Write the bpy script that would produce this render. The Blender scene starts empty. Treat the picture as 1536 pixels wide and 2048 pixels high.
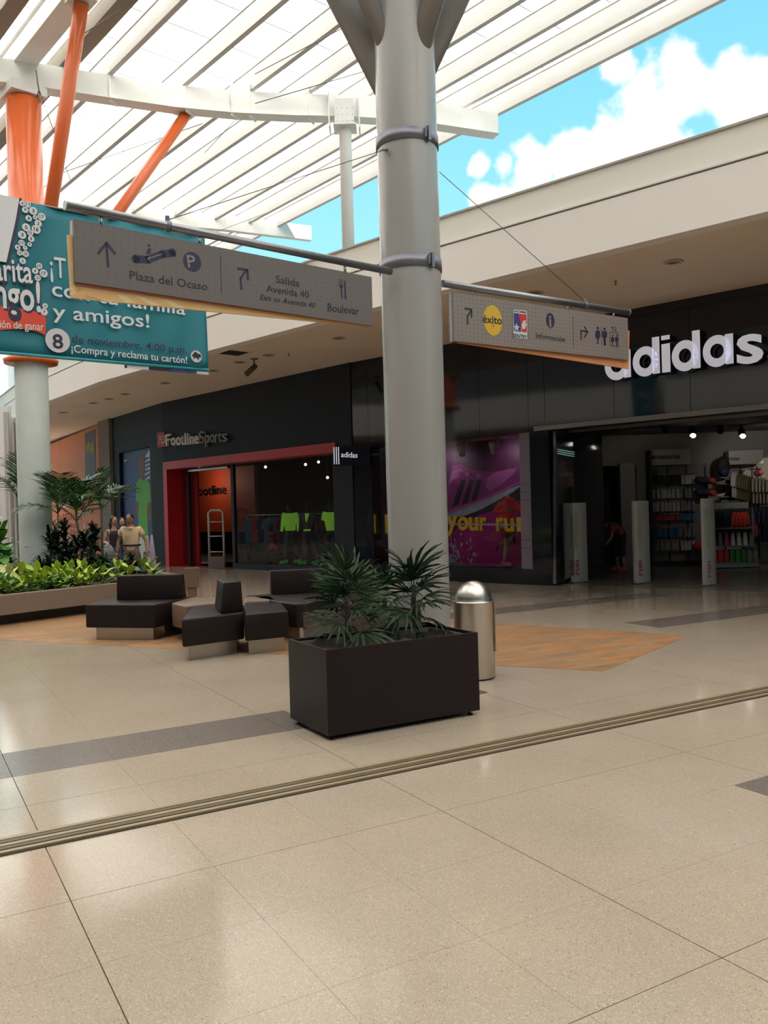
import bpy, bmesh, math, random
from mathutils import Vector, Matrix
R = random.Random(7)
SC = bpy.context.scene
COL = SC.collection
rad = math.radians

# ------------------------------------------------------------------ camera
EYE, FPX, ROLL, PITCH = 1.6, 1700.0, rad(1.6), rad(-0.1685)
cd = bpy.data.cameras.new('camera'); cam = bpy.data.objects.new('camera', cd); COL.objects.link(cam)
cd.sensor_fit = 'VERTICAL'; cd.sensor_height = 36.0; cd.lens = FPX / 2048 * 36.0
cd.clip_start = 0.05; cd.clip_end = 400
cam.matrix_world = Matrix.Translation((0, 0, EYE)) @ Matrix.Rotation(rad(90) + PITCH, 4, 'X') @ Matrix.Rotation(-ROLL, 4, 'Z')
SC.camera = cam

# ------------------------------------------------------------------ sky, sun, exposure
SC.view_settings.view_transform = 'Standard'; SC.view_settings.look = 'None'
SC.view_settings.exposure = 0.0; SC.view_settings.gamma = 1.0; SC.view_settings.use_curve_mapping = False
try:
    SC.cycles.use_denoising = True
    SC.cycles.max_bounces = 8; SC.cycles.diffuse_bounces = 4; SC.cycles.glossy_bounces = 4
    SC.cycles.transmission_bounces = 6; SC.cycles.transparent_max_bounces = 12
    SC.cycles.sample_clamp_indirect = 6.0; SC.cycles.caustics_reflective = False; SC.cycles.caustics_refractive = False
except Exception:
    pass
W = bpy.data.worlds.new('sky'); SC.world = W; W.use_nodes = True
# cumulus banks: direction and angular size
LOBES = [((0.115, 0.921, 0.372), 0.015), ((0.115, 0.935, 0.337), 0.016), ((0.141, 0.919, 0.368), 0.016), ((0.167, 0.915, 0.366), 0.03), ((0.208, 0.903, 0.376), 0.032), ((0.248, 0.893, 0.376), 0.031), ((0.284, 0.875, 0.392), 0.039), ((0.32, 0.857, 0.404), 0.035), ((0.351, 0.848, 0.398), 0.037), ((0.376, 0.837, 0.397), 0.03), ((0.394, 0.851, 0.348), 0.055), ((0.335, 0.876, 0.346), 0.057), ((0.241, 0.914, 0.326), 0.059), ((0.137, 0.941, 0.311), 0.044), ((0.247, 0.863, 0.441), 0.017), ((0.457, 0.815, 0.356), 0.072)]
def build_sky():
    nt = W.node_tree; N = nt.nodes; L = nt.links; N.clear()
    out = N.new('ShaderNodeOutputWorld'); bg = N.new('ShaderNodeBackground'); L.new(bg.outputs[0], out.inputs[0])
    tc = N.new('ShaderNodeTexCoord'); sep = N.new('ShaderNodeSeparateXYZ'); L.new(tc.outputs['Generated'], sep.inputs[0])
    ramp = N.new('ShaderNodeValToRGB'); L.new(sep.outputs['Z'], ramp.inputs[0])
    cr = ramp.color_ramp; cr.elements[0].position = 0.0; cr.elements[0].color = (0.60, 0.98, 1.05, 1)
    cr.elements[1].position = 1.0; cr.elements[1].color = (0.06, 0.36, 0.85, 1)
    e = cr.elements.new(0.28); e.color = (0.42, 0.95, 1.02, 1)
    e = cr.elements.new(0.42); e.color = (0.30, 0.82, 1.0, 1)
    e = cr.elements.new(0.55); e.color = (0.22, 0.70, 0.97, 1)
    nz = N.new('ShaderNodeTexNoise'); nz.inputs['Scale'].default_value = 3.4; nz.inputs['Detail'].default_value = 10; nz.inputs['Roughness'].default_value = 0.6
    mp = N.new('ShaderNodeMapping'); mp.inputs['Scale'].default_value = (1, 1, 1.9); mp.inputs['Location'].default_value = (0.3, 0.1, 0.0)
    L.new(tc.outputs['Generated'], mp.inputs[0]); L.new(mp.outputs[0], nz.inputs['Vector'])
    # cumulus banks as soft lobes in direction, broken up by the noise
    lobes = LOBES + [((-0.7, 0.5, 0.4), 0.15), ((-0.5, -0.75, 0.4), 0.2), ((0.6, -0.6, 0.5), 0.18), ((0.9, 0.1, 0.3), 0.12)]
    acc = None
    for d, r in lobes:
        v = Vector(d).normalized()
        dt = N.new('ShaderNodeVectorMath'); dt.operation = 'DISTANCE'; dt.inputs[1].default_value = v
        L.new(tc.outputs['Generated'], dt.inputs[0])
        mr = N.new('ShaderNodeMapRange'); mr.inputs['From Min'].default_value = 0; mr.inputs['From Max'].default_value = r * 1.6
        mr.inputs['To Min'].default_value = 1.0; mr.inputs['To Max'].default_value = 0.0
        L.new(dt.outputs['Value'], mr.inputs['Value'])
        if acc is None: acc = mr.outputs[0]
        else:
            mx = N.new('ShaderNodeMath'); mx.operation = 'MAXIMUM'; L.new(acc, mx.inputs[0]); L.new(mr.outputs[0], mx.inputs[1]); acc = mx.outputs[0]
    n2 = N.new('ShaderNodeTexNoise'); n2.inputs['Scale'].default_value = 16; n2.inputs['Detail'].default_value = 8
    L.new(tc.outputs['Generated'], n2.inputs['Vector'])
    sb = N.new('ShaderNodeMath'); sb.operation = 'SUBTRACT'; sb.inputs[1].default_value = 0.5; L.new(n2.outputs[0], sb.inputs[0])
    ml = N.new('ShaderNodeMath'); ml.operation = 'MULTIPLY_ADD'; ml.inputs[1].default_value = 2.2; L.new(sb.outputs[0], ml.inputs[0]); L.new(acc, ml.inputs[2])
    cl = N.new('ShaderNodeMapRange'); cl.interpolation_type = 'SMOOTHSTEP'
    cl.inputs['From Min'].default_value = 0.28; cl.inputs['From Max'].default_value = 0.62; L.new(ml.outputs[0], cl.inputs['Value'])
    mix = N.new('ShaderNodeMixRGB'); mix.inputs[2].default_value = (1.25, 1.25, 1.22, 1)
    L.new(cl.outputs[0], mix.inputs[0]); L.new(ramp.outputs[0], mix.inputs[1]); L.new(mix.outputs[0], bg.inputs[0])
    bg.inputs[1].default_value = 1.0
build_sky()
sd = bpy.data.lights.new('sun', 'SUN'); sd.energy = 16.5; sd.angle = rad(0.6); sd.color = (1.0, 0.95, 0.87)
sun = bpy.data.objects.new('sun', sd); COL.objects.link(sun); sun.rotation_euler = (rad(24), rad(-20), 0)

# ------------------------------------------------------------------ view geometry: a pixel of the photograph to a point on a real plane
def ray(px, py):
    u = (px - 768) / FPX; v = (1024 - py) / FPX
    c, s = math.cos(ROLL), math.sin(ROLL)
    u2 = u * c + v * s; v2 = -u * s + v * c
    cp, sp = math.cos(PITCH), math.sin(PITCH)
    return Vector((u2, cp - v2 * sp, sp + v2 * cp))
def atz(px, py, z=0.0):
    d = ray(px, py); t = (z - EYE) / d.z
    return Vector((d.x * t, d.y * t, z))
def aty(px, py, Y):
    d = ray(px, py); t = Y / d.y
    return Vector((d.x * t, Y, EYE + d.z * t))
class Frame:
    """a vertical plane: origin, direction to the viewer's right, normal towards the viewer"""
    def __init__(s, P, Q, z0=0.0):
        s.O = Vector((P[0], P[1], z0)); s.d = Vector((Q[0] - P[0], Q[1] - P[1], 0)); s.len = s.d.length; s.d.normalize()
        s.n = Vector((s.d.y, -s.d.x, 0)); s.up = Vector((0, 0, 1))
    def w(s, u, z, off=0.0): return s.O + s.d * u + s.up * z + s.n * off
    def px(s, x, y, off=0.0):
        d = ray(x, y); O = s.O + s.n * off
        t = (O - Vector((0, 0, EYE))).dot(s.n) / d.dot(s.n)
        p = Vector((0, 0, EYE)) + d * t - s.O
        return p.dot(s.d), p.z
    def poly(s, pts, off=0.0): return [s.px(x, y, off) for x, y in pts]
    def mat(s, u, z, off): 
        m = Matrix.Identity(4)
        for i in range(3):
            m[i][0] = s.d[i]; m[i][1] = s.up[i]; m[i][2] = s.n[i]
        m.translation = s.w(u, z, off); return m
    def shift(s, off):
        f = Frame((0, 0), (1, 0)); f.O = s.O + s.n * off; f.d = s.d; f.n = s.n; f.len = s.len; return f

# ------------------------------------------------------------------ materials
MATS = {}
def mat(name, col, rough=0.5, metal=0.0, var=0.0, vscale=3.0, bump=0.0, bscale=40.0, emit=0.0, spec=0.5, coat=0.0, sheen=0.0):
    if name in MATS: return MATS[name]
    m = bpy.data.materials.new(name); m.use_nodes = True; MATS[name] = m
    nt = m.node_tree; b = nt.nodes['Principled BSDF']
    c = tuple(col) + (1,)
    b.inputs['Base Color'].default_value = c; b.inputs['Roughness'].default_value = rough
    b.inputs['Metallic'].default_value = metal; b.inputs['Specular IOR Level'].default_value = spec
    if coat: b.inputs['Coat Weight'].default_value = coat; b.inputs['Coat Roughness'].default_value = 0.05
    if emit:
        b.inputs['Emission Color'].default_value = c; b.inputs['Emission Strength'].default_value = emit
    tc = nt.nodes.new('ShaderNodeNewGeometry')
    if var:
        n = nt.nodes.new('ShaderNodeTexNoise'); n.inputs['Scale'].default_value = vscale; n.inputs['Detail'].default_value = 5
        nt.links.new(tc.outputs['Position'], n.inputs['Vector'])
        r = nt.nodes.new('ShaderNodeMapRange'); r.inputs['From Min'].default_value = .25; r.inputs['From Max'].default_value = .75
        r.inputs['To Min'].default_value = 1 - var; r.inputs['To Max'].default_value = 1 + var
        nt.links.new(n.outputs[0], r.inputs['Value'])
        mx = nt.nodes.new('ShaderNodeVectorMath'); mx.operation = 'SCALE'; mx.inputs[0].default_value = col
        nt.links.new(r.outputs[0], mx.inputs['Scale']); nt.links.new(mx.outputs[0], b.inputs['Base Color'])
    if bump:
        n = nt.nodes.new('ShaderNodeTexNoise'); n.inputs['Scale'].default_value = bscale; n.inputs['Detail'].default_value = 3
        nt.links.new(tc.outputs['Position'], n.inputs['Vector'])
        bp = nt.nodes.new('ShaderNodeBump'); bp.inputs['Strength'].default_value = bump; bp.inputs['Distance'].default_value = 0.01
        nt.links.new(n.outputs[0], bp.inputs['Height']); nt.links.new(bp.outputs[0], b.inputs['Normal'])
    return m
def srgb(r, g, b):
    f = lambda v: (v / 255 / 12.92) if v / 255 <= 0.04045 else ((v / 255 + 0.055) / 1.055) ** 2.4
    return (f(r), f(g), f(b))
def glass(name, tint=(1, 1, 1), refl=0.06, rough=0.0):
    m = bpy.data.materials.new(name); m.use_nodes = True; nt = m.node_tree; nt.nodes.clear()
    o = nt.nodes.new('ShaderNodeOutputMaterial'); t = nt.nodes.new('ShaderNodeBsdfTransparent'); g = nt.nodes.new('ShaderNodeBsdfGlossy')
    t.inputs[0].default_value = tint + (1,); g.inputs['Roughness'].default_value = rough
    lw = nt.nodes.new('ShaderNodeLayerWeight'); lw.inputs[0].default_value = .5
    pw = nt.nodes.new('ShaderNodeMath'); pw.operation = 'POWER'; pw.inputs[1].default_value = 4.0; nt.links.new(lw.outputs['Facing'], pw.inputs[0])
    fr = nt.nodes.new('ShaderNodeMath'); fr.operation = 'MULTIPLY_ADD'; fr.inputs[1].default_value = .8; fr.inputs[2].default_value = .035; nt.links.new(pw.outputs[0], fr.inputs[0])
    mx = nt.nodes.new('ShaderNodeMixShader')
    nt.links.new(fr.outputs[0], mx.inputs[0]); nt.links.new(t.outputs[0], mx.inputs[1]); nt.links.new(g.outputs[0], mx.inputs[2]); nt.links.new(mx.outputs[0], o.inputs[0])
    MATS[name] = m; return m
def nodes_of(m): return m.node_tree, m.node_tree.nodes['Principled BSDF']
def tex(nt, kind, vec, **kw):
    n = nt.nodes.new(kind)
    for k, v in kw.items(): n.inputs[k].default_value = v
    nt.links.new(vec, n.inputs['Vector']); return n
def terrazzo(name, base, speck, rough, light=None, bigvar=0.07):
    m = bpy.data.materials.new(name); m.use_nodes = True; nt, b = nodes_of(m); MATS[name] = m
    g = nt.nodes.new('ShaderNodeNewGeometry'); P = g.outputs['Position']
    n1 = tex(nt, 'ShaderNodeTexNoise', P, Scale=0.9, Detail=4.0)
    r1 = nt.nodes.new('ShaderNodeMapRange'); r1.inputs['From Min'].default_value = .3; r1.inputs['From Max'].default_value = .7
    r1.inputs['To Min'].default_value = 1 - bigvar; r1.inputs['To Max'].default_value = 1 + bigvar; nt.links.new(n1.outputs[0], r1.inputs['Value'])
    sc = nt.nodes.new('ShaderNodeVectorMath'); sc.operation = 'SCALE'; sc.inputs[0].default_value = base; nt.links.new(r1.outputs[0], sc.inputs['Scale'])
    cur = sc.outputs[0]
    for (scale, th, colr, amt) in ((75.0, 0.07, speck, .6), (190.0, 0.16, speck, .28), (120.0, 0.13, light or base, .35)):
        v = tex(nt, 'ShaderNodeTexVoronoi', P, Scale=scale)
        wn = tex(nt, 'ShaderNodeTexWhiteNoise', v.outputs['Position'])
        lt = nt.nodes.new('ShaderNodeMath'); lt.operation = 'LESS_THAN'; lt.inputs[1].default_value = 0.18 if colr is speck else 0.4
        nt.links.new(wn.outputs['Value'], lt.inputs[0])
        l2 = nt.nodes.new('ShaderNodeMath'); l2.operation = 'LESS_THAN'; l2.inputs[1].default_value = th * 3.2
        nt.links.new(v.outputs['Distance'], l2.inputs[0])
        mu = nt.nodes.new('ShaderNodeMath'); mu.operation = 'MULTIPLY'; nt.links.new(lt.outputs[0], mu.inputs[0]); nt.links.new(l2.outputs[0], mu.inputs[1])
        m2 = nt.nodes.new('ShaderNodeMath'); m2.operation = 'MULTIPLY'; m2.inputs[1].default_value = amt; nt.links.new(mu.outputs[0], m2.inputs[0])
        mx = nt.nodes.new('ShaderNodeMixRGB'); nt.links.new(m2.outputs[0], mx.inputs[0]); nt.links.new(cur, mx.inputs[1]); mx.inputs[2].default_value = colr + (1,)
        cur = mx.outputs[0]
    nt.links.new(cur, b.inputs['Base Color'])
    n3 = tex(nt, 'ShaderNodeTexNoise', P, Scale=1.7, Detail=3.0)
    r3 = nt.nodes.new('ShaderNodeMapRange'); r3.inputs['To Min'].default_value = rough * .7; r3.inputs['To Max'].default_value = rough * 1.4
    nt.links.new(n3.outputs[0], r3.inputs['Value']); nt.links.new(r3.outputs[0], b.inputs['Roughness'])
    b.inputs['Specular IOR Level'].default_value = 0.34
    return m
M_floor = terrazzo('terrazzo_beige', (0.375, 0.306, 0.240), (0.10, 0.075, 0.05), 0.11, (0.60, 0.53, 0.42))
M_dark_t = terrazzo('terrazzo_grey', (0.155, 0.130, 0.115), (0.04, 0.03, 0.03), 0.22, (0.36, 0.33, 0.30))
M_grout = mat('grout', (0.16, 0.125, 0.09), 0.8)
M_granite = terrazzo('granite_wash', (0.215, 0.162, 0.125), (0.08, 0.055, 0.04), 0.5, (0.36, 0.30, 0.24))

def slate_material():
    m = bpy.data.materials.new('rust_slate'); m.use_nodes = True; nt, b = nodes_of(m)
    g = nt.nodes.new('ShaderNodeNewGeometry')
    mp = nt.nodes.new('ShaderNodeMapping'); mp.inputs['Rotation'].default_value = (0, 0, rad(-30)); nt.links.new(g.outputs['Position'], mp.inputs[0])
    m2 = nt.nodes.new('ShaderNodeMapping'); m2.inputs['Scale'].default_value = (0.8, 2.6, 1); nt.links.new(mp.outputs[0], m2.inputs[0])
    n = tex(nt, 'ShaderNodeTexNoise', m2.outputs[0], Scale=2.2, Detail=8.0, Roughness=0.65)
    r = nt.nodes.new('ShaderNodeValToRGB'); cr = r.color_ramp
    cr.elements[0].position = .30; cr.elements[0].color = srgb(122, 118, 110) + (1,)
    cr.elements[1].position = .72; cr.elements[1].color = srgb(166, 114, 72) + (1,)
    for p, c in ((.40, (140, 126, 104)), (.47, (160, 124, 90)), (.56, (164, 118, 80)), (.64, (136, 112, 90))):
        e = cr.elements.new(p); e.color = srgb(*c) + (1,)
    nt.links.new(n.outputs[0], r.inputs[0])
    br = tex(nt, 'ShaderNodeTexBrick', mp.outputs[0], Scale=1.0)
    br.inputs['Color1'].default_value = (.85, .85, .85, 1); br.inputs['Color2'].default_value = (1.15, 1.12, 1.08, 1); br.inputs['Mortar'].default_value = (.55, .5, .45, 1)
    br.inputs['Mortar Size'].default_value = .004; br.inputs['Brick Width'].default_value = .62; br.inputs['Row Height'].default_value = .155
    mx = nt.nodes.new('ShaderNodeMixRGB'); mx.blend_type = 'MULTIPLY'; mx.inputs[0].default_value = 1
    nt.links.new(r.outputs[0], mx.inputs[1]); nt.links.new(br.outputs[0], mx.inputs[2]); nt.links.new(mx.outputs[0], b.inputs['Base Color'])
    bp = nt.nodes.new('ShaderNodeBump'); bp.inputs['Strength'].default_value = .25; bp.inputs['Distance'].default_value = .006
    nt.links.new(n.outputs[0], bp.inputs['Height']); nt.links.new(bp.outputs[0], b.inputs['Normal']); b.inputs['Roughness'].default_value = .38
    return m
M_slate = slate_material()
def translucent(name, col, ribs=True):
    m = bpy.data.materials.new(name); m.use_nodes = True; nt = m.node_tree; nt.nodes.clear()
    o = nt.nodes.new('ShaderNodeOutputMaterial'); t = nt.nodes.new('ShaderNodeBsdfTranslucent'); d = nt.nodes.new('ShaderNodeBsdfDiffuse')
    t.inputs[0].default_value = col + (1,); d.inputs[0].default_value = (.8, .8, .8, 1)
    mx = nt.nodes.new('ShaderNodeMixShader'); mx.inputs[0].default_value = .25
    nt.links.new(t.outputs[0], mx.inputs[1]); nt.links.new(d.outputs[0], mx.inputs[2]); nt.links.new(mx.outputs[0], o.inputs[0])
    return m
M_poly = translucent('polycarbonate', (.97, .91, .84))
def dots_material(name, col, dot, pitch=.045, rad_=.17):
    m = mat(name, col, .45, 0, .04, 2.0); nt, b = nodes_of(m)
    tc = nt.nodes.new('ShaderNodeTexCoord')
    sc = nt.nodes.new('ShaderNodeVectorMath'); sc.operation = 'SCALE'; sc.inputs['Scale'].default_value = 1 / pitch; nt.links.new(tc.outputs['Object'], sc.inputs[0])
    fr = nt.nodes.new('ShaderNodeVectorMath'); fr.operation = 'FRACTION'; nt.links.new(sc.outputs[0], fr.inputs[0])
    ml = nt.nodes.new('ShaderNodeVectorMath'); ml.operation = 'MULTIPLY'; ml.inputs[1].default_value = (1, 0, 1); nt.links.new(fr.outputs[0], ml.inputs[0])
    ds = nt.nodes.new('ShaderNodeVectorMath'); ds.operation = 'DISTANCE'; ds.inputs[1].default_value = (.5, 0, .5); nt.links.new(ml.outputs[0], ds.inputs[0])
    lt = nt.nodes.new('ShaderNodeMath'); lt.operation = 'LESS_THAN'; lt.inputs[1].default_value = rad_; nt.links.new(ds.outputs['Value'], lt.inputs[0])
    src = b.inputs['Base Color'].links[0].from_socket
    mx = nt.nodes.new('ShaderNodeMixRGB'); mx.inputs[2].default_value = dot + (1,); nt.links.new(lt.outputs[0], mx.inputs[0]); nt.links.new(src, mx.inputs[1])
    nt.links.new(mx.outputs[0], b.inputs['Base Color']); return m

M_white = mat('white_steel', (0.84, 0.86, 0.84), 0.45, var=.04)
M_raft = mat('rafter_white', (0.56, 0.56, 0.545), 0.45, var=.03)
M_pillar = mat('pillar_paint', (0.31, 0.30, 0.295), 0.22, var=.03, vscale=1.2, spec=.6)
M_orange = mat('orange_paint', (0.72, 0.14, 0.035), 0.25, var=.04)
M_fascia = mat('fascia_paint', (0.86, 0.82, 0.79), 0.7, var=.02, vscale=.6)
M_fascia2 = mat('fascia_upper', (0.84, 0.82, 0.76), 0.7, var=.02, vscale=.6)
M_soffit = mat('soffit_paint', (0.80, 0.68, 0.57), 0.75, var=.03, vscale=.7)
M_foot = mat('charcoal_cladding', (0.013, 0.0145, 0.022), 0.6, var=.08, spec=.25)
M_black = mat('black_gloss', (0.008, 0.0105, 0.018), 0.06, spec=.55)
M_blackm = mat('black_matt', (0.008, 0.008, 0.010), 0.6)
M_red = mat('red_panel', (0.42, 0.012, 0.014), 0.4, var=.05)
M_dred = mat('dark_red_carpet', (0.13, 0.01, 0.012), 0.9)
M_steel = mat('brushed_steel', (0.50, 0.47, 0.43), 0.30, 1.0, var=.05, bump=.05, bscale=200)
M_tube = mat('galvanised_tube', (0.26, 0.26, 0.28), 0.35, .85)
M_clamp = mat('clamp_grey', (0.19, 0.19, 0.23), 0.4, .5)
M_leather = mat('dark_brown_leather', (0.014, 0.009, 0.009), 0.45, var=.08, vscale=5, bump=.12, bscale=260, spec=.22)
M_tan = mat('tan_leather', (0.150, 0.097, 0.066), 0.45, var=.06, vscale=5, bump=.12, bscale=260)
M_plant = mat('planter_brown', (0.015, 0.008, 0.009), 0.42, var=.12, vscale=4, spec=.25)
M_plant2 = mat('planter_brown_worn', (0.060, 0.036, 0.028), 0.45, var=.12, vscale=4)
M_soil = mat('soil', (0.06, 0.042, 0.03), 0.95, var=.5, vscale=40, bump=1, bscale=60)
M_trunk = mat('palm_fibre', (0.035, 0.022, 0.018), 0.9, var=.4, vscale=60, bump=1, bscale=90)
M_rhapis = mat('rhapis_leaf', (0.012, 0.034, 0.010), 0.5, var=.45, vscale=9, spec=.3)
M_rhapis2 = mat('rhapis_leaf_pale', (0.050, 0.078, 0.036), 0.5, var=.35, vscale=9, spec=.3)
M_lime = mat('lime_leaf', (0.34, 0.45, 0.045), 0.45, var=.35, vscale=7)
M_green = mat('mid_green_leaf', (0.085, 0.22, 0.035), 0.45, var=.35, vscale=7)
M_cream_leaf = mat('cream_leaf', (0.55, 0.58, 0.26), 0.45, var=.25, vscale=12)
M_deep = mat('deep_green_leaf', (0.018, 0.038, 0.018), 0.4, var=.5, vscale=8)
M_frond = mat('palm_frond', (0.035, 0.105, 0.028), 0.4, var=.45, vscale=6)
M_stem = mat('green_stem', (0.10, 0.15, 0.05), 0.5, var=.2)
M_purple = mat('print_purple', (0.020, 0.012, 0.050), 0.5)
M_ink = mat('print_black', (0.012, 0.011, 0.014), 0.5)
M_pw = mat('print_white', (0.60, 0.61, 0.63), 0.5)
M_sign = dots_material('sign_grey', (0.135, 0.110, 0.106), (0.115, 0.093, 0.090))
M_sign2 = dots_material('sign_grey_light', (0.225, 0.19, 0.175), (0.145, 0.12, 0.112))
M_amber = mat('amber_acrylic', (0.72, 0.43, 0.17), 0.4)
M_amber2 = mat('amber_print_pale', (0.74, 0.56, 0.30), 0.4)
M_peach = mat('peach_acrylic', (0.68, 0.29, 0.13), 0.4)
M_teal = mat('banner_teal', (0.008, 0.165, 0.215), 0.55, var=.06, vscale=1.2)
M_fabric_w = mat('banner_white', (0.62, 0.62, 0.64), 0.6)
M_bred = mat('banner_red', (0.62, 0.055, 0.025), 0.55)
M_cable = mat('steel_cable', (0.16, 0.16, 0.16), 0.4, .8)
M_glass = glass('clear_glass', (.82, .84, .86))
M_glass2 = glass('tinted_glass', (.80, .80, .83))
M_letter = mat('letter_white', (0.78, 0.80, 0.92), 0.4, emit=.32)
M_letside = mat('letter_side', (0.02, 0.02, 0.025), 0.3)
M_gate = mat('gate_grey', (0.40, 0.38, 0.36), 0.4, var=.05)
M_wall_in = mat('store_wall', (0.30, 0.28, 0.26), 0.7, var=.04)
M_skin = mat('skin', (0.36, 0.17, 0.10), 0.5, var=.06)
M_skin2 = mat('skin_light', (0.50, 0.27, 0.17), 0.5, var=.06)
M_hair = mat('dark_hair', (0.012, 0.008, 0.007), 0.5)
M_concrete = mat('concrete', (0.20, 0.17, 0.145), 0.85, var=.12, vscale=5, bump=.4, bscale=30)

# ------------------------------------------------------------------ mesh builder
class MB:
    def __init__(s): s.v = []; s.f = []; s.mi = []; s.sm = []
    def add(s, vs, fs, mi=0, smooth=False):
        o = len(s.v); s.v += [Vector(v) for v in vs]
        for f in fs: s.f.append([o + i for i in f]); s.mi.append(mi); s.sm.append(smooth)
        return s
    def box(s, c, size, rz=0.0, mi=0, M=None):
        hx, hy, hz = size[0] / 2, size[1] / 2, size[2] / 2
        vs = [Vector((x, y, z)) for x in (-hx, hx) for y in (-hy, hy) for z in (-hz, hz)]
        m = (M or Matrix.Rotation(rz, 4, 'Z'))
        vs = [m.to_3x3() @ v + Vector(c) for v in vs]
        return s.add(vs, [(0, 1, 3, 2), (4, 6, 7, 5), (0, 4, 5, 1), (2, 3, 7, 6), (0, 2, 6, 4), (1, 5, 7, 3)], mi)
    def hull(s, bot, top, mi=0, smooth=False):
        """closed prism from a bottom ring and a top ring of 3-D points"""
        n = len(bot); vs = list(bot) + list(top)
        fs = [tuple(range(n - 1, -1, -1)), tuple(range(n, 2 * n))]
        fs += [(i, (i + 1) % n, n + (i + 1) % n, n + i) for i in range(n)]
        return s.add(vs, fs, mi, smooth)
    def prism(s, pts, z0, z1, mi=0):
        return s.hull([(x, y, z0) for x, y in pts], [(x, y, z1) for x, y in pts], mi)
    def fpoly(s, F, pts, o0, o1, mi=0):
        return s.hull([F.w(u, z, o0) for u, z in pts], [F.w(u, z, o1) for u, z in pts], mi)
    def fbox(s, F, u0, u1, z0, z1, o0, o1, mi=0):
        return s.fpoly(F, [(u0, z0), (u1, z0), (u1, z1), (u0, z1)], o0, o1, mi)
    def tube(s, pts, r, seg=10, mi=0, cap=True, smooth=True):
        pts = [Vector(p) for p in pts]; rs = r if isinstance(r, (list, tuple)) else [r] * len(pts)
        rings = []; prev = None
        for i, p in enumerate(pts):
            t = (pts[min(i + 1, len(pts) - 1)] - pts[max(i - 1, 0)]).normalized()
            if prev is None:
                a = Vector((0, 0, 1)) if abs(t.z) < .9 else Vector((1, 0, 0)); x = t.cross(a).normalized()
            else: x = (prev - t * prev.dot(t)).normalized()
            prev = x; y = t.cross(x)
            rings.append([p + (x * math.cos(k * 2 * math.pi / seg) + y * math.sin(k * 2 * math.pi / seg)) * rs[i] for k in range(seg)])
        vs = [v for rg in rings for v in rg]
        fs = [(i * seg + k, i * seg + (k + 1) % seg, (i + 1) * seg + (k + 1) % seg, (i + 1) * seg + k) for i in range(len(pts) - 1) for k in range(seg)]
        s.add(vs, fs, mi, smooth)
        if cap: s.add(rings[0], [tuple(range(seg - 1, -1, -1))], mi); s.add(rings[-1], [tuple(range(seg))], mi)
        return s
    def lathe(s, prof, c=(0, 0, 0), seg=40, mi=0, smooth=True):
        vs = []; c = Vector(c)
        for r, z in prof:
            vs += [c + Vector((r * math.cos(2 * math.pi * k / seg), r * math.sin(2 * math.pi * k / seg), z)) for k in range(seg)]
        fs = [(i * seg + k, i * seg + (k + 1) % seg, (i + 1) * seg + (k + 1) % seg, (i + 1) * seg + k) for i in range(len(prof) - 1) for k in range(seg)]
        return s.add(vs, fs, mi, smooth)
    def ball(s, c, r, seg=12, rings=8, mi=0, sc=(1, 1, 1)):
        c = Vector(c); vs = []; fs = []
        for i in range(rings + 1):
            a = math.pi * i / rings
            for k in range(seg):
                b = 2 * math.pi * k / seg
                vs.append(c + Vector((math.sin(a) * math.cos(b) * r * sc[0], math.sin(a) * math.sin(b) * r * sc[1], math.cos(a) * r * sc[2])))
        for i in range(rings):
            for k in range(seg):
                fs.append((i * seg + k, (i + 1) * seg + k, (i + 1) * seg + (k + 1) % seg, i * seg + (k + 1) % seg))
        return s.add(vs, fs, mi, True)
    def mesh(s, name, mats, org=Vector((0, 0, 0)), bevel=0.0):
        me = bpy.data.meshes.new(name)
        me.from_pydata([v - org for v in s.v], [], s.f)
        for m in (mats if isinstance(mats, (list, tuple)) else [mats]): me.materials.append(m)
        me.polygons.foreach_set('material_index', s.mi); me.polygons.foreach_set('use_smooth', s.sm)
        bm = bmesh.new(); bm.from_mesh(me)
        bmesh.ops.remove_doubles(bm, verts=bm.verts, dist=1e-5)
        bmesh.ops.recalc_face_normals(bm, faces=bm.faces)
        if bevel:
            ed = [e for e in bm.edges if len(e.link_faces) == 2 and e.calc_face_angle(0) > .5]
            bmesh.ops.bevel(bm, geom=ed, offset=bevel, segments=3, profile=.5, affect='EDGES', clamp_overlap=True)
            for f in bm.faces: f.smooth = True
        bm.to_mesh(me); bm.free(); me.update(); return me

def obj(name, me, parent=None, loc=None, rz=None):
    o = bpy.data.objects.new(name, me); COL.objects.link(o)
    if parent is not None: o.parent = parent
    if loc is not None: o.location = loc
    if rz is not None: o.rotation_euler = (0, 0, rz)
    return o
ORD = ['first', 'second', 'third', 'fourth', 'fifth', 'sixth', 'seventh', 'eighth', 'ninth', 'tenth', 'eleventh', 'twelfth', 'thirteenth', 'fourteenth', 'fifteenth', 'sixteenth']
SEEN = {}
def nth(lab):
    k = SEEN.get(lab, 0); SEEN[lab] = k + 1; return ORD[k] + ' ' + lab
def thing(name, label, cat, loc=(0, 0, 0), group=None, rz=0.0, kind=None):
    o = bpy.data.objects.new(name, None); COL.objects.link(o); o.empty_display_size = .2
    o.location = loc; o.rotation_euler = (0, 0, rz)
    if label: o['label'] = label
    if cat: o['category'] = cat
    if group: o['group'] = group
    if kind: o['kind'] = kind
    return o
def base_of(o):
    p = Vector((0, 0, 0)); 
    while o is not None: p += Vector(o.location); o = o.parent
    return p
def part(mb, name, m, parent, bevel=0.0, world=True, label=None, kind=None):
    """a mesh part; world=True: the builder holds world coordinates (parents are unrotated)"""
    org = base_of(parent) if (world and parent is not None) else Vector((0, 0, 0))
    o = obj(name, mb.mesh(name, m, org, bevel), parent)
    if label: o['label'] = label
    if kind: o['kind'] = kind
    return o
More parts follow.
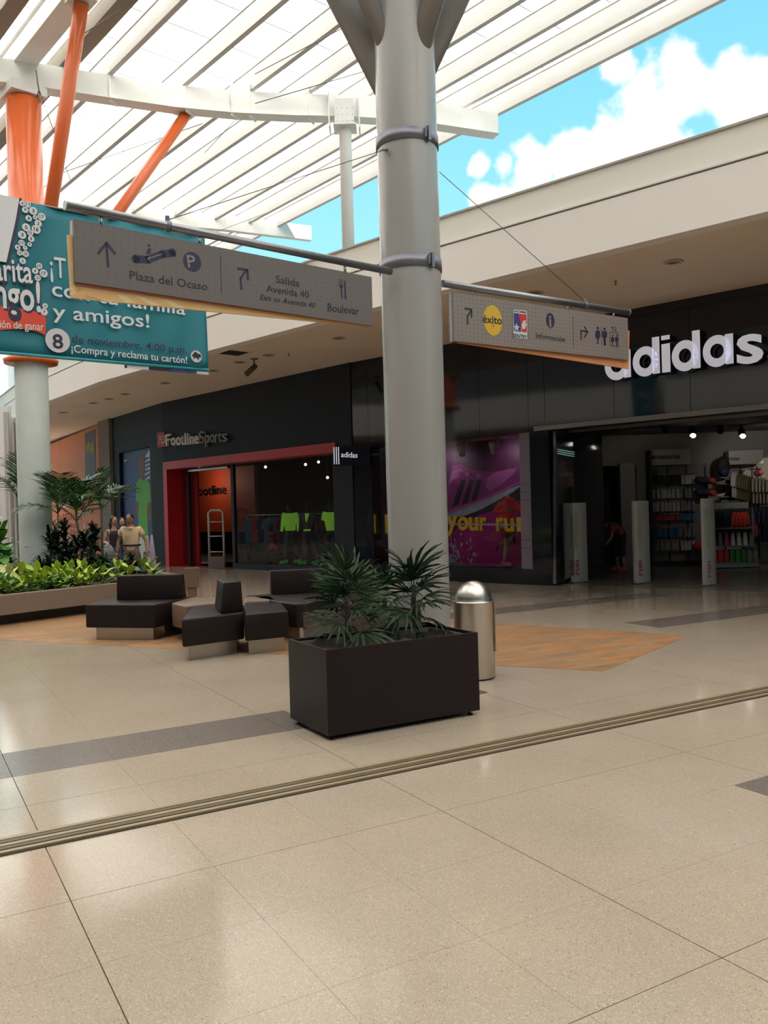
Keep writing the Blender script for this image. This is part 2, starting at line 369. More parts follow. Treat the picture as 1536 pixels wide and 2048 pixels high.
def solo(mb, name, m, label, cat, loc=(0, 0, 0), group=None, bevel=0.0, kind=None):
    o = obj(name, mb.mesh(name, m, Vector(loc), bevel), None, loc)
    if label: o['label'] = label
    if cat: o['category'] = cat
    if group: o['group'] = group
    if kind: o['kind'] = kind
    return o
def copy_tree(o, loc=None, rz=None, label=None, group=None, parent=None, scale=None):
    c = o.copy(); COL.objects.link(c); c.parent = parent
    if loc is not None: c.location = loc
    if rz is not None: c.rotation_euler = (0, 0, rz)
    if scale is not None: c.scale = (scale,) * 3
    if label: c['label'] = label
    if group: c['group'] = group
    for ch in o.children: copy_tree(ch, parent=c)
    return c

# lettering: built-in font turned into a mesh lying on a frame
def text_mesh(body, bold=0.0, ext=0.0, res=3, shear=0.0):
    c = bpy.data.curves.new('t', 'FONT'); c.body = body; c.offset = bold * .45; c.extrude = ext; c.resolution_u = res; c.shear = shear
    o = bpy.data.objects.new('t', c); me = bpy.data.meshes.new_from_object(o)
    bpy.data.objects.remove(o); bpy.data.curves.remove(c); return me
def letters(F, body, u0, u1, z, h, m, parent, off=.004, ext=.001, bold=0.0, name='lettering', shear=0.0, tilt=0.0, align='w'):
    """print body on frame F, baseline from (u0,z) to u1, capital height h, lifted off by off"""
    me = text_mesh(body, bold, 0.5, 3, shear)
    xs = [v.co.x for v in me.vertices]; x0, x1 = min(xs), max(xs)
    sx = (u1 - u0) / (x1 - x0); sy = h / .70
    ct, st = math.cos(tilt), math.sin(tilt)
    org = base_of(parent) if parent is not None else Vector((0, 0, 0))
    for v in me.vertices:
        a = (v.co.x - x0) * sx; b = v.co.y * sy; e = v.co.z * 2 * ext
        v.co = F.w(u0 + a * ct - b * st, z + a * st + b * ct, off + e) - org
    me.materials.append(m)
    o = obj(name, me, parent); return o
def pxletters(F, body, L, Rr, T, m, parent, **kw):
    """baseline-left pixel, baseline-right pixel, top of capitals above the left one"""
    a = F.px(*L, kw.get('off', 0.0)); b = F.px(*Rr, kw.get('off', 0.0)); t = F.px(*T, kw.get('off', 0.0))
    return letters(F, body, a[0], b[0], a[1], t[1] - a[1], m, parent, tilt=math.atan2(b[1] - a[1], b[0] - a[0]), **kw)
def disc(n, cu, cz, r, r2=None):
    r2 = r2 or r
    return [(cu + r * math.cos(2 * math.pi * k / n), cz + r2 * math.sin(2 * math.pi * k / n)) for k in range(n)]
def line2(F, mb, pts, w, o0, o1, mi=0):
    """a stroke of width w along 2-D points on a frame"""
    for (a, b) in zip(pts[:-1], pts[1:]):
        a = Vector(a); b = Vector(b); d = (b - a).normalized(); n = Vector((-d.y, d.x)) * w / 2; e = d * w * .35
        mb.fpoly(F, [tuple(a - e - n), tuple(b + e - n), tuple(b + e + n), tuple(a - e + n)], o0, o1, mi)

# ================================================================== FLOOR
GA = Vector((math.sin(rad(60)), math.cos(rad(60)), 0)); GB = Vector((-math.cos(rad(60)), math.sin(rad(60)), 0))
def g(u, v, z=0.0): p = GA * u + GB * v; return Vector((p.x, p.y, z))
def uv_of(p): return p.x * GA.x + p.y * GA.y, p.x * GB.x + p.y * GB.y
S = .6225
floor = thing('floor', None, None, kind='structure')
mb = MB(); mb.box((0, 12, -.06), (70, 90, .10)); part(mb, 'screed', M_grout, floor)
# rows of slabs: (v0, v1, [(u0, u1) spans of dark slabs])
rows = []
lo = [4.43, 3.75, 3.165, 2.58, 2.0, 1.38, .76, .14]
for a, b in zip(lo[1:], lo[:-1]): rows.append((a, b, [(4.04, 9)] if abs(a - 2.58) < .01 else []))
v = 4.67; rows.append((4.67, 5.13, []))
k = 0; v = 5.13
while v < 42:
    d = []
    if k == 1: d = [(-14, 2.69)]
    if k == 4: d = [(8.40, 30)]
    if k == 8: d = [(3.0, 11.43)]
    if k == 12: d = [(5.0, 10.0)]
    rows.append((v, v + S, d)); v += S; k += 1
ugrid = [.6 + S * i for i in range(-26, 40)]
one = MB(); one.box((.5, .5, -.005), (1, 1, .01)); me_l = one.mesh('tile', M_floor)
one = MB(); one.box((.5, .5, -.005), (1, 1, .01)); me_d = one.mesh('dark_tile', M_dark_t)
cells = []
for v0, v1, darks in rows:
    cuts = sorted(set([round(x, 4) for x in ugrid] + [x for d in darks for x in d if -13 < x < 24]))
    i = 0
    for a, b in zip(cuts[:-1], cuts[1:]):
        if b - a < .02: continue
        dark = any(a >= d[0] - .01 and b <= d[1] + .01 for d in darks)
        c = g((a + b) / 2, (v0 + v1) / 2)
        cells.append((a, b, v0, v1, dark, c))
def in_view(c): return c.y > 1.6 and abs(c.x) < c.y * .50 + .5
vis = sorted([c for c in cells if in_view(c[5])], key=lambda c: c[5].length)
single = set(id(c) for c in vis[:285])
stuff_l, stuff_d = MB(), MB()
for c in cells:
    a, b, v0, v1, dark, ctr = c
    ga = .004 if (round((a - .6) / S) % 3 == 0) else .0006      # every third joint is a wide one
    gb = .003 if round(v0, 2) in (3.75, 2.0, 5.13) else .0006
    if id(c) in single:
        o = obj('dark_tile' if dark else 'tile', me_d if dark else me_l, floor)
        o.location = g(a + ga, v0 + gb); o.rotation_euler = (0, 0, rad(30)); o.scale = (b - a - ga - .0006, v1 - v0 - gb - .0006, 1)
    else:
        (stuff_d if dark else stuff_l).box(ctr - Vector((0, 0, .005)), (b - a - .0025, v1 - v0 - .0025, .01), rad(30))
part(stuff_l, 'far_tile', M_floor, floor, kind='stuff'); part(stuff_d, 'far_dark_tile', M_dark_t, floor, kind='stuff')
# far and near ground beyond the slab rows
# inlaid rust slate field
mb = MB(); mb.prism([(2.05, 8.09), (3.60, 10.11), (1.41, 11.68), (-2.9, 14.75), (-5.0, 15.4), (-9.5, 14.6), (-9.5, 13.3)], 0, .003)
part(mb, 'slate_field', M_slate, floor)
# expansion joint cover
ej = thing('trim_1', None, None, g(3, 4.55), kind='structure')
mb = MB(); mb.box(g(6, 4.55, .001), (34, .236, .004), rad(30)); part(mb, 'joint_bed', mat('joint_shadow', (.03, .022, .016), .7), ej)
for i, vv in enumerate((4.462, 4.508, 4.553, 4.598, 4.643)):
    mb = MB(); mb.box(g(6, vv, .007), (34, .033 if i else .03, .010), rad(30))
    part(mb, 'joint_rib', mat('bronze_rib', (.33, .25, .155), .42, .2, var=.08) if i % 2 == 0 else mat('bronze_rib_dark', (.12, .09, .055), .5, .2, var=.08), ej)
# missing tile recess beside the planter
mb = MB(); mb.box(g(4.22, 5.98, .0025), (.34, .16, .003), rad(30)); solo(mb, 'drain_recess', mat('recess_dirt', (.10, .07, .045), .95, var=.6, vscale=30, bump=1), 'small open recess in the floor behind the bronze planter corner', 'recess', tuple(g(4.22, 5.98)))

# ================================================================== BUILDING SHELL
SOF = 5.15
FA = [(21.5, -4.4), (12.0, 4.1), (4.86, 10.5), (1.05, 13.9), (-1.33, 16.13), (-3.75, 18.5), (-7.32, 22.22), (-9.92, 25.5), (-12.0, 28.6), (-14.8, 32.9), (-18.5, 40)]
B0, C0, D0, E0 = (-.72, 20.4), (-6.9, 26.75), (-9.7, 30.6), (-14.2, 37.2)
AR = (10.5, 10.3)                                            # far right end of the big store front
def off2(poly, d):
    out = []
    for i, p in enumerate(poly):
        a = Vector(poly[max(i - 1, 0)]); b = Vector(poly[min(i + 1, len(poly) - 1)]); t = (b - a).normalized()
        out.append((p[0] + t.y * d, p[1] - t.x * d))         # positive = away from the concourse
    return out
fas = thing('wall_right', None, None, (0, 15, 0), kind='structure')
def band(line, z0, z1, d0, d1, mbx):
    A, Bq = off2(line, d0), off2(line, d1)
    for i in range(len(line) - 1):
        q = [A[i], A[i + 1], Bq[i + 1], Bq[i]]; mbx.prism(q, z0, z1)
mb = MB(); band(FA, SOF, 5.86, 0, .25, mb); part(mb, 'fascia', M_fascia, fas)
mb = MB(); band(FA, 5.86, 5.92, .10, .3, mb); part(mb, 'shadow_gap', M_fascia, fas)
mb = MB(); band(FA, 5.92, 6.33, .03, .3, mb); part(mb, 'parapet', M_fascia2, fas)
mb = MB(); band(FA, 6.33, 6.36, .0, .4, mb); part(mb, 'coping', mat('coping_metal', (.42, .40, .37), .5), fas)
mb = MB(); band(FA, 5.885, 5.90, -.012, .12, mb); part(mb, 'edge_bead', mat('bead_white', (.8, .79, .76), .5), fas)
# roof over the shops and soffit
sof = thing('ceiling', None, None, (0, 18, SOF), kind='structure')
back = [(AR[0] + 1.6, AR[1] - 1.4), AR, B0, C0, D0, E0, (-19, 44)]
outl = [FA[0]] + FA[1:] + [(-19, 44), E0, D0, C0, B0, AR, (12.2, 8.6)]
mb = MB()
A = off2(FA, .25); K = off2(FA, 5.2)
for i in range(len(FA) - 1): mb.prism([A[i], A[i + 1], K[i + 1], K[i]], SOF, SOF + .04)
part(mb, 'soffit', M_soffit, sof)
mb = MB(); K2 = off2(FA, 16); A2 = off2(FA, .3)
for i in range(len(FA) - 1): mb.prism([A2[i], A2[i + 1], K2[i + 1], K2[i]], 5.8, 5.85)
part(mb, 'roof_slab', M_concrete, sof)

# ---- soffit fittings
def downlight(p, i):
    t = thing('downlight', None, 'light', tuple(p), 'recessed downlights in the soffit')
    mb = MB(); mb.lathe([(.085, .0), (.125, -.004), (.14, -.012), (.12, -.016), (.085, -.012)], p, 24); part(mb, 'trim_ring', mat('light_trim', (.50, .47, .42), .5), t)
    mb = MB(); mb.lathe([(.0, .0), (.085, -.004)], p, 24); part(mb, 'lamp', mat('lamp_off', (.22, .19, .16), .4), t)
    return t
dl = [((1347, 523), 'round downlight above the big shop sign'), ((1070, 585), 'round downlight just above the small hanging sign'),
      ((678, 676), 'round downlight under the end of the big hanging sign'), ((537, 710), 'round downlight to the right of the camera'),
      ((478, 724), 'round downlight to the left of the camera'), ((427, 741), 'round downlight at the foot of the teal banner edge'), ((330, 766), 'downlight in the soffit above the charcoal shop')]
for (p, l) in dl:
    t = downlight(atz(p[0], p[1], SOF), 0); t['label'] = l; del t['group']
for p in ((250, 788), (218, 798), (185, 806), (125, 825), (20, 868)):
    t = downlight(atz(p[0], p[1], SOF), 0); t['label'] = nth('downlight counted leftward in the far soffit towards the orange hoarding'); t['group'] = 'far soffit downlights'
for p, l in (((577, 707), 'tiny brass sprinkler head in the soffit beside the camera'), ((1231, 562), 'tiny brass sprinkler head in the soffit near the store sign')):
    q = atz(p[0], p[1], SOF); mb = MB(); mb.lathe([(0, 0), (.03, -.002), (.012, -.012), (.010, -.05), (.026, -.055), (.026, -.06), (0, -.062)], q, 12)
    solo(mb, 'sprinkler', mat('brass', (.25, .18, .10), .4, .6), l, 'sprinkler', tuple(q))
q = atz(468, 705, SOF)
mb = MB(); mb.box(q - Vector((0, 0, .004)), (.52, .52, .012), rad(40)); 
t = thing('access_hatch', 'square black open hatch in the soffit beside the camera', 'hatch', tuple(q))
part(mb, 'opening', M_blackm, t)
for k in range(4):
    mb = MB(); a = rad(40 + 90 * k); mb.box(q + Vector((math.cos(a) * .27, math.sin(a) * .27, -.006)), (.03, .57, .02), a); part(mb, 'hatch_frame', M_soffit, t)
q = atz(508, 717, SOF)
t = thing('security_camera', 'dark bullet security camera hanging from the soffit', 'camera', tuple(q))
mb = MB(); mb.lathe([(0, 0), (.09, -.002), (.09, -.02), (0, -.03)], q, 16); part(mb, 'mount_plate', M_clamp, t)
mb = MB(); mb.tube([q + Vector((0, 0, -.02)), q + Vector((0, 0, -.16)), q + Vector((-.05, -.03, -.22))], .018); part(mb, 'arm', M_clamp, t)
mb = MB(); mb.tube([q + Vector((.03, .02, -.16)), q + Vector((-.17, -.13, -.38))], [.06, .065], 14); part(mb, 'housing', mat('camera_dark', (.08, .075, .075), .4), t)
mb = MB(); mb.tube([q + Vector((-.17, -.13, -.38)), q + Vector((-.18, -.137, -.39))], .05, 14); part(mb, 'lens', M_black, t)

# ================================================================== CANOPY
DH = Vector((-.6675, .7446, 0)); NH = Vector((.7446, .6675, 0)); P0 = Vector((-3.97, 18.17, 10.7)); SL = -.0258
def cp(perp, al, dz=0.0):
    p = P0 + NH * perp + DH * al; p.z = 10.7 + SL * al + dz; return p
can = thing('canopy', 'white steel canopy with translucent sheets over the concourse', 'canopy', tuple(P0))
# a far frame: x along the rafter, u across
def rafter(perp, a0, a1, h=.46, wid=.11, name='rafter', m=M_raft, web=.07, drop=0.0):
    mb = MB(); ln = a1 - a0; c = (a0 + a1) / 2; ang = math.atan2(DH.y, DH.x); tilt = math.atan(SL)
    M = Matrix.Rotation(ang, 4, 'Z') @ Matrix.Rotation(-tilt, 4, 'Y')
    mb.box(cp(perp, c, h / 2 - drop), (ln, web, h), M=M)
    mb.box(cp(perp, c, .012 - drop), (ln, wid, .024), M=M); mb.box(cp(perp, c, h - .012 - drop), (ln, wid, .024), M=M)
    return part(mb, name, m, can)
perps = [-14.0, -12.7, -11.4, -10.1, -8.8, -7.5, -6.2, -4.75, -1.5, -.08, 1.17, 2.22, 3.35, 4.45, 5.45, 6.35]  # first two bays are unseen, added to keep direct sun off the floor
A0, A1 = -27.0, 19.0  # far end drawn out to keep direct sun off the far left
for p_ in perps: rafter(p_, A0, A1)
rafter(-3.0, A0, A1, .50, .42, 'main_girder', M_white, .30, .02)
for p_ in (-3.75, -2.25):
    rafter(p_, A0, A1, .34, .30, 'gutter', mat('gutter_brown', (.30, .26, .21), .6), .30, -.05)
allp = sorted(perps + [-3.0])
for a, b in zip(allp[:-1], allp[1:]):
    mb = MB(); z = .48
    for k in range(8):
        s0 = A0 + (A1 - A0) * k / 8; s1 = A0 + (A1 - A0) * (k + 1) / 8
        mb.add([cp(a, s0, z), cp(b, s0, z), cp(b, s1, z), cp(a, s1, z)], [(0, 1, 2, 3)])
    part(mb, 'roof_sheet', M_poly, can)
mb = MB()
s = A0 + .5
while s < A1:
    a, b = cp(allp[0], s, .53), cp(allp[-1] + .1, s, .53); c = (a + b) / 2
    mb.box(c, ((b - a).length, .03, .05), math.atan2(NH.y, NH.x)); s += 1.15
part(mb, 'purlin', M_white, can, kind='stuff')
def sweep_beam(pts, z0, z1, wid, name, m):
    mb = MB(); L = off2([(p[0], p[1]) for p in pts], -wid / 2); Q = off2([(p[0], p[1]) for p in pts], wid / 2)
    mb.hull  # solid ribbon
    n = len(pts); vs = []
    for i in range(n):
        dz = SL * (Vector((pts[i][0], pts[i][1], 0)) - Vector((P0.x, P0.y, 0))).dot(DH) * 0
        vs += [(L[i][0], L[i][1], z0), (Q[i][0], Q[i][1], z0), (Q[i][0], Q[i][1], z1), (L[i][0], L[i][1], z1)]
    fs = [(4 * i + k, 4 * i + (k + 1) % 4, 4 * i + 4 + (k + 1) % 4, 4 * i + 4 + k) for i in range(n - 1) for k in range(4)] + [(3, 2, 1, 0), (4 * n - 4, 4 * n - 3, 4 * n - 2, 4 * n - 1)]
    mb.add(vs, fs); return part(mb, name, m, can)
ring1 = [(-14.5, 15.9), (-11.5, 16.0), (-9.0, 16.35), (-6.97, 16.92), (-5.61, 17.5), (-4.2, 18.05), (-2.98, 18.38), (-1.7, 18.58), (-.65, 18.68), (.8, 18.95), (2.85, 19.75)]
sweep_beam(ring1, 10.2, 10.68, .2, 'ring_beam', M_white)
sweep_beam([(p[0] - .0, p[1]) for p in ring1], 10.18, 10.20, .34, 'beam_flange', M_white)
ring2 = [(-16, 22.5), (-12, 23.6), (-8, 24.8), (-4.6, 26.0), (-2.1, 27.2)]
sweep_beam(ring2, 10.25, 10.7, .2, 'ring_beam', M_white)
ring3 = [(p[0] + 7.3, p[1] - 8.2) for p in ring1]
sweep_beam(ring3, 10.35, 10.85, .2, 'ring_beam', M_white)
# stiffener plates and column head on the ring
for (x, y) in ((-5.35, 17.65), (-3.9, 18.2), (-2.6, 18.52), (-1.35, 18.7), (-2.98, 18.42)):
    mb = MB(); mb.box((x, y - .08, 10.48), (.03, .26, .72), rad(-20)); part(mb, 'stiffener', M_white, can)
hd = thing('slim_column', 'slim round white column rising above the roof edge behind the pillar', 'column', (-.62, 18.72, 5.85))
mb = MB(); mb.lathe([(0, 5.85), (.135, 5.85), (.135, 9.95), (.15, 9.97), (.19, 10.2), (0, 10.2)], (-.62, 18.72, 0), 24); part(mb, 'shaft', M_white, hd)
mb = MB(); mb.box((-.62, 18.72, 10.0), (.5, .5, .03)); mb.box((-.62, 18.45, 10.25), (.42, .03, .55)); mb.box((-.3, 18.72, 10.3), (.03, .42, .75)); mb.box((-.95, 18.62, 10.3), (.03, .42, .75)); part(mb, 'head_plate', M_white, hd)
for k in range(12):
    mb = MB(); a = k % 4; b = k // 4
    mb.ball((-.5 + .16 - a * .11 - .1, 18.43, 10.05 + b * .14), .014, 6, 4); part(mb, 'bolt', M_white, hd)

# ---- orange-topped column in the planter
cc = Vector((-6.97, 17.0, 0))
oc = thing('orange_column', 'round column with white foot and orange top standing in the planted bed', 'column', tuple(cc))
mb = MB(); mb.lathe([(.315, 0), (.315, 4.75)], cc, 48); part(mb, 'shaft', mat('column_white', (.56, .60, .58), .35, var=.05), oc, label='white lower shaft')
mb = MB(); mb.lathe([(0, 4.70), (.50, 4.70), (.52, 4.78), (.34, 4.86)], cc, 48); part(mb, 'collar', M_orange, oc)
mb = MB(); mb.lathe([(.335, 4.8), (.335, 9.95), (0, 10.0)], cc, 48); part(mb, 'upper_shaft', M_orange, oc, label='orange upper shaft')
mb = MB(); mb.box(cc + Vector((0, 0, 10.1)), (.7, .7, .2), rad(42)); part(mb, 'head_plate', M_white, oc)
t1 = atz(163, 6, 10.55); t2 = atz(373, 228, 10.18)
for tp, r in ((t1, .125), (t2, .115), (Vector((2 * cc.x - t1.x, 2 * cc.y - t1.y, 10.5)), .12), (Vector((2 * cc.x - t2.x, 2 * cc.y - t2.y, 10.2)), .12)):
    tp = Vector((tp.x, tp.y, min(tp.z, 10.6))); hdv = Vector((tp.x - cc.x, tp.y - cc.y, 0)).normalized()
    st = cc + hdv * .25 + Vector((0, 0, 5.6))
    mb = MB(); mb.tube([st, tp], r, 20); part(mb, 'strut', M_orange, oc)
    mb = MB(); mb.box(tp + Vector((0, 0, .03)), (.42, .42, .04), rad(42)); part(mb, 'strut_flange', M_white, oc)

# ---- pillar in front with four raking arms
pc = Vector((.345, 8.8, 0)); PR = .312
pl = thing('tree_pillar', 'tall round grey pillar with raking arms carrying the hanging signs', 'pillar', tuple(pc))
mb = MB(); mb.lathe([(PR, 0), (PR, 10.6)], pc, 64); part(mb, 'shaft', M_pillar, pl)
arms = [(-1.0, -.62, .098, 6.25), (.80, -.80, .118, 6.22), (-.92, .45, .16, 5.95), (.95, .40, .16, 6.15)]
for dx, dy, r, z0 in arms:
    d = Vector((dx, dy, 0)).normalized()
    a = pc + d * .12 + Vector((0, 0, z0 - .1)); b = pc + d * 2.35 + Vector((0, 0, 10.5))
    mb = MB(); mb.tube([a, b], r, 24); part(mb, 'arm', M_pillar, pl)
    q = pc + d * (PR - .02) + Vector((0, 0, z0 + .22))
def clamp(z, h, nm):
    mb = MB(); mb.lathe([(PR + .001, z), (PR + .012, z), (PR + .012, z + h), (PR + .001, z + h)], pc, 64); part(mb, nm, M_clamp, pl)
    mb = MB(); mb.box(pc + Vector((.20, -.262, z + h / 2)), (.03, .07, h * 1.25), rad(35)); part(mb, 'clamp_lug', M_clamp, pl)
    mb = MB(); mb.box(pc + Vector((.165, -.285, z + h / 2)), (.012, .06, h * .8), rad(35)); part(mb, 'clamp_bolt', M_clamp, pl)
clamp(5.30, .115, 'clamp'); clamp(4.03, .115, 'clamp')
mb = MB(); q = aty(762, 300, 8.60); mb.tube([q, aty(772, 298, 8.52)], .014); mb.ball(aty(773, 299, 8.52), .022); part(mb, 'turnbuckle', M_clamp, pl)

# ---- thin stay cables
def cable(a, b, l, r=.006, cat='cable', grp=None):
    mb = MB(); mb.tube([a, b], r, 6); return solo(mb, 'stay_cable', M_cable, l, cat, tuple(a), grp)
cable(cp(-2.6, -.6, -.1), cp(-.9, -8.6, .0), 'long stay cable crossing the roof sheets near the orange strut', .010)
cable(atz(510, 207, 10.4), cp(3.2, -4.2, .0), 'stay cable running from the ring beam up behind the pillar', .009)
cable(atz(510, 148, 10.6), cp(1.6, -5.6, 0), 'steep stay cable above the ring beam', .009)
cable(atz(80, 183, 9.9), atz(156, 405, 9.6), 'slack thin cable hanging from the orange column top', .006)
cable(atz(80, 361, 10.3), atz(405, 247, 10.5), 'thin stay cable low across the roof sheets', .008)
cable(atz(410, 305, 10.3), atz(478, 232, 10.3), 'short oblique stay cable under the ring beam', .008)
mb = MB(); mb.tube([atz(72, 140, 10.2), atz(76, 170, 9.95), atz(80, 190, 9.8), atz(74, 195, 9.78), atz(78, 180, 9.85)], .012, 6); solo(mb, 'cable_loop', M_cable, 'loop of dark cable tied at the orange column top', 'cable', tuple(atz(76, 170, 9.95)))

# ================================================================== HANGING SIGNS
LF = Frame((-2.35, 6.44), (.13, 8.48)); RF = Frame((.69, 8.99), (3.12, 10.6))
def sign_arm(F, a, b, stay, r, label, drops, pend):
    u0, z0 = F.px(*a); u1, z1 = F.px(*b); z = 3.97
    t = thing('sign_arm', label, 'bracket', tuple(F.w(u0, z)))
    mb = MB(); mb.tube([F.w(u0, z), F.w(u1, z)], r, 18); part(mb, 'tube', M_tube, t)
    e = F.w(u0 if pend < 0 else u1, z); mb = MB(); mb.tube([e - F.d * .004, e + F.d * .004], r * 1.04, 18); part(mb, 'end_cap', mat('cap_pale', (.5, .52, .54), .4, .3), t)
    us, _ = F.px(*stay); q = F.w(us, z)
    mb = MB(); mb.tube([q - F.d * .018, q + F.d * .018], r * 1.22, 18); mb.box(q + Vector((0, 0, r + .02)), (.03, .03, .05)); part(mb, 'stay_ring', M_clamp, t)
    for dpx, zb in drops:
        ud = F.px(*dpx)[0]; mb = MB(); mb.tube([F.w(ud, z - r * .8), F.w(ud, zb)], .014, 10); part(mb, 'hanger', M_tube, t)
    return t, q
zt1 = LF.px(147, 441)[1]; zb1 = LF.px(152, 568)[1]; zt1b = LF.px(741, 553)[1]; zb1b = LF.px(745, 650)[1]
ZT = (zt1 + zt1b) / 2; ZB = (zb1 + zb1b) / 2
ta, qa = sign_arm(LF, (130, 412), (781, 543), (335, 440), .036, 'steel tube arm reaching left from the pillar over the big hanging sign', [((202, 440), ZT - .02), ((399, 480), ZT - .02), ((690, 538), ZT - .02)], -1)
mb = MB(); mb.tube([qa + Vector((0, 0, .05)), aty(768, 300, 8.5)], .004, 6); solo(mb, 'guy_wire', M_cable, 'thin guy wire from the big sign arm up to the pillar', 'cable', tuple(qa))
t = thing('hanging_sign', 'long grey directory sign with escalator, parking and cutlery symbols', 'sign', tuple(LF.w(LF.px(147, 441)[0], ZB)))
uL, uR = LF.px(147, 500)[0], LF.px(743, 600)[0]
mb = MB(); mb.fbox(LF, uL, uR, ZB, ZT, -.012, .012); pb = part(mb, 'front_board', M_sign, t)
mb = MB(); mb.fbox(LF, uL, uR, ZB, ZT, -.075, -.055); part(mb, 'back_board', M_sign2, t)
mb = MB(); mb.fbox(LF, uL, uL + .012, ZB, ZT, -.055, -.012); part(mb, 'edge_strip', mat('edge_pale', (.50, .50, .52), .5), t)
amb = LF.shift(-.035)
aw = lambda x, y: amb.px(x, y)
za = aw(134, 470)[1]; zb = aw(140, 598)[1]
mb = MB(); mb.fpoly(amb, [aw(134, 470), aw(141, 596), aw(735, 654), (aw(735, 640)[0], ZT - .1), (uL + .05, ZT - .1), (uL + .05, za)], -.01, .01); part(mb, 'amber_board', M_amber, t)
c0 = (uL - .0, ZB - .10)
for k in range(9):                                             # sun rays printed on the amber board
    a0 = rad(100 + k * 13); a1 = a0 + rad(6)
for k in range(26):
    a = rad(88 + k * 10.5); r1 = .24
    c = aw(163, 588); p1 = (c[0] + .028 * math.cos(a), c[1] + .028 * math.sin(a)); 
    pts = [p1, (c[0] + r1 * math.cos(a - .045), c[1] + r1 * math.sin(a - .045)), (c[0] + r1 * math.cos(a + .045), c[1] + r1 * math.sin(a + .045))]
    x0, zmin = aw(135, 480)[0] + .004, aw(141, 596)[1] + .004
    pts = [(max(x0, p[0]), max(zmin + max(0, (p[0] - x0)) * .0, p[1])) for p in pts]
    if len(set((round(p[0], 3), round(p[1], 3)) for p in pts)) == 3: 
        mb = MB(); mb.fpoly(amb, pts, .0101, .0115); part(mb, 'sun_ray', M_amber2, t)
for a_, b_, c_ in (((230, 590), (262, 606), (300, 590)), ((268, 594), (312, 611), (330, 598)), ((316, 599), (362, 616), (372, 604))):
    mb = MB(); p = [aw(*a_), aw(a_[0] + 18, a_[1] + 1), aw(b_[0] + 8, b_[1] + 1), aw(b_[0] - 12, b_[1])]; mb.fpoly(amb, p, .0101, .0115); part(mb, 'sun_ray', M_amber2, t)
mb = MB(); mb.fpoly(LF.shift(-.02), [LF.shift(-.02).px(150, 500), LF.shift(-.02).px(153, 571), LF.shift(-.02).px(737, 652), (uR - .02, ZB + .1)], -.004, .004); part(mb, 'orange_edge', mat('orange_acrylic', (.60, .20, .09), .4), t)
F = LF; o0, o1 = .0125, .0145; w2 = lambda *a: F.px(*a, .0125)
mb = MB(); line2(F, mb, [w2(216, 533), w2(213, 488)], .020, o0, o1); line2(F, mb, [w2(197, 506), w2(213, 486), w2(230, 507)], .020, o0, o1); part(mb, 'arrow_up', M_purple, t)
mb = MB(); line2(F, mb, [w2(483, 578), w2(481, 557), w2(492, 541)], .019, o0, o1); line2(F, mb, [w2(476, 537), w2(495, 540), w2(496, 559)], .019, o0, o1); part(mb, 'arrow_bend', M_purple, t)
mb = MB(); line2(F, mb, [w2(272, 518), w2(296, 519), w2(325, 508), w2(345, 506)], .058, o0, o1); mb.fpoly(F, disc(20, *w2(271, 518), .033), o0, o1); mb.fpoly(F, disc(20, *w2(345, 505), .033), o0, o1)
mb.fpoly(F, disc(14, *w2(298, 491), .011), o0, o1); mb.fpoly(F, [w2(292, 508), w2(296, 497), w2(302, 497), w2(301, 507)], o0, o1); part(mb, 'escalator_symbol', M_purple, t)
mb = MB(); line2(F, mb, [w2(297, 517), w2(324, 508)], .007, o1, o1 + .001); line2(F, mb, [w2(299, 513), w2(295, 518), w2(300, 521)], .007, o1, o1 + .001); part(mb, 'escalator_arrow', M_sign2, t)
mb = MB(); mb.fpoly(F, disc(32, *w2(384.5, 523.5), .082), o0, o1); part(mb, 'parking_disc', M_purple, t)
pxletters(F, 'P', (376, 534), (392, 535), (376, 510), M_sign2, t, off=.0155, bold=.03)
pxletters(F, 'Plaza del Ocaso', (260, 558), (415, 581), (260, 541), M_ink, t, off=.0135)
mb = MB(); line2(F, mb, [w2(441, 512), w2(443, 587)], .004, o0, o1); part(mb, 'divider_line', M_ink, t)
pxletters(F, 'Salida', (552, 565), (599, 574), (552, 550), M_ink, t, off=.0135)
pxletters(F, 'Avenida 40', (533, 583), (618, 596), (533, 569), M_ink, t, off=.0135)
pxletters(F, 'Exit to Avenida 40', (520, 599), (631, 616), (520, 588), M_ink, t, off=.0135, shear=.25)
pxletters(F, 'Boulevar', (656, 622), (718, 630), (656, 606), M_ink, t, off=.0135)
mb = MB()
for dx in (0, 3.2, 6.4): line2(F, mb, [w2(678.5 + dx, 559), w2(678.7 + dx, 570)], .005, o0, o1)
line2(F, mb, [w2(682, 571), w2(684, 596)], .014, o0, o1); mb.fpoly(F, [w2(678, 570), w2(686.5, 571), w2(684.5, 577), w2(681, 576)], o0, o1)
part(mb, 'fork_symbol', M_purple, t)
mb = MB(); line2(F, mb, [w2(689.5, 563), w2(691, 597)], .018, o0, o1); part(mb, 'knife_symbol', M_purple, t)

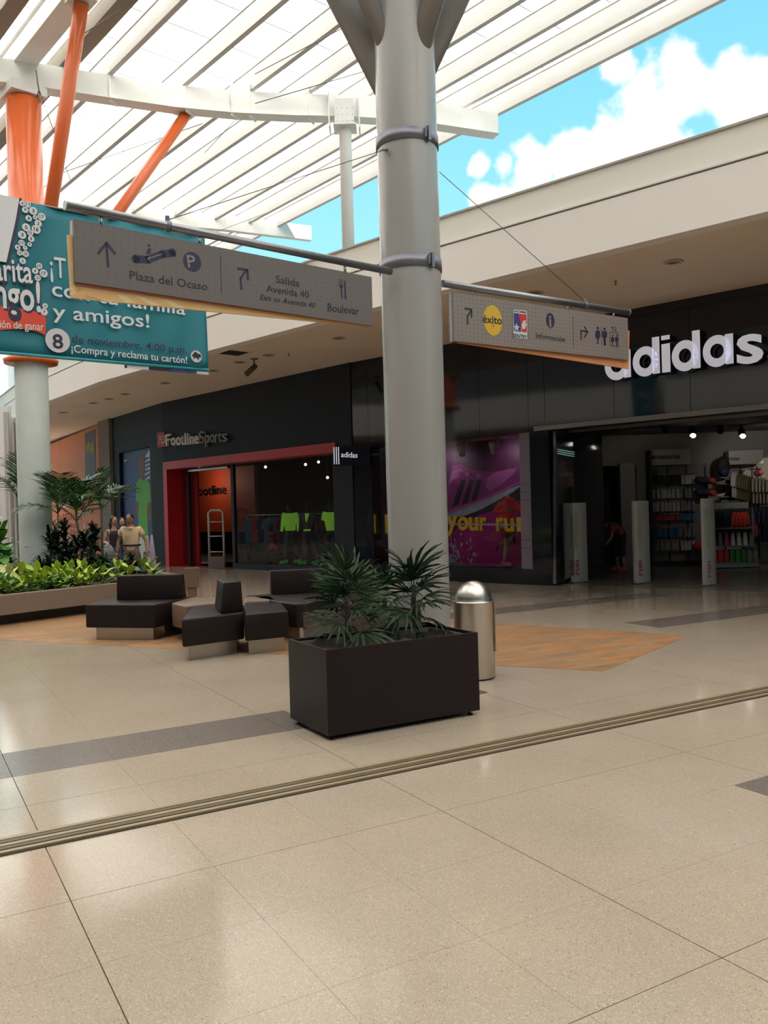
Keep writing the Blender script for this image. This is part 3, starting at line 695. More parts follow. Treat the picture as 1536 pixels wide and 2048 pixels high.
# the small sign right of the pillar
ZT2 = (RF.px(905, 587)[1] + RF.px(1252, 634)[1]) / 2; ZB2 = (RF.px(908, 680)[1] + RF.px(1256, 722)[1]) / 2
tb, qb = sign_arm(RF, (885, 567), (1257, 625), (1170, 609), .038, 'steel tube arm reaching right from the pillar over the small hanging sign', [((943, 585), ZT2 - .02), ((1135, 612), ZT2 - .02), ((1227, 628), ZT2 - .02)], 1)
mb = MB(); mb.tube([qb + Vector((0, 0, .05)), aty(879, 344, 8.8)], .004, 6); solo(mb, 'guy_wire', M_cable, 'thin guy wire from the small sign arm up to the pillar', 'cable', tuple(qb))
t = thing('hanging_sign', 'shorter grey directory sign with shop logos, information and restroom symbols', 'sign', tuple(RF.w(0, ZB2)))
F = RF; uL, uR = F.px(905, 630)[0], F.px(1255, 680)[0]; w2 = lambda *a: F.px(*a, .0125)
mb = MB(); mb.fbox(F, uL, uR, ZB2, ZT2, -.012, .012); part(mb, 'front_board', M_sign2, t)
mb = MB(); mb.fbox(F, uL, uR, ZB2, ZT2, -.075, -.055); part(mb, 'back_board', M_sign2, t)
mb = MB(); mb.fbox(F, uL, uL + .014, ZB2, ZT2, -.055, -.012); part(mb, 'edge_strip', MATS['edge_pale'], t)
pf = F.shift(-.035); mb = MB(); mb.fpoly(pf, [pf.px(913, 678), pf.px(914, 686), pf.px(1256, 738), pf.px(1258, 661), (uR - .1, ZT2 - .2), (uL + .1, ZB2 + .1)], -.01, .01); part(mb, 'peach_board', M_peach, t)
mb = MB(); line2(F, mb, [w2(935, 648), w2(935, 632), w2(942, 622)], .018, o0, o1); line2(F, mb, [w2(930, 617), w2(943, 619), w2(943, 634)], .018, o0, o1); part(mb, 'arrow_bend', M_ink, t)
mb = MB(); line2(F, mb, [w2(1162, 679), w2(1162, 661), w2(1174, 664)], .018, o0, o1); line2(F, mb, [w2(1169, 654), w2(1175, 664), w2(1169, 674)], .018, o0, o1); part(mb, 'arrow_turn', M_ink, t)
mb = MB(); mb.fpoly(F, disc(36, *w2(985.5, 641), .133, .168), o0, o1); part(mb, 'yellow_disc', mat('logo_yellow', (.62, .38, .035), .5), t)
pxletters(F, 'éxito', (966, 645), (1004, 649), (966, 629), M_ink, t, off=.0155, bold=.03)
mb = MB(); mb.fpoly(F, disc(10, *w2(986, 652), .012), o1 + .001, o1 + .002); part(mb, 'logo_dot', M_bred, t)
P_ = lambda x, y: F.px(x, y, .013)
mb = MB(); mb.fpoly(F, [P_(1025, 617), P_(1055, 620), P_(1056, 680), P_(1026, 677)], .012, .0128); part(mb, 'logo_ground', M_ink, t)
mb = MB(); mb.fpoly(F, [P_(1026, 618), P_(1054.3, 621), P_(1055, 679), P_(1027, 676)], .0128, .0136); part(mb, 'logo_plate', mat('logo_white', (.55, .55, .56), .5), t)
mb = MB(); mb.fpoly(F, [P_(1027, 626), P_(1036, 627), P_(1041, 645), P_(1042, 664), P_(1028, 662)], .0136, .0142); part(mb, 'logo_blue_field', mat('logo_blue', (.03, .035, .20), .5), t)
mb = MB(); mb.fpoly(F, [P_(1034, 627), P_(1053, 629), P_(1053.6, 665), P_(1044, 664), P_(1040, 645)], .0136, .0142); part(mb, 'logo_red_field', mat('logo_red', (.50, .03, .03), .5), t)
mb = MB(); mb.fpoly(F, [P_(1046, 642), P_(1051, 640), P_(1051, 646), P_(1053, 650), P_(1051, 653), P_(1050, 658), P_(1045, 658), P_(1043, 650)], .0142, .0148); part(mb, 'logo_face', MATS['logo_white'], t)
mb = MB(); pts = []
for k in range(10):
    c_ = P_(1033, 655); r_ = .05 if k % 2 == 0 else .021; pts.append((c_[0] + r_ * math.cos(rad(90 + 36 * k)), c_[1] + r_ * math.sin(rad(90 + 36 * k))))
mb.fpoly(F, pts, .0142, .0148); part(mb, 'logo_star', MATS['logo_white'], t)
pxletters(F, 'HOME', (1028, 624), (1053, 627), (1028, 620), M_ink, t, off=.0142, bold=.04)
pxletters(F, 'SENTRY', (1027, 674.5), (1054.5, 678), (1027, 667), M_ink, t, off=.0142, bold=.045)
mb = MB(); mb.fpoly(F, disc(30, *w2(1100.5, 641), .066, .088), o0, o1); part(mb, 'information_disc', M_purple, t)
pxletters(F, 'i', (1098.5, 654), (1103, 654.5), (1098.5, 630), M_sign2, t, off=.0155, bold=.05)
pxletters(F, 'Información', (1072, 676), (1130, 684), (1072, 665), M_ink, t, off=.0135)
mb = MB(); line2(F, mb, [w2(1146, 633), w2(1147, 692)], .004, o0, o1); part(mb, 'divider_line', M_ink, t)
def pict(x, y, s, woman):
    mb = MB(); mb.fpoly(F, disc(14, *w2(x, y), .018 * s), o0, o1)
    if woman:
        mb.fpoly(F, [w2(x - 2 * s, y + 4 * s), w2(x + 2 * s, y + 4.3 * s), w2(x + 4.6 * s, y + 21 * s), w2(x - 4.6 * s, y + 20.5 * s)], o0, o1); line2(F, mb, [w2(x, y + 20 * s), w2(x, y + 31 * s)], .021 * s, o0, o1)
        line2(F, mb, [w2(x - 3 * s, y + 6 * s), w2(x - 5 * s, y + 16 * s)], .010 * s, o0, o1); line2(F, mb, [w2(x + 3 * s, y + 6 * s), w2(x + 5 * s, y + 16 * s)], .010 * s, o0, o1)
    else:
        mb.fpoly(F, [w2(x - 4 * s, y + 4 * s), w2(x + 4 * s, y + 4.4 * s), w2(x + 3.2 * s, y + 19 * s), w2(x - 3.2 * s, y + 19 * s)], o0, o1); line2(F, mb, [w2(x, y + 18 * s), w2(x + .5, y + 31 * s)], .038 * s, o0, o1)
        line2(F, mb, [w2(x - 4.3 * s, y + 6 * s), w2(x - 4.5 * s, y + 16 * s)], .010 * s, o0, o1); line2(F, mb, [w2(x + 4.3 * s, y + 6 * s), w2(x + 4.5 * s, y + 16 * s)], .010 * s, o0, o1)
    part(mb, 'woman_symbol' if woman else 'man_symbol', M_purple, t)
pict(1195.5, 656, 1, True); pict(1209, 658, 1, False); pict(1225, 671, .62, True); pict(1233, 672, .62, False)
mb = MB(); line2(F, mb, [w2(1202.5, 652), w2(1203.3, 690)], .003, o0, o1); part(mb, 'divider_line', M_ink, t)
mb = MB(); line2(F, mb, [w2(1219, 664), w2(1236, 666), w2(1237, 694), w2(1220, 691.5), w2(1219, 664)], .005, o0, o1); part(mb, 'lift_frame', M_ink, t)
mb = MB(); line2(F, mb, [w2(1225, 662), w2(1225, 653)], .005, o0, o1); line2(F, mb, [w2(1222.5, 656), w2(1225, 653), w2(1227.5, 657)], .005, o0, o1)
line2(F, mb, [w2(1231, 653), w2(1231, 663)], .005, o0, o1); line2(F, mb, [w2(1228.5, 660), w2(1231, 663), w2(1233.5, 660)], .005, o0, o1); part(mb, 'lift_arrows', M_ink, t)

# ================================================================== TEAL BANNER
bp0, bp1 = aty(40, 550, 11.0), aty(413, 600, 12.6)
F = Frame((bp0.x, bp0.y), (bp1.x, bp1.y)); BF = F
zt = (F.px(45, 399)[1] + F.px(412, 474)[1]) / 2; zb = (F.px(60, 710)[1] + F.px(418, 742)[1]) / 2
uLb, uRb = F.px(-150, 560)[0], F.px(415, 610)[0]
t = thing('bingo_banner', 'big teal fabric banner with white lettering hanging behind the long sign', 'banner', tuple(F.w(0, zb)))
mb = MB(); nx, nz = 60, 12
vs = []; 
for i in range(nx + 1):
    for j in range(nz + 1):
        u = uLb + (uRb - uLb) * i / nx; z = zb + (zt - zb) * j / nz
        vs.append(F.w(u, z, -.045 + .016 * math.sin(u * 5 + z * 2.2) + .012 * math.sin(u * 11 - z * 3.5)))
fs = [(i * (nz + 1) + j, (i + 1) * (nz + 1) + j, (i + 1) * (nz + 1) + j + 1, i * (nz + 1) + j + 1) for i in range(nx) for j in range(nz)]
mb.add(vs, fs, 0, True); cl = part(mb, 'cloth', M_teal, t)
md = cl.modifiers.new('thick', 'SOLIDIFY'); md.thickness = .006
mb = MB(); mb.tube([F.w(uLb, zb + .01, -.03), F.w(uRb, zb + .01, -.03)], .022, 10); part(mb, 'bottom_rod', mat('teal_hem', (.03, .27, .33), .5), t)
mb = MB(); mb.tube([F.w(uLb, zt, -.03), F.w(uRb, zt, -.03)], .015, 10); part(mb, 'top_rod', M_cable, t)
ux = [F.px(x, 745)[0] for x in (252, 300, 345, 418)]
for i, (a, b, m) in enumerate(((ux[0], ux[0] + .03, M_purple), (ux[0] + .03, ux[1], M_fabric_w), (ux[1], ux[2], M_purple), (ux[2], ux[3] - .18, mat('hem_blue', (.03, .05, .2), .5)), (ux[3] - .18, ux[3] + .01, M_fabric_w))):
    mb = MB(); mb.fbox(F, a, b, zb - .055, zb - .012, -.05, -.035); part(mb, 'hem_strip', m, t)
fp = lambda pts: [F.px(*p) for p in pts]
mb = MB(); mb.fpoly(F, fp([(-150, 355), (40, 398), (34, 440), (14, 525), (-150, 500)]), .0, .002); part(mb, 'white_field', M_fabric_w, t)
mb = MB(); line2(F, mb, fp([(41, 398), (34, 440), (15, 525), (6, 585)]), .03, .001, .003); part(mb, 'purple_outline', M_purple, t)
arc = [(-150, 590), (-60, 608), (0, 612), (50, 618), (92, 628), (91, 670), (72, 662), (40, 657), (0, 660), (-60, 672), (-150, 690)]
mb = MB(); mb.fpoly(F, fp(arc), .0, .002); part(mb, 'red_ribbon', M_bred, t)
def shadowed(body, L, Rr, T, bold):
    pxletters(F, body, (L[0] + 2, L[1] + 3), (Rr[0] + 2, Rr[1] + 3), (T[0] + 2, T[1] + 1), M_purple, t, off=.004, bold=bold + .03)
    pxletters(F, body, L, Rr, T, M_pw, t, off=.006, bold=bold)
shadowed('Margarita', (-104, 550), (66, 566), (-104, 502), .03)
shadowed('Bingo!', (-55, 608), (82, 623), (-55, 546), .045)
pxletters(F, 'emoción de ganar', (-42, 652), (88, 661), (-42, 636), M_pw, t, off=.004, bold=.01)
pxletters(F, '¡T', (101, 553), (133, 557), (101, 512), M_pw, t, off=.004, bold=.012)
pxletters(F, 'con tu familia', (104, 591), (371, 630), (104, 561), M_pw, t, off=.004, bold=.02)
pxletters(F, 'y amigos!', (106, 635), (299, 655), (106, 607), M_pw, t, off=.004, bold=.02)
mb = MB(); mb.fpoly(F, disc(40, *F.px(115.5, 681), .160), .0, .003); part(mb, 'date_disc', mat('disc_grey', (.55, .53, .56), .5), t)
pxletters(F, '8', (106, 696), (127, 697), (106, 668), M_purple, t, off=.005, bold=.04)
pxletters(F, 'de noviembre, 4:00 p.m.', (144, 684), (374, 707), (144, 669), M_purple, t, off=.004, bold=.012)
pxletters(F, '¡Compra y reclama tu cartón!', (143, 704), (374, 727), (143, 689), M_pw, t, off=.004, bold=.01)
mb = MB(); mb.fpoly(F, disc(24, *F.px(392.5, 713), .088), .0, .003); part(mb, 'seal', MATS['disc_grey'], t)
mb = MB(); mb.fpoly(F, fp([(383, 712), (388, 705), (391, 703), (395, 707), (401, 709), (402, 716), (398, 715), (397, 721), (393, 716), (389, 716), (386, 720), (387, 714)]), .003, .004); part(mb, 'horse_mark', M_ink, t)
balls = [(44, 407, 6, '4'), (55, 409, 7, '11'), (50, 420, 7, '9'), (66, 422, 9, '3'), (83, 434, 9, '17'), (57, 437, 7, '8'), (70, 435, 5, '6'), (76, 447, 8, '2'), (52, 455, 9, '5'), (72, 459, 10, '16'), (60, 466, 7, '12'), (44, 470, 9, '3'), (62, 478, 7, '1'), (43, 486, 7, '13'), (59, 489, 5, '9'), (35, 495, 6, '8'), (50, 496, 5, '7'), (39, 506, 6, '10'), (51, 508, 7, '20'), (45, 522, 7, '2'), (78, 532, 7, '15'), (70, 542, 7, '1'), (87, 547, 9, '17'), (75, 556, 7, '21'), (90, 612, 6, '6'), (88, 624, 8, '7')]
for x, y, r, s_ in balls:
    rr = r * 11.3 / FPX; mb = MB(); c_ = F.px(x, y); mb.fpoly(F, disc(20, c_[0], c_[1], rr * .86), .006, .009); o = part(mb, 'number_ball', M_pw, t)
    kw_ = .15 if s_ == '1' else .28 if len(s_) == 1 else .45
    letters(F, s_, c_[0] - rr * kw_, c_[0] + rr * kw_, c_[1] - rr * .35, rr * .75, M_ink, o, off=.0105, bold=.02, name='ball_number')
# banner lines
for a, b in (((-100, 372), (-130, 60)), ((412, 474), (470, 250))):
    pass
cable(F.w(uRb, zt, -.03), F.w(uRb + 1.6, zt + .9, -.8), 'short cord holding the right end of the teal banner', .004)

# ================================================================== CHARCOAL SPORTS SHOP
FF = Frame(C0, B0)
def wallbox(F, u0, u1, z0, z1, o0, o1, name, m, parent, **kw):
    mb = MB(); mb.fbox(F, u0, u1, z0, z1, o0, o1); return part(mb, name, m, parent, **kw)
sw = thing('wall_back', None, None, (C0[0], C0[1], 0), kind='structure')
ztop = FF.px(672, 884)[1]; ul = FF.px(329, 950)[0]; ur = FF.px(673, 884)[0]; zhb = FF.px(600, 913)[1]; zhl = FF.px(345, 938)[1]
zh = (ztop + FF.px(330, 925)[1]) / 2                              # top of the red frame
ug0 = FF.px(470, 1000)[0]; ug1 = FF.px(667, 1000)[0]; up = FF.px(346, 1000)[0]
TH = .24
wallbox(FF, 0, FF.len, zh, SOF, -.3, 0, 'cladding_band', M_foot, sw)
wallbox(FF, 0, ul, 0, zh, -.3, 0, 'cladding_pier', M_foot, sw)
wallbox(FF, ug1, FF.len, 0, zh, -.3, 0, 'cladding_pier', M_foot, sw)
wallbox(FF, FF.len - .012, FF.len + .012, 0, SOF, -.1, .03, 'joint_trim', M_blackm, sw)
rf = thing('red_frame', 'red portal frame around the entrance of the charcoal shop', 'frame', tuple(FF.w(ul, 0)))
wallbox(FF, ul, ur, zh - TH, zh, -.5, .05, 'header', M_red, rf)
wallbox(FF, ul, ul + TH * .9, 0, zh - TH, -.55, .05, 'post', M_red, rf)
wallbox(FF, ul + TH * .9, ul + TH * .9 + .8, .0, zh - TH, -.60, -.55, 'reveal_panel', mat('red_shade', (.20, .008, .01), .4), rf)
# glass line 0.5 behind the frame
gd = -.42
door = thing('door_1', None, None, tuple(FF.w(ug0, 0)), kind='structure')
um = FF.px(465, 1000, gd)[0]; ue = FF.px(667, 1000, gd)[0]; ua = FF.px(377, 1000, gd)[0]; ub = FF.px(385, 1000, gd)[0]
wallbox(FF, um, um + .13, 0, zh - TH, gd - .05, gd + .05, 'mullion', M_blackm, door)
wallbox(FF, ua, ua + .1, 0, zh - TH, gd - .05, gd + .05, 'mullion', M_blackm, door)
wallbox(FF, um - .12, um - .06, 0, zh - TH, gd - .09, gd - .05, 'mullion', mat('alu_grey', (.22, .21, .21), .4, .5), door)
wallbox(FF, um, ug1 + .3, 0, .16, gd - .06, gd + .06, 'bottom_rail', M_blackm, door)
wallbox(FF, um + .13, ug1 + .3, .16, zh - TH, gd - .006, gd + .006, 'pane', M_glass, door)
wallbox(FF, ul + .3, ua, .02, zh - TH, gd - .006, gd + .006, 'pane', M_glass, door)
wallbox(FF, ua + .1, um - .12, zh - TH - .10, zh - TH - .04, gd - .06, gd + .06, 'door_track', M_steel, door)
wallbox(FF, ul + .2, um, .0, .012, -2.2, -.1, 'red_mat', M_dred, door)
# interior
shop = thing('wall_inside', None, None, tuple(FF.w(3, 0, -4)), kind='structure')
dk = mat('shop_dark', (.035, .030, .030), .7, var=.2)
wallbox(FF, -1.0, FF.len + .2, 0, 4.2, -7.2, -7.0, 'back_wall', dk, shop)
wallbox(FF, -7.0, -6.8, 0, 4.2, -7, -1.3, 'side_wall', dk, shop); wallbox(FF, -7.0, -1.0, 0, 4.2, -7.2, -7.0, 'back_wall', dk, shop); wallbox(FF, -7.0, -1.0, 0, 4.2, -1.35, -1.25, 'front_wall', dk, shop); wallbox(FF, -7, -1, 3.9, 4.0, -7, -1.3, 'inner_ceiling', dk, shop); wallbox(FF, -7, -.9, .001, .012, -7, -1.3, 'inner_floor', dk, shop); wallbox(FF, FF.len - .1, FF.len + .1, 0, 4.2, -7, -.3, 'side_wall', dk, shop)
wallbox(FF, -1, FF.len, 3.9, 4.0, -7, -.3, 'inner_ceiling', dk, shop)
wallbox(FF, -.9, FF.len, 0.001, .012, -7, -.6, 'inner_floor', mat('shop_floor', (.10, .09, .085), .35), shop)
wallbox(FF, FF.px(385, 1000, -5.1)[0], FF.px(512, 1000, -5.1)[0], 0.9, 3.4, -5.2, -5.05, 'orange_partition', mat('shop_orange', (.50, .065, .02), .6), shop)
FL5 = FF.shift(-5.0); pxletters(FL5, 'Footline', (388, 991), (450, 986), (388, 974), M_ink, shop, off=.02, bold=.03)
q = FF.w(FL5.px(440, 1000)[0], 2.9, -4.0); pt = bpy.data.lights.new('shop_lamp', 'POINT'); pt.energy = 30; pt.color = (1, .8, .6); po_ = bpy.data.objects.new('shop_lamp', pt); COL.objects.link(po_); po_.location = q
# big wall letters
ft = thing('shop_sign', 'silver wall lettering with small red square logo above the red portal', 'sign', tuple(FF.w(ul, 3.9)))
F = FF; M_sil = mat('sign_silver', (.62, .60, .58), .5); 
a = F.px(317, 866); b = F.px(332, 893)
mb = MB(); mb.fbox(F, a[0], b[0], b[1], a[1], 0, .05); part(mb, 'logo_square', mat('logo_square_red', (.40, .02, .025), .5), ft)
pxletters(F, 'FLS', (319, 887), (330, 886), (319, 872), M_pw, ft, off=.055, ext=.004)
xs = {'F': (336, 345), 'o': (346, 356), 'o2': (357, 367), 't': (367, 374), 'l': (375, 379), 'i': (380, 384), 'n': (385, 394), 'e': (394, 403)}
base = lambda x: 892 - (x - 336) * .072
seq = [('F', 336, 346), ('o', 346.5, 356), ('o', 357, 366.5), ('t', 367, 373), ('l', 374.5, 377.5), ('i', 379.5, 382.5), ('n', 384.5, 392.5), ('e', 393.5, 402.5)]
def capH(x): return 24 - 0 * x
def letter3d(ch, x0, x1, m, hcap, bold, ext):
    A = F.px(x0, base(x0)); Bq = F.px(x1, base(x1)); T = F.px(x0, base(x0) - hcap)
    o = letters(F, ch, A[0], Bq[0], A[1], T[1] - A[1], m, ft, off=ext + .01, ext=ext, bold=bold, name='letter')
for ch, x0, x1 in seq: letter3d(ch, x0, x1, M_sil, 23, .03, .04)
M_sil2 = mat('sign_silver_dark', (.20, .19, .185), .5)
for ch, x0, x1 in [('S', 403, 414), ('p', 415, 424), ('o', 425, 434), ('r', 435, 440.5), ('t', 441.5, 448), ('s', 449, 459)]: letter3d(ch, x0, x1, M_sil2, 24, .02, .04)
# projecting blade sign
bs = thing('blade_sign', 'small black projecting box sign with three white stripes', 'sign', tuple(FF.w(ur, 3.3)))
o_ = aty(667, 910, 19.6); P_2 = aty(740, 910, 19.35)
SF = Frame((o_.x, o_.y), (P_2.x, P_2.y)); F = SF
uA, zA = F.px(667, 893); uB, zB = F.px(740, 929)
mb = MB(); mb.fbox(F, uA, uB, zB, zA, -.16, 0); part(mb, 'box_body', M_black, bs)
for x in (668.5, 673, 677.5):
    mb = MB(); a = F.px(x - 1.3, 894, .0); b = F.px(x + 1.3, 928.5, 0); mb.fbox(F, a[0], b[0], b[1], a[1], 0, .012); part(mb, 'stripe', M_letter, bs)
pxletters(F, 'adidas', (682, 914), (715, 915.5), (682, 903.5), M_letter, bs, off=.008, bold=.03)
mb = MB(); q0 = F.w(uB, (zA + zB) / 2, -.08); mb.tube([q0 - F.d * .1, q0 + F.d * .45], .03); part(mb, 'wall_bracket', M_blackm, bs)

# mannequins, antitheft gates and stock seen through the glass are added with the figures below
# ---- poster niche on the bent left end
CF = Frame(D0, C0)
pw_ = thing('wall_far', None, None, (D0[0], D0[1], 0), kind='structure')
a = CF.px(238, 915)[0]; b = CF.px(300, 900)[0]; zt_ = CF.px(300, 893)[1]
wallbox(CF, 0.0, CF.len, zt_, SOF, -.3, 0, 'cladding_band', M_foot, pw_)
wallbox(CF, 0, a, 0, zt_, -.3, 0, 'cladding_pier', M_foot, pw_); wallbox(CF, b, CF.len + .01, 0, zt_, -.3, 0, 'cladding_pier', M_foot, pw_)
po = thing('wall_poster', 'tall blue football poster with a player in green shirt', 'poster', tuple(CF.w(a, 0, -.1)))
F = CF.shift(-.12)
mb = MB(); mb.fbox(F, a - .02, b + .02, 0.06, zt_ + .02, -.03, 0); part(mb, 'poster_sheet', mat('poster_blue', (.030, .045, .17), .5, var=.2, vscale=1), po)
fp = lambda pts: [F.px(*p) for p in pts]
mb = MB(); mb.fpoly(F, fp([(248, 921), (250, 924), (256, 917), (251, 921), (249.5, 919)]), 0, .004); part(mb, 'tick_logo', M_pw, po)
sk = mat('poster_skin', (.20, .085, .05), .6); gn = mat('poster_green', (.10, .36, .06), .6)
mb = MB(); mb.fpoly(F, fp([(277, 923), (279, 913), (283, 909), (287, 913), (289, 924), (288, 938), (286, 944), (287, 962), (279, 962), (280, 944), (277, 936)]), 0, .004); part(mb, 'player_head', sk, po)
mb = MB(); mb.fpoly(F, fp([(273, 966), (280, 957), (287, 961), (294, 958), (300, 968), (302, 1004), (296, 1006), (295, 1030), (297, 1072), (276, 1068), (278, 1004), (272, 1002)]), .001, .005); part(mb, 'player_shirt', gn, po)
mb = MB(); mb.fpoly(F, fp([(273, 1002), (278, 1004), (277, 1036), (272, 1030)]), 0, .004); mb.fpoly(F, fp([(296, 1006), (301, 1004), (302, 1040), (297, 1044)]), 0, .004); part(mb, 'player_arms', sk, po)
mb = MB(); mb.fpoly(F, fp([(276, 1068), (297, 1072), (298, 1100), (287, 1104), (276, 1100)]), 0, .004); mb.fpoly(F, fp([(279, 1100), (287, 1104), (286, 1128), (280, 1128)]), 0, .004); part(mb, 'player_shorts', M_pw, po)
me = text_mesh('FINAL', .05, .5)
FV = F
for i, (x0, y0, x1, y1) in enumerate(((290, 912, 300, 900), (291, 922, 300, 916), (291, 930, 300, 926), (291, 938, 300, 934), (290, 948, 300, 942), (291, 958, 300, 952))):
    mb = MB(); 
    if i == 0: mb.fpoly(F, fp([(290, 914), (299, 899), (300, 914)]), 0, .004)
    else:
        mb.fpoly(F, fp([(x0, y0), (x1, y1), (x1, y1 + 3), (x0, y0 + 3)]), 0, .004)
        if i % 2: mb.fpoly(F, fp([(x1 - 3, y1), (x1, y1), (x1, y1 + 6), (x1 - 3, y1 + 6)]), 0, .004)
    part(mb, 'poster_letter', M_pw, po)

# ---- concrete pilaster and orange hoarding
pi_ = thing('concrete_pilaster', 'rough grey concrete pilaster between orange hoarding and charcoal wall', 'pilaster', (D0[0], D0[1], 0))
EF = Frame(E0, D0)
up0 = EF.px(203, 900)[0]
wallbox(EF, up0, EF.len, 0, SOF, -.4, .12, 'shaft', M_concrete, pi_)
for k in range(1, 9): wallbox(EF, up0 + .0, EF.len, SOF * k / 9 - .004, SOF * k / 9 + .004, .12, .124, 'board_mark', mat('board_line', (.13, .11, .10), .9), pi_)
ho = thing('orange_hoarding', 'orange printed hoarding with a grey mall logo panel beyond the pilaster', 'hoarding', tuple(EF.w(0, 0)))
M_oh = mat('hoarding_orange', (.52, .16, .05), .6, var=.12, vscale=1.5)
a0 = EF.px(99, 900)[0]; a1 = up0 - .02
mb = MB(); mb.fpoly(EF, [EF.px(60, 1150), (a1, 0.05), EF.px(202, 845), EF.px(196, 848), EF.px(60, 905)], -.1, -.04); part(mb, 'printed_sheet', M_oh, ho)
mb = MB(); mb.fbox(EF, a0 - 4, a1, 0, SOF, -.9, -.7); part(mb, 'dark_backing', M_blackm, ho)
fp = lambda pts: [EF.px(*p) for p in pts]
mb = MB(); mb.fpoly(EF, fp([(168, 867), (189, 858), (190, 957), (168, 958)]), -.04, -.03); part(mb, 'logo_panel', mat('hoarding_grey', (.085, .085, .095), .6), ho)
pxletters(EF, 'VIVA', (172, 907), (188, 906), (172, 886), mat('hoarding_yellow', (.52, .44, .05), .6), ho, off=-.02, bold=.04)
mb = MB()
for k in range(5): line2(EF, mb, fp([(170 + k * 2, 956), (176 + k * 3, 925 + k * 4)]), .05, -.028, -.024)
part(mb, 'logo_leaf', mat('hoarding_slate', (.13, .15, .18), .6), ho)
mb = MB(); mb.fpoly(EF, fp([(97, 962), (201, 956), (201, 966), (97, 974)]), -.04, -.03); part(mb, 'white_band', mat('hoarding_white', (.45, .42, .42), .6), ho)
mb = MB(); mb.fpoly(EF, fp([(118, 1012), (128, 998), (142, 992), (152, 1005), (140, 1008), (126, 1016)]), -.04, -.03); part(mb, 'pale_shape', MATS['hoarding_white'], ho)
mb = MB()
for k, y in enumerate((1040, 1056, 1071)):                      # red headline, too blurred to read: strokes only
    for j in range(9 - k):
        mb.fpoly(EF, fp([(118 + j * 5, y), (121 + j * 5, y), (121 + j * 5, y - 8 - (j * 5 + k * 3) % 7), (118 + j * 5, y - 8 - (j * 5 + k * 3) % 7)]), -.04, -.028)
part(mb, 'headline_strokes', mat('hoarding_redink', (.36, .05, .03), .6), ho, kind='stuff')
for x in (165, 179):
    mb = MB(); mb.fpoly(EF, fp([(x, 1070), (x + 3, 1042), (x + 5, 1070)]), -.035, -.025); part(mb, 'white_flame', M_pw, ho)
# things beyond: pale round columns and dark shop fronts at the far end
for x, Y, r, l in ((14, 27, .22, 'thin pale column beside far shopfront at the image edge'), (26, 30, .2, 'pair-mate pale column standing farther behind the thin one')):
    q = aty(x, 1050, Y); q.z = 0; t = thing('pale_column', l, 'column', tuple(q)); mb = MB(); mb.lathe([(r, 0), (r, 5.2), (0, 5.2)], q, 20); part(mb, 'shaft', mat('column_far', (.46, .44, .42), .5), t)
    for k in (-1, 1): mb = MB(); mb.lathe([(.05, 0), (.05, 5.0)], q + Vector((.13 + .05 * k, -.16, 0)), 8); part(mb, 'downpipe', MATS['column_far'], t)
q = aty(38, 1050, 33); mb = MB(); mb.box((q.x, 33, 2.57), (.55, .5, 5.15)); solo(mb, 'square_column', M_concrete, 'brown-grey square column behind the planted bed at the far end', 'column', (q.x, 33, 0))
fs_ = thing('wall_distant', None, None, (-18, 44, 0), kind='structure')
mb = MB(); mb.box((-23, 46, 2.6), (22, .4, 5.2)); part(mb, 'shopfront_wall', mat('far_dark', (.05, .05, .06), .3), fs_)
mb = MB(); mb.box((-24.5, 45.7, 2.9), (16, .2, .9)); part(mb, 'blue_sign_band', mat('far_blue', (.10, .13, .22), .4), fs_)
mb = MB(); mb.box((-24, 45.6, 1.2), (14, .2, 2.0)); part(mb, 'shop_window', mat('far_redroom', (.10, .03, .03), .3), fs_)
# white lattice girder far beyond, seen under the banner
lt = thing('lattice_girder', 'distant white lattice girder glimpsed below the teal banner', 'girder', (-20, 40, 6))
q0, q1 = aty(-60, 745, 40), aty(95, 712, 44)
for dz in (0, 1.3, -1.5):
    mb = MB(); mb.tube([q0 + Vector((0, 0, dz - .5)), q1 + Vector((0, 0, dz - .5))], .12, 8); part(mb, 'chord', M_white, lt)
for k in range(9):
    a = q0.lerp(q1, k / 9) + Vector((0, 0, -2.0 if k % 2 else .8)); b = q0.lerp(q1, (k + 1) / 9) + Vector((0, 0, .8 if k % 2 else -2.0)); mb = MB(); mb.tube([a, b], .07, 8); part(mb, 'diagonal', M_white, lt)
q = aty(6, 760, 36); mb = MB(); mb.lathe([(.45, 5), (.45, 10)], (q.x, q.y, 0), 20); solo(mb, 'white_mast', M_white, 'thick white mast standing beyond the roof edge at far left', 'mast', (q.x, q.y, 5))

# ================================================================== BLACK GLOSS SPORTS STORE
AF = Frame(B0, AR); Lx = AF.len + 2.2
aw_ = thing('wall_front', None, None, (B0[0], B0[1], 0), kind='structure')
uw0 = AF.px(745, 1000)[0]; uw1 = AF.px(1062, 1000)[0]; zw1 = (AF.px(1058, 865)[1] + AF.px(745, 893)[1]) / 2; zw0 = AF.px(1065, 1138)[1]
uc = AF.px(1101, 1000)[0]; zl = AF.px(1112, 859)[1] ; zd = zl
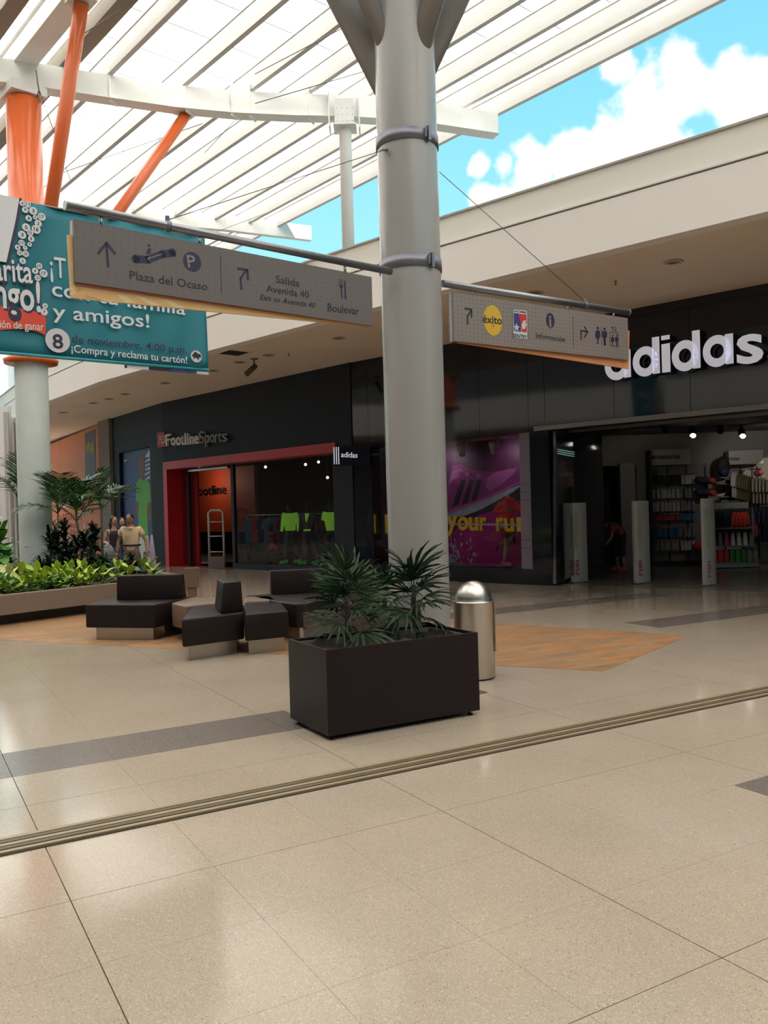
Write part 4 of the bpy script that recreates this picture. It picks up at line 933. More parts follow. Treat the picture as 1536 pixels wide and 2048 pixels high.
# header clad in gloss panels
cuts = [0.02, AF.px(735, 800)[0], AF.px(820, 800)[0], AF.px(955, 700)[0], AF.px(1053, 700)[0], AF.px(1086, 700)[0], AF.px(1225, 700)[0]]
while cuts[-1] < Lx: cuts.append(cuts[-1] + 1.45)
zj = [zw1, AF.px(1000, 790)[1], SOF - .22]
for i in range(len(cuts) - 1):
    z0s = [zw1, SOF - .20]
    wallbox(AF, cuts[i] + .004, cuts[i + 1] - .004, zw1 if cuts[i + 1] < uc + .6 else zl, SOF - .18, -.04, 0, 'panel', M_black, aw_)
wallbox(AF, 0, Lx, zl, SOF, -.3, -.045, 'header_core', M_blackm, aw_)
wallbox(AF, 0.02, Lx, SOF - .165, SOF, -.045, -.03, 'recess_strip', M_blackm, aw_)
wallbox(AF, 0.03, uw0, 0, zw1, -.3, 0, 'pier', M_black, aw_)
wallbox(AF, uw0, uc, 0, zw0, -.3, 0, 'plinth', M_black, aw_)
wallbox(AF, uw1, uc, zw0, zw1, -.3, 0, 'pier', M_black, aw_)
wallbox(AF, uc - .3, uc + .0, 0, zl, -2.2, -.3, 'return_wall', M_black, aw_)
wallbox(AF, uc - .3, Lx, zl - .0, zl + .09, -.02, .07, 'header_strip', mat('strip_alu', (.20, .19, .18), .4, .6), aw_)
wallbox(AF, uc + .3, Lx, zl - .06, zl, -.34, -.26, 'inner_strip', MATS['strip_alu'], aw_)
# little cream angular loudspeakers stuck in the recess? (the photo shows only crumpled tape bits)
# shop window
win = thing('window_1', None, None, tuple(AF.w(uw0, zw0)), kind='structure')
wallbox(AF, uw0, uw1, zw0, zw1, -.03, -.02, 'pane', M_glass2, win)
wallbox(AF, uw0 - .3, uw1 + .02, zw0 - .1, zw0, -1.05, -.03, 'window_floor', mat('win_floor', (.12, .09, .10), .5), win)
wallbox(AF, uw0 - .3, uw1 + .02, zw1, zw1 + .1, -1.05, -.03, 'window_ceiling', mat('win_ceiling', (.42, .36, .30), .7), win)
wallbox(AF, uw1, uw1 + .05, zw0, zw1, -1.05, -.03, 'window_side', mat('win_side', (.16, .13, .16), .5), win)
wallbox(AF, uw0 - .35, uw0 - .3, zw0, zw1, -1.05, -.03, 'window_side', MATS['win_side'], win)
# printed backdrop
bf = AF.shift(-1.0); F = bf
bd = thing('window_backdrop', 'magenta running-shoe backdrop with yellow slogan in the shop window', 'poster', tuple(bf.w(0, zw0)))
M_mag = mat('print_magenta', (.42, .012, .19), .45, var=.2, vscale=1.2); M_plum = mat('reflection_plum', (.10, .018, .07), .5); M_pinkd = mat('print_shoe', (.24, .035, .17), .5, var=.2, vscale=4)
M_pink = mat('print_pink', (.42, .10, .32), .5, var=.12, vscale=5); M_shoe_d = mat('print_dark', (.025, .018, .03), .5); M_pale = mat('print_pale_blue', (.33, .40, .44), .5, var=.2, vscale=10)
mb = MB(); mb.fbox(F, uw0 - .3, uw1, zw0, zw1, -.03, 0); part(mb, 'backdrop_sheet', M_mag, bd)
fp = lambda pts: [F.px(*p) for p in pts]
def flat(pts, a, b, n, m):
    mb = MB(); mb.fpoly(F, fp(pts), a, b); part(mb, n, m, bd)
flat([(735, 880), (1042, 868), (1042, 935), (985, 955), (900, 985), (735, 1000)], 0, .002, 'reflection_field', M_plum)  # plum paints in the dark reflection over the upper backdrop
flat([(735, 1035), (895, 1018), (1000, 985), (1042, 962), (1042, 1000), (960, 1030), (900, 1065), (735, 1100)], .001, .003, 'shadow_field', M_shoe_d)
flat([(893, 1030), (893, 1025), (1042, 968), (1042, 972), (1025, 985), (960, 1020), (925, 1033), (893, 1038)], .003, .006, 'shoe_sole', M_pale)
flat([(893, 1024), (893, 975), (899, 955), (906, 931), (922, 929), (940, 938), (962, 942), (985, 944), (1008, 940), (1042, 930), (1042, 966), (1015, 978), (960, 1003), (893, 1030)], .005, .009, 'shoe_upper', M_pinkd)
flat([(972, 975), (975, 955), (990, 946), (1015, 940), (1034, 937), (1026, 950), (1005, 968), (980, 982)], .009, .012, 'shoe_toe_patch', M_pink)
flat([(896, 972), (901, 955), (908, 940), (921, 936), (933, 946), (905, 962)], .009, .012, 'shoe_heel_patch', M_pink)
flat([(893, 1024), (960, 1000), (1042, 962), (1042, 966), (960, 1005), (893, 1029)], .009, .013, 'sole_line', M_pink)
for k, (a, b, c_, d) in enumerate((((905, 1014), (923, 960), (932, 960), (916, 1011)), ((924, 1009), (940, 959), (948, 960), (935, 1006)), ((943, 1003), (955, 960), (964, 960), (952, 1000)))):
    flat([a, b, c_, d], .012, .016, 'shoe_stripe', M_shoe_d)
for k in range(5):
    x = 910 + k * 11; flat([(x, 941 + k * 1.5), (x + 9, 943 + k * 1.5), (x + 7, 950 + k * 1.5), (x - 2, 949 + k * 1.5)], .013, .018, 'shoe_lace', M_pinkd if k % 2 else M_pink)
mb = MB()
for k in range(26):
    for j in range(6):
        x = 962 + k * 3.1; y = 988 - k * 1.55 - j * 3.4
        c_ = F.px(x, y); mb.fpoly(F, disc(5, c_[0], c_[1], .008), .013, .015)
part(mb, 'mesh_dots', M_shoe_d, bd, kind='stuff')
mb = MB(); rr = random.Random(3)
for k in range(75):
    x = 894 + abs(rr.gauss(0, 26)); y = 1058 + rr.random() ** .8 * 70 + (x - 894) * .25; s_ = rr.uniform(.02, .055)
    if x < 968 and y < 1133: c_ = F.px(x, y); mb.fpoly(F, disc(8, c_[0], c_[1], s_ * .7, s_), .003 + .0006 * k, .006 + .0006 * k)
for k in range(60):
    x = 746 + rr.random() * 26; y = 1010 + rr.random() * 110; c_ = F.px(x, y); mb.fpoly(F, disc(8, c_[0], c_[1], rr.uniform(.02, .05)), .003 + .0006 * k, .006 + .0006 * k)
part(mb, 'foam_beads', M_pale, bd, kind='stuff')
# slogan stuck to the inside of the pane
GF = AF.shift(-.03); M_yel = mat('slogan_yellow', (.92, .56, .02), .45); M_yels = mat('slogan_yellow_side', (.45, .22, .01), .5)
for ch, x0, x1, yb, hh in (('l', 745.5, 751, 1065, 36), ('l', 771, 777, 1065, 36), ('y', 894, 915, 1058, 27), ('o', 916, 937, 1059, 27), ('u', 938, 957, 1059.5, 27), ('r', 960, 974, 1060, 27), ('r', 993, 1007, 1061, 27), ('u', 1009, 1028, 1061.5, 27), ('l', 1034, 1042.5, 1061.5, 27)):
    A = GF.px(x0, yb); Bq = GF.px(x1, yb); T = GF.px(x0, yb - hh)
    letters(GF, ch, A[0] - .03, Bq[0] - .03, A[1] - .015, T[1] - A[1] + (.11 if ch in 'your' and hh == 27 else 0), M_yels, bd, off=-.045, ext=.035, bold=.06, name='slogan_letter_side')
    letters(GF, ch, A[0], Bq[0], A[1], T[1] - A[1] + (.11 if ch in 'your' and hh == 27 else 0), M_yel, bd, off=-.004, ext=.003, bold=.05, name='slogan_letter')
mb = MB()
for k in range(28):
    x = 900 + k * 5; y = 1048.5 + k * .05; mb.fpoly(GF, [GF.px(x, y + 2), GF.px(x + 3.6, y + 2), GF.px(x + 3.6, y - 2.6), GF.px(x, y - 2.6)], .001, .002)
part(mb, 'small_caption', mat('caption_grey', (.30, .27, .32), .5), bd, kind='stuff')
# frosted strip on the right of the pane
st_ = thing('window_decal', 'frosted lilac strip on the right edge of the magenta shop window', 'sticker', tuple(AF.w(uw1, zw0)))
mb = MB(); mb.fpoly(AF, [AF.px(1043, 1140), AF.px(1065, 1138.5), AF.px(1058, 865), AF.px(1038, 867)], -.018, -.006); part(mb, 'strip', mat('decal_lilac', (.15, .125, .17), .35), st_)
for y in (970, 985, 1001, 1081, 1096):
    mb = MB(); mb.fpoly(AF, [AF.px(1043, y), AF.px(1064, y), AF.px(1064, y - .8), AF.px(1043, y - .8)], -.006, -.004); part(mb, 'decal_line', M_ink, st_)
# window spotlights
for x, y in ((896, 893), (960, 886), (1023, 880)):
    q = bf.w(*bf.px(x, y - 12), .55); q.z = zw1
    t = thing('window_spotlight', 'white can spotlight at the top of the magenta window, ' + {896: 'nearest the pillar', 960: 'middle one of three', 1023: 'nearest the frosted strip'}[x], 'spotlight', tuple(q), 'window spotlights')
    mb = MB(); mb.tube([q, q - Vector((0, 0, .22))], .045, 14); part(mb, 'mount', mat('spot_white', (.55, .52, .46), .5), t)
    mb = MB(); mb.tube([q + Vector((-.12, -.05, -.10)), q + Vector((-.07, 0.05, -.34))], [.085, .065], 16); part(mb, 'can', MATS['spot_white'], t)

# ---- the big illuminated letters
bl = thing('shop_letters', 'large white lower-case channel letters on the gloss black store front', 'sign', tuple(AF.w(AF.px(1217, 740)[0], AF.px(1217, 762)[1])))
LFm = AF.shift(.02)
def ringpts(cu, cz, ro, ri, n=40):
    return [(cu + ro * math.cos(2 * math.pi * k / n), cz + ro * math.sin(2 * math.pi * k / n)) for k in range(n)], [(cu + ri * math.cos(2 * math.pi * k / n), cz + ri * math.sin(2 * math.pi * k / n)) for k in range(n)]
def ring_ex(mb, cu, cz, rox, roz, rix, riz, o0, o1, mi_f, mi_s, n=40):
    O_ = disc(n, cu, cz, rox, roz); I_ = disc(n, cu, cz, rix, riz); F = AF
    vs = [F.w(u, z, o0) for u, z in O_] + [F.w(u, z, o1) for u, z in O_] + [F.w(u, z, o0) for u, z in I_] + [F.w(u, z, o1) for u, z in I_]
    for k in range(n):
        j = (k + 1) % n
        mb.add([vs[k], vs[j], vs[n + j], vs[n + k]], [(0, 1, 2, 3)], mi_s); mb.add([vs[2 * n + k], vs[2 * n + j], vs[3 * n + j], vs[3 * n + k]], [(3, 2, 1, 0)], mi_s)
        mb.add([vs[n + k], vs[n + j], vs[3 * n + j], vs[3 * n + k]], [(0, 1, 2, 3)], mi_f)
def bar_ex(mb, u0, u1, z0, z1, o0, o1, cut=0.0):
    mb.fpoly(AF, [(u0, z0 + cut), (u1, z0), (u1, z1), (u0, z1)], o0, o1 - .004, 1); mb.fpoly(AF, [(u0, z0 + cut), (u1, z0), (u1, z1), (u0, z1)], o1 - .004, o1, 0)
Lz0, Lz1 = AF.px(1296, 753)[1], AF.px(1290, 702)[1]
zb_ = (AF.px(1240, 762)[1] + AF.px(1440, 734)[1]) / 2 ; xh = (AF.px(1440, 674)[1] - AF.px(1440, 735)[1]); asc = (AF.px(1397, 664)[1] - AF.px(1397, 741)[1])
def glyph(ch, x0, x1, parent):
    u0, u1 = AF.px(x0, 720)[0], AF.px(x1, 720)[0]; mb = MB(); o0, o1 = .03, .16; sw = .135
    if ch in 'ad':
        rx = (u1 - u0 - .03) / 2; ring_ex(mb, u0 + rx, zb_ + xh / 2, rx, xh / 2 + .01, rx - sw * .95, xh / 2 - sw, o0, o1, 0, 1)
        bar_ex(mb, u1 - sw, u1, zb_ + .015, zb_ + (xh if ch == 'a' else asc), o0, o1)
    elif ch == 'i':
        bar_ex(mb, u0, u1, zb_ + .015, zb_ + xh, o0, o1); bar_ex(mb, u0, u1, zb_ + xh + .07, zb_ + asc, o0, o1)
    part(mb, 'channel_letter', [M_letter, M_letside], parent)
glyph('a', 1217, 1269, bl); glyph('d', 1273, 1327, bl); glyph('i', 1331, 1348, bl); glyph('d', 1351, 1408, bl); glyph('a', 1413, 1474, bl)
u0, u1 = AF.px(1480, 700)[0], AF.px(1533, 700)[0]
letters(AF, 's', u0, u1, zb_, xh * 1.30, M_letside, bl, off=.09, ext=.06, bold=.045, name='channel_letter'); letters(AF, 's', u0, u1, zb_, xh * 1.30, M_letter, bl, off=.158, ext=.004, bold=.045, name='letter_face')
mb = MB(); mb.fpoly(AF, disc(16, u1 + .1, zb_ + .05, .045), .05, .12); part(mb, 'dot', M_letter, bl)

# ---- store interior
ins = thing('wall_left', None, None, tuple(AF.w(uc, 0, -2)), kind='structure')
ZC = zl + .25
IF_ = Frame((6.62, 21.6), (13.5, 21.0))                           # rear wall with the goods
M_wi = M_wall_in; M_ci = mat('store_ceiling', (.10, .095, .09), .8)
mb = MB(); mb.fbox(IF_, -.25, 12, 0, ZC, -.3, -.1); part(mb, 'rear_wall', M_wi, ins)
mb = MB(); mb.fbox(IF_, -2.6, -.25, 2.55, ZC, -.3, -.1); part(mb, 'rear_wall', M_wi, ins)
mb = MB(); mb.fbox(IF_, -.62, -.25, 0, 2.6, -.3, .2); part(mb, 'rear_pier', M_wi, ins)
mb = MB(); mb.fbox(IF_, -7, 2, 0, 4.6, -2.6, -2.4); part(mb, 'outer_wall', M_blackm, ins)
mb = MB(); mb.fbox(IF_, -4.6, -.4, 0, 2.6, -2.2, -2.0); part(mb, 'alcove_wall', mat('alcove_dark', (.11, .105, .10), .8), ins)
mb = MB(); mb.fbox(IF_, -3.4, -3.3, 0, ZC, -2.2, 3.2); part(mb, 'side_wall', M_blackm, ins)
mb = MB(); mb.fbox(IF_, -3.4, -2.5, 0, ZC, -.3, -.1); part(mb, 'rear_wall', M_wi, ins)
mb = MB(); mb.fbox(IF_, -.5, -.4, 0, ZC, -2.2, -.2); part(mb, 'alcove_side', MATS['alcove_dark'], ins)
mb = MB(); mb.fbox(IF_, -2.7, -2.6, 0, ZC, -2.2, -.2); part(mb, 'alcove_side', MATS['alcove_dark'], ins)
mb = MB(); mb.prism([tuple(AF.w(uc - .3, 0, -.3).xy), tuple(AF.w(Lx, 0, -.3).xy), (17, 12), (17, 25), (2.8, 25)], ZC, ZC + .1); part(mb, 'store_ceiling', M_ci, ins)
mb = MB(); mb.prism([tuple(AF.w(uc, 0, -.35).xy), tuple(AF.w(Lx, 0, -.35).xy), (17, 12), (17, 25), (3.4, 25)], .001, .006); part(mb, 'store_floor', mat('store_floor', (.20, .17, .145), .25, var=.1), ins)
mb = MB(); mb.box((17, 18, 2.2), (.2, 14, 4.4)); part(mb, 'side_wall', M_wi, ins)
# glossy black panel with three glowing stripes inside the entrance
gp = thing('stripe_panel', 'dark panel with three pale green glowing stripes beside the entrance', 'panel', tuple(AF.w(uc + .05, 2.4, -1.2)))
RFm = Frame(tuple(AF.w(uc + .02, 0, -.9).xy), (5.0, 20.6)); F = RFm
mb = MB(); mb.fpoly(F, [F.px(1112, 1168), F.px(1171, 1140), F.px(1171, 860), F.px(1112, 862)], -.05, 0); part(mb, 'panel_body', M_black, gp)
for k in range(3):
    for (xa, xb, ya, yb) in ((1116, 1171, 898, 908), (1093, 1113, 910, 917)):
        if xb < 1120: continue
        mb = MB(); y0 = ya + k * 4.2; y1 = yb + k * 4.2; mb.fpoly(F, [F.px(xa, y0 + 1.6), F.px(xb, y1 + 1.6), F.px(xb, y1), F.px(xa, y0)], 0, .02)
        part(mb, 'light_stripe', mat('stripe_glow', (.30, .55, .50), .5, emit=.22), gp)
# antitheft pedestals
for i, (x0, x1, yb, yt, l) in enumerate(((1144, 1174, 1167, 1006, 'antitheft pedestal nearest the shop window, pale printed panel'), (1270, 1299, 1169, 1002, 'middle antitheft pedestal in front of the wall of socks'), (1408, 1430, 1173, 997, 'antitheft pedestal in front of the low stand'))):
    a = atz(x0, yb); b = atz(x1, yb - 3); t = thing('antitheft_pedestal', l, 'pedestal', tuple((a + b) / 2), 'antitheft pedestals')
    F = Frame(tuple(a.xy), tuple(b.xy)); zt_ = F.px(x0, yt)[1]
    mb = MB(); n = 8
    prof = [(F.len * k / n, .035 * math.sin(math.pi * k / n) + .03) for k in range(n + 1)]
    pts = [F.w(u, 0, o) for u, o in prof] + [F.w(F.len - u * 1.0, 0, -o) for u, o in prof]
    mb.hull([p for p in pts], [p + Vector((0, 0, zt_)) for p in pts]); part(mb, 'panel', M_gate, t)
    mb = MB(); mb.fbox(F, -.03, F.len + .03, 0, .03, -.09, .09); part(mb, 'foot', M_steel, t)
    mb = MB(); mb.fbox(F, F.len - .02, F.len + .03, zt_ * .62, zt_ * .70, -.03, .03); part(mb, 'lock', M_blackm, t)
    me = text_mesh('run', .03, .5); 
    M = Matrix(((0, -1, 0), (1, 0, 0), (0, 0, 1)))
    for v in me.vertices:
        v.co = F.w(F.len * .32 - v.co.y * .19 + .0, .16 + v.co.x * .23, .075 + v.co.z * .002) - base_of(t)
    me.materials.append(mat('pedestal_pink', (.40, .06, .12), .5)); obj('lettering', me, t)
    me = text_mesh('boost your', .03, .5)
    for v in me.vertices:
        v.co = F.w(F.len * .32 - v.co.y * .17, .70 + v.co.x * .17, .075 + v.co.z * .002) - base_of(t)
    me.materials.append(mat('pedestal_yellow', (.48, .42, .22), .5)); obj('lettering', me, t)
# ceiling spots
for x, y, l in ((1385, 870, 'lit track spotlight above the middle of the store wall'), (1484, 871, 'lit track spotlight above the hanging clothes'), (1330, 860, 'unlit dark track spotlight above the white header panel'), (1440, 862, 'unlit dark track spotlight between the two lit ones')):
    q = aty(x, y, 19.6); t = thing('track_spotlight', l, 'spotlight', tuple(q), 'track spotlights in the store'); lit = y > 868
    mb = MB(); mb.tube([Vector((q.x, q.y, ZC)), q + Vector((0, .05, .12))], .02, 8); part(mb, 'stem', M_blackm, t)
    mb = MB(); mb.tube([q + Vector((.03, .12, .14)), q + Vector((-.02, -.08, -.02))], .075, 14); part(mb, 'can', M_blackm, t)
    mb = MB(); mb.tube([q + Vector((-.02, -.08, -.02)), q + Vector((-.022, -.085, -.025))], .066, 14); part(mb, 'lens', mat('spot_glow', (1, .95, .85), .5, emit=6.0) if lit else M_blackm, t)
def point(loc, e, col=(1, .93, .82), r=.1):
    l = bpy.data.lights.new('store_fill_lamp', 'SPOT'); l.energy = e * 1.3; l.color = col; l.shadow_soft_size = r; l.spot_size = rad(130); l.spot_blend = .6   # added fill lamps without visible fittings, aimed at the goods
    o = bpy.data.objects.new('store_fill_lamp', l); COL.objects.link(o); o.location = loc; o.rotation_euler = Vector((.68, .73, -.55)).to_track_quat('-Z', 'Y').to_euler()
point((8.4, 18.9, 2.95), 24, r=.1); point((11.2, 18.4, 2.95), 22, r=.1); point((5.6, 19.6, 2.95), 4, r=.06)
sp = bpy.data.lights.new('store_spot', 'SPOT'); sp.energy = 90; sp.spot_size = rad(28); sp.color = (1, .9, .7); so = bpy.data.objects.new('store_spot', sp); COL.objects.link(so); so.location = (9.9, 18.9, 2.9)
so.rotation_euler = (Vector((9.75, 20.9, 2.2)) - Vector((9.9, 18.9, 2.9))).to_track_quat('-Z', 'Y').to_euler()
for u_ in (.35, .75): 
    q = AF.w(uw0 + (uw1 - uw0) * u_, zw1 - .25, -.5); point(tuple(q), 10, (1, .95, .95), .22)
for u_ in (2.4, 5.0, 7.4):
    q = FF.w(u_, 3.7, -2.2); point(tuple(q), 9 if u_ > 2.5 else 16, (1, .9, .8), .2)
for x, y in ((611, 929), (637, 924), (655, 955), (531, 934)):
    q = aty(x, y, 26.5); mb = MB(); mb.tube([Vector((q.x, q.y, 3.9)), q + Vector((0, 0, .06))], .02, 6); t = thing('shop_spotlight', {611: 'leftmost of the two warm bulbs high behind the shop glass', 637: 'right-hand warm bulb high behind the shop glass', 655: 'lowest warm bulb, above the right mannequin', 531: 'cold little bulb near the dark mullion of the charcoal shop'}[x], 'spotlight', tuple(q), 'spotlights in the charcoal shop'); part(mb, 'stem', M_blackm, t)
    mb = MB(); mb.ball(q, .045, 10, 6); part(mb, 'bulb', mat('bulb_warm', (1, .8, .5), .5, emit=3.0), t)

# ---- goods in the store
F = IF_.shift(.05)
def on(F, x, y, off=0.0): u, z = F.px(x, y, off); return F.w(u, z, off)
t = thing('header_board', 'white header board reading accessories over the sock wall', 'sign', tuple(on(F, 1296, 927)))
a, b = F.px(1296, 901), F.px(1376, 929); mb = MB(); mb.fbox(F, a[0], b[0], b[1], a[1], 0, .25); part(mb, 'board', mat('board_white', (.42, .41, .39), .5), t)
pxletters(F.shift(.25), 'accessories', (1303, 918), (1361, 917), (1303, 908), M_ink, t, off=.006, bold=.05)
t = thing('header_board', 'white header board reading women over the clothes rail', 'sign', tuple(on(F, 1450, 927)))
a, b = F.px(1451, 903), F.px(1520, 928); mb = MB(); mb.fbox(F, a[0], b[0], b[1], a[1], 0, .25); part(mb, 'board', MATS['board_white'], t)
pxletters(F.shift(.25), 'women', (1455, 921), (1479, 920.5), (1455, 913), M_ink, t, off=.006, bold=.05)
t = thing('display_wall', 'dark framed slotted wall rack carrying the rows of socks', 'rack', tuple(F.w(0, 0)))
a, b = F.px(1290, 903), F.px(1301, 1130); mb = MB(); mb.fbox(F, a[0], b[0], 0, a[1], 0, .45); part(mb, 'side_panel', M_blackm, t)
a, b = F.px(1300, 930), F.px(1420, 1128); mb = MB(); mb.fbox(F, a[0], b[0], .1, a[1], 0, .03); part(mb, 'back_panel', mat('rack_grey', (.16, .15, .145), .6), t)
for x in (1334, 1372, 1409, 1446, 1482, 1513):
    u = F.px(x, 950)[0]; mb = MB(); mb.fbox(F, u - .02, u + .02, .1, F.px(x, 932)[1], .03, .05); part(mb, 'slot_rail', M_blackm, t)
mb = MB(); mb.fbox(F, F.px(1300, 1100)[0], F.px(1420, 1100)[0], .0, .1, 0, .4); part(mb, 'kick_board', M_blackm, t)
for y in (950, 977, 1003, 1028, 1055, 1081):
    a = F.px(1303, y); b = F.px(1386, y - 1); mb = MB(); mb.tube([F.w(a[0], a[1], .12), F.w(b[0], a[1], .12)], .012, 6); part(mb, 'rail', M_steel, t)
def pack_mesh(m, w=.085, h=.26, nm='sock_pack'):
    mb = MB(); mb.hull([(-w / 2, -.02, -h), (w * .35, -.02, -h), (w * .35, .02, -h), (-w / 2, .02, -h)], [(-w * .4, -.025, -.03), (w * .4, -.025, -.03), (w * .4, .025, -.03), (-w * .4, .025, -.03)])
    mb.hull([(-w * .4, -.02, -h * .45), (w * .75, -.02, -h), (w * .55, .02, -h), (-w * .4, .02, -h * .45)], [(-w * .3, -.02, -h * .3), (w * .4, -.02, -h * .4), (w * .4, .02, -h * .4), (-w * .3, .02, -h * .3)])
    mb.tube([(0, 0, .0), (0, 0, -.04)], .006, 5)
    return mb.mesh(nm, m)
cw = {n: mat('goods_' + n, c, .7) for n, c in dict(white=(.50, .49, .47), grey=(.20, .20, .21), black=(.015, .015, .018), red=(.50, .04, .03), pink=(.45, .06, .12), blue=(.03, .16, .33), navy=(.02, .03, .08), violet=(.12, .08, .42), beige=(.34, .29, .24), green=(.05, .22, .06), yellow=(.6, .3, .04), olive=(.13, .12, .05)).items()}
packs = {n: pack_mesh(m) for n, m in cw.items()}; smallp = {n: pack_mesh(m, .07, .17, 'glove_pack') for n, m in cw.items()}
rowsg = [(950, ('cap pouches in the top rack row', 'pouch from the left in the top row of the sock rack'), 'black', None, 12), (977, ('socks in the second rack row', 'white sock pair from the left in the second rack row'), 'white', 'grey', 11), (1003, ('socks in the third rack row', 'pale sock pair from the left in the third rack row'), 'white', 'grey', 11),
         (1028, ('small items in the fourth rack row', 'small pink or blue item from the left in the fourth rack row'), 'pink', 'blue', 13), (1055, ('socks in the fifth rack row', 'blue or grey sock pair from the left in the fifth rack row'), 'blue', 'grey', 11), (1081, ('socks in the bottom rack row', 'beige sock pair from the left in the bottom rack row'), 'beige', 'white', 11)]
rr = random.Random(11)
for y, lab, c1, c2, n in rowsg:
    a = F.px(1306, y); b = F.px(1384, y)
    for k in range(n):
        c = c1 if (k < n * .6 or c2 is None) else c2
        if c1 == 'black' and k > 7: c = 'white'
        o = obj('sock_pack', (smallp if y == 1028 else packs)[c]); o.location = F.w(a[0] + (b[0] - a[0]) * k / (n - 1), a[1], .12); o.rotation_euler = (rr.uniform(-.1, .1), rr.uniform(-.12, .12), rr.uniform(-.5, .3)); o['label'] = nth(lab[1]); o['category'] = 'socks'; o['group'] = lab[0]
def cap_thing(p, m, lab, s=1.0, grp=None):
    t = thing('cap', lab, 'cap', tuple(p), grp); mb = MB(); mb.ball(p, .11 * s, 14, 8, sc=(1, 1, .8)); part(mb, 'crown', m, t)
    mb = MB(); mb.hull([p + Vector(v) * s for v in ((-.08, -.08, -.02), (.08, -.08, -.02), (.07, -.20, -.05), (-.07, -.20, -.05))], [p + Vector(v) * s for v in ((-.08, -.08, .0), (.08, -.08, .0), (.07, -.20, -.035), (-.07, -.20, -.035))]); part(mb, 'peak', m, t)
cap_thing(on(F, 1423, 962, .3), cw['red'], 'upper red cap on the rack edge'); cap_thing(on(F, 1424, 986, .3), cw['red'], 'lower red cap on the rack edge')
cap_thing(on(F, 1430, 1012, .5), cw['yellow'], 'yellow cap behind the right antitheft pedestal')
for k, (x, y) in enumerate(((1398, 960), (1410, 960), (1398, 984), (1410, 984))): cap_thing(on(F, x, y, .25), cw['navy'], nth('navy cap of four beside the red caps'), 1.0, 'navy caps')
t = thing('shelf_stack', 'stack of glass shelves with shoes beside the red caps', 'shelf', tuple(on(F, 1452, 1004)))
for y in (956, 969, 994, 1003):
    a = F.px(1432, y); b = F.px(1470, y); mb = MB(); mb.fbox(F, a[0], b[0], a[1] - .012, a[1] + .006, .02, .4); part(mb, 'shelf', M_steel, t)
for k, (x, y, c) in enumerate(((1442, 993, 'white'), (1456, 993, 'black'), (1458, 968, 'black'), (1441, 968, 'grey'), (1452, 1002, 'blue'))):
    q = on(F, x, y, .25); mb = MB(); mb.hull([q + Vector(v) for v in ((-.12, -.05, 0), (.13, -.05, 0), (.13, .05, 0), (-.12, .05, 0))], [q + Vector(v) for v in ((-.10, -.04, .05), (.12, -.03, .10), (.12, .03, .10), (-.10, .04, .05))])
    solo(mb, 'sports_shoe', cw[c], {(1442, 993): 'white sports shoe on the lower glass shelf', (1456, 993): 'black sports shoe on the lower glass shelf', (1458, 968): 'black sports shoe on the upper glass shelf', (1441, 968): 'grey sports shoe on the upper glass shelf', (1452, 1002): 'blue sports shoe on the lowest glass shelf'}[(x, y)], 'shoe', tuple(q), 'shoes on the glass shelves', bevel=.012)
def backpack(p, lab):
    t = thing('backpack', lab, 'backpack', tuple(p)); mb = MB(); mb.ball(p + Vector((0, 0, .26)), .17, 16, 10, sc=(1, .6, 1.6)); part(mb, 'body', cw['black'], t)
    mb = MB(); mb.ball(p + Vector((0, -.08, .14)), .12, 12, 8, sc=(1, .5, .9)); part(mb, 'front_pocket', cw['navy'], t); mb = MB(); mb.tube([p + Vector((-.03, 0, .50)), p + Vector((0, 0, .57)), p + Vector((.03, 0, .50))], .008, 6); part(mb, 'handle', cw['pink'], t)
backpack(on(F, 1447, 955, .25), 'black backpack standing on top of the glass shelves')
def garment(p, m, lab, w=.40, h=.62, grp=None, rz=0.0):
    t = thing('shirt', lab, 'shirt', tuple(p), grp, rz=rz)
    P = [(-w * .12, 0), (w * .12, 0), (w * .5, -.10), (w * .62, -.34), (w * .46, -.38), (w * .40, -.22), (w * .42, -h), (-w * .42, -h), (-w * .40, -.22), (-w * .46, -.38), (-w * .62, -.34), (-w * .5, -.10)]
    mb = MB(); mb.hull([(x, .02, z) for x, z in P], [(x, -.02, z) for x, z in P]); part(mb, 'cloth', m, t, world=False, bevel=.006)
    mb = MB(); mb.tube([(0, 0, 0), (0, 0, .05), (.03, 0, .08), (0, 0, .10)], .005, 6); part(mb, 'hook', M_steel, t, world=False)
for k in range(7): garment(on(F, 1468 + k * 5, 944 + k * 1.5, .5 - k * .02), cw['white'] if k < 2 else cw['olive'], nth('top from the left on the spotlit rail of white and olive tops'), .4, .62, 'olive tops on the rail', rz=.9)
for k in range(8): garment(on(F, 1508 + k * 7, 956, .55), cw['beige'], nth('pale top from the left on the rail at the far right of the store'), .4, .62, 'pale tops on the rail', rz=1.0)
for k in range(4): garment(on(F, 1504 + k * 9, 1018, .7), cw['navy'], nth('dark garment from the left on the lower rail under the pale tops'), .4, .8, 'dark garments', rz=.9)
garment(on(F, 1507, 1040, .9), cw['pink'], 'pink top hanging beside the low stand', .28, .42, rz=.6)
cap_thing(on(F, 1516, 946, .35), cw['pink'], 'pink cap on top of the wall shelf above the pale tops')
t = thing('clothes_rail', 'steel rails carrying the hanging tops at the right of the store', 'rail', tuple(on(F, 1500, 944)))
for (x0, x1, y, o_) in ((1455, 1510, 941, .45), (1500, 1570, 950, .5), (1500, 1570, 1012, .7)):
    a = F.px(x0, y); b = F.px(x1, y); mb = MB(); mb.tube([F.w(a[0], a[1], o_), F.w(b[0], a[1], o_)], .015, 8); part(mb, 'rail', M_steel, t)
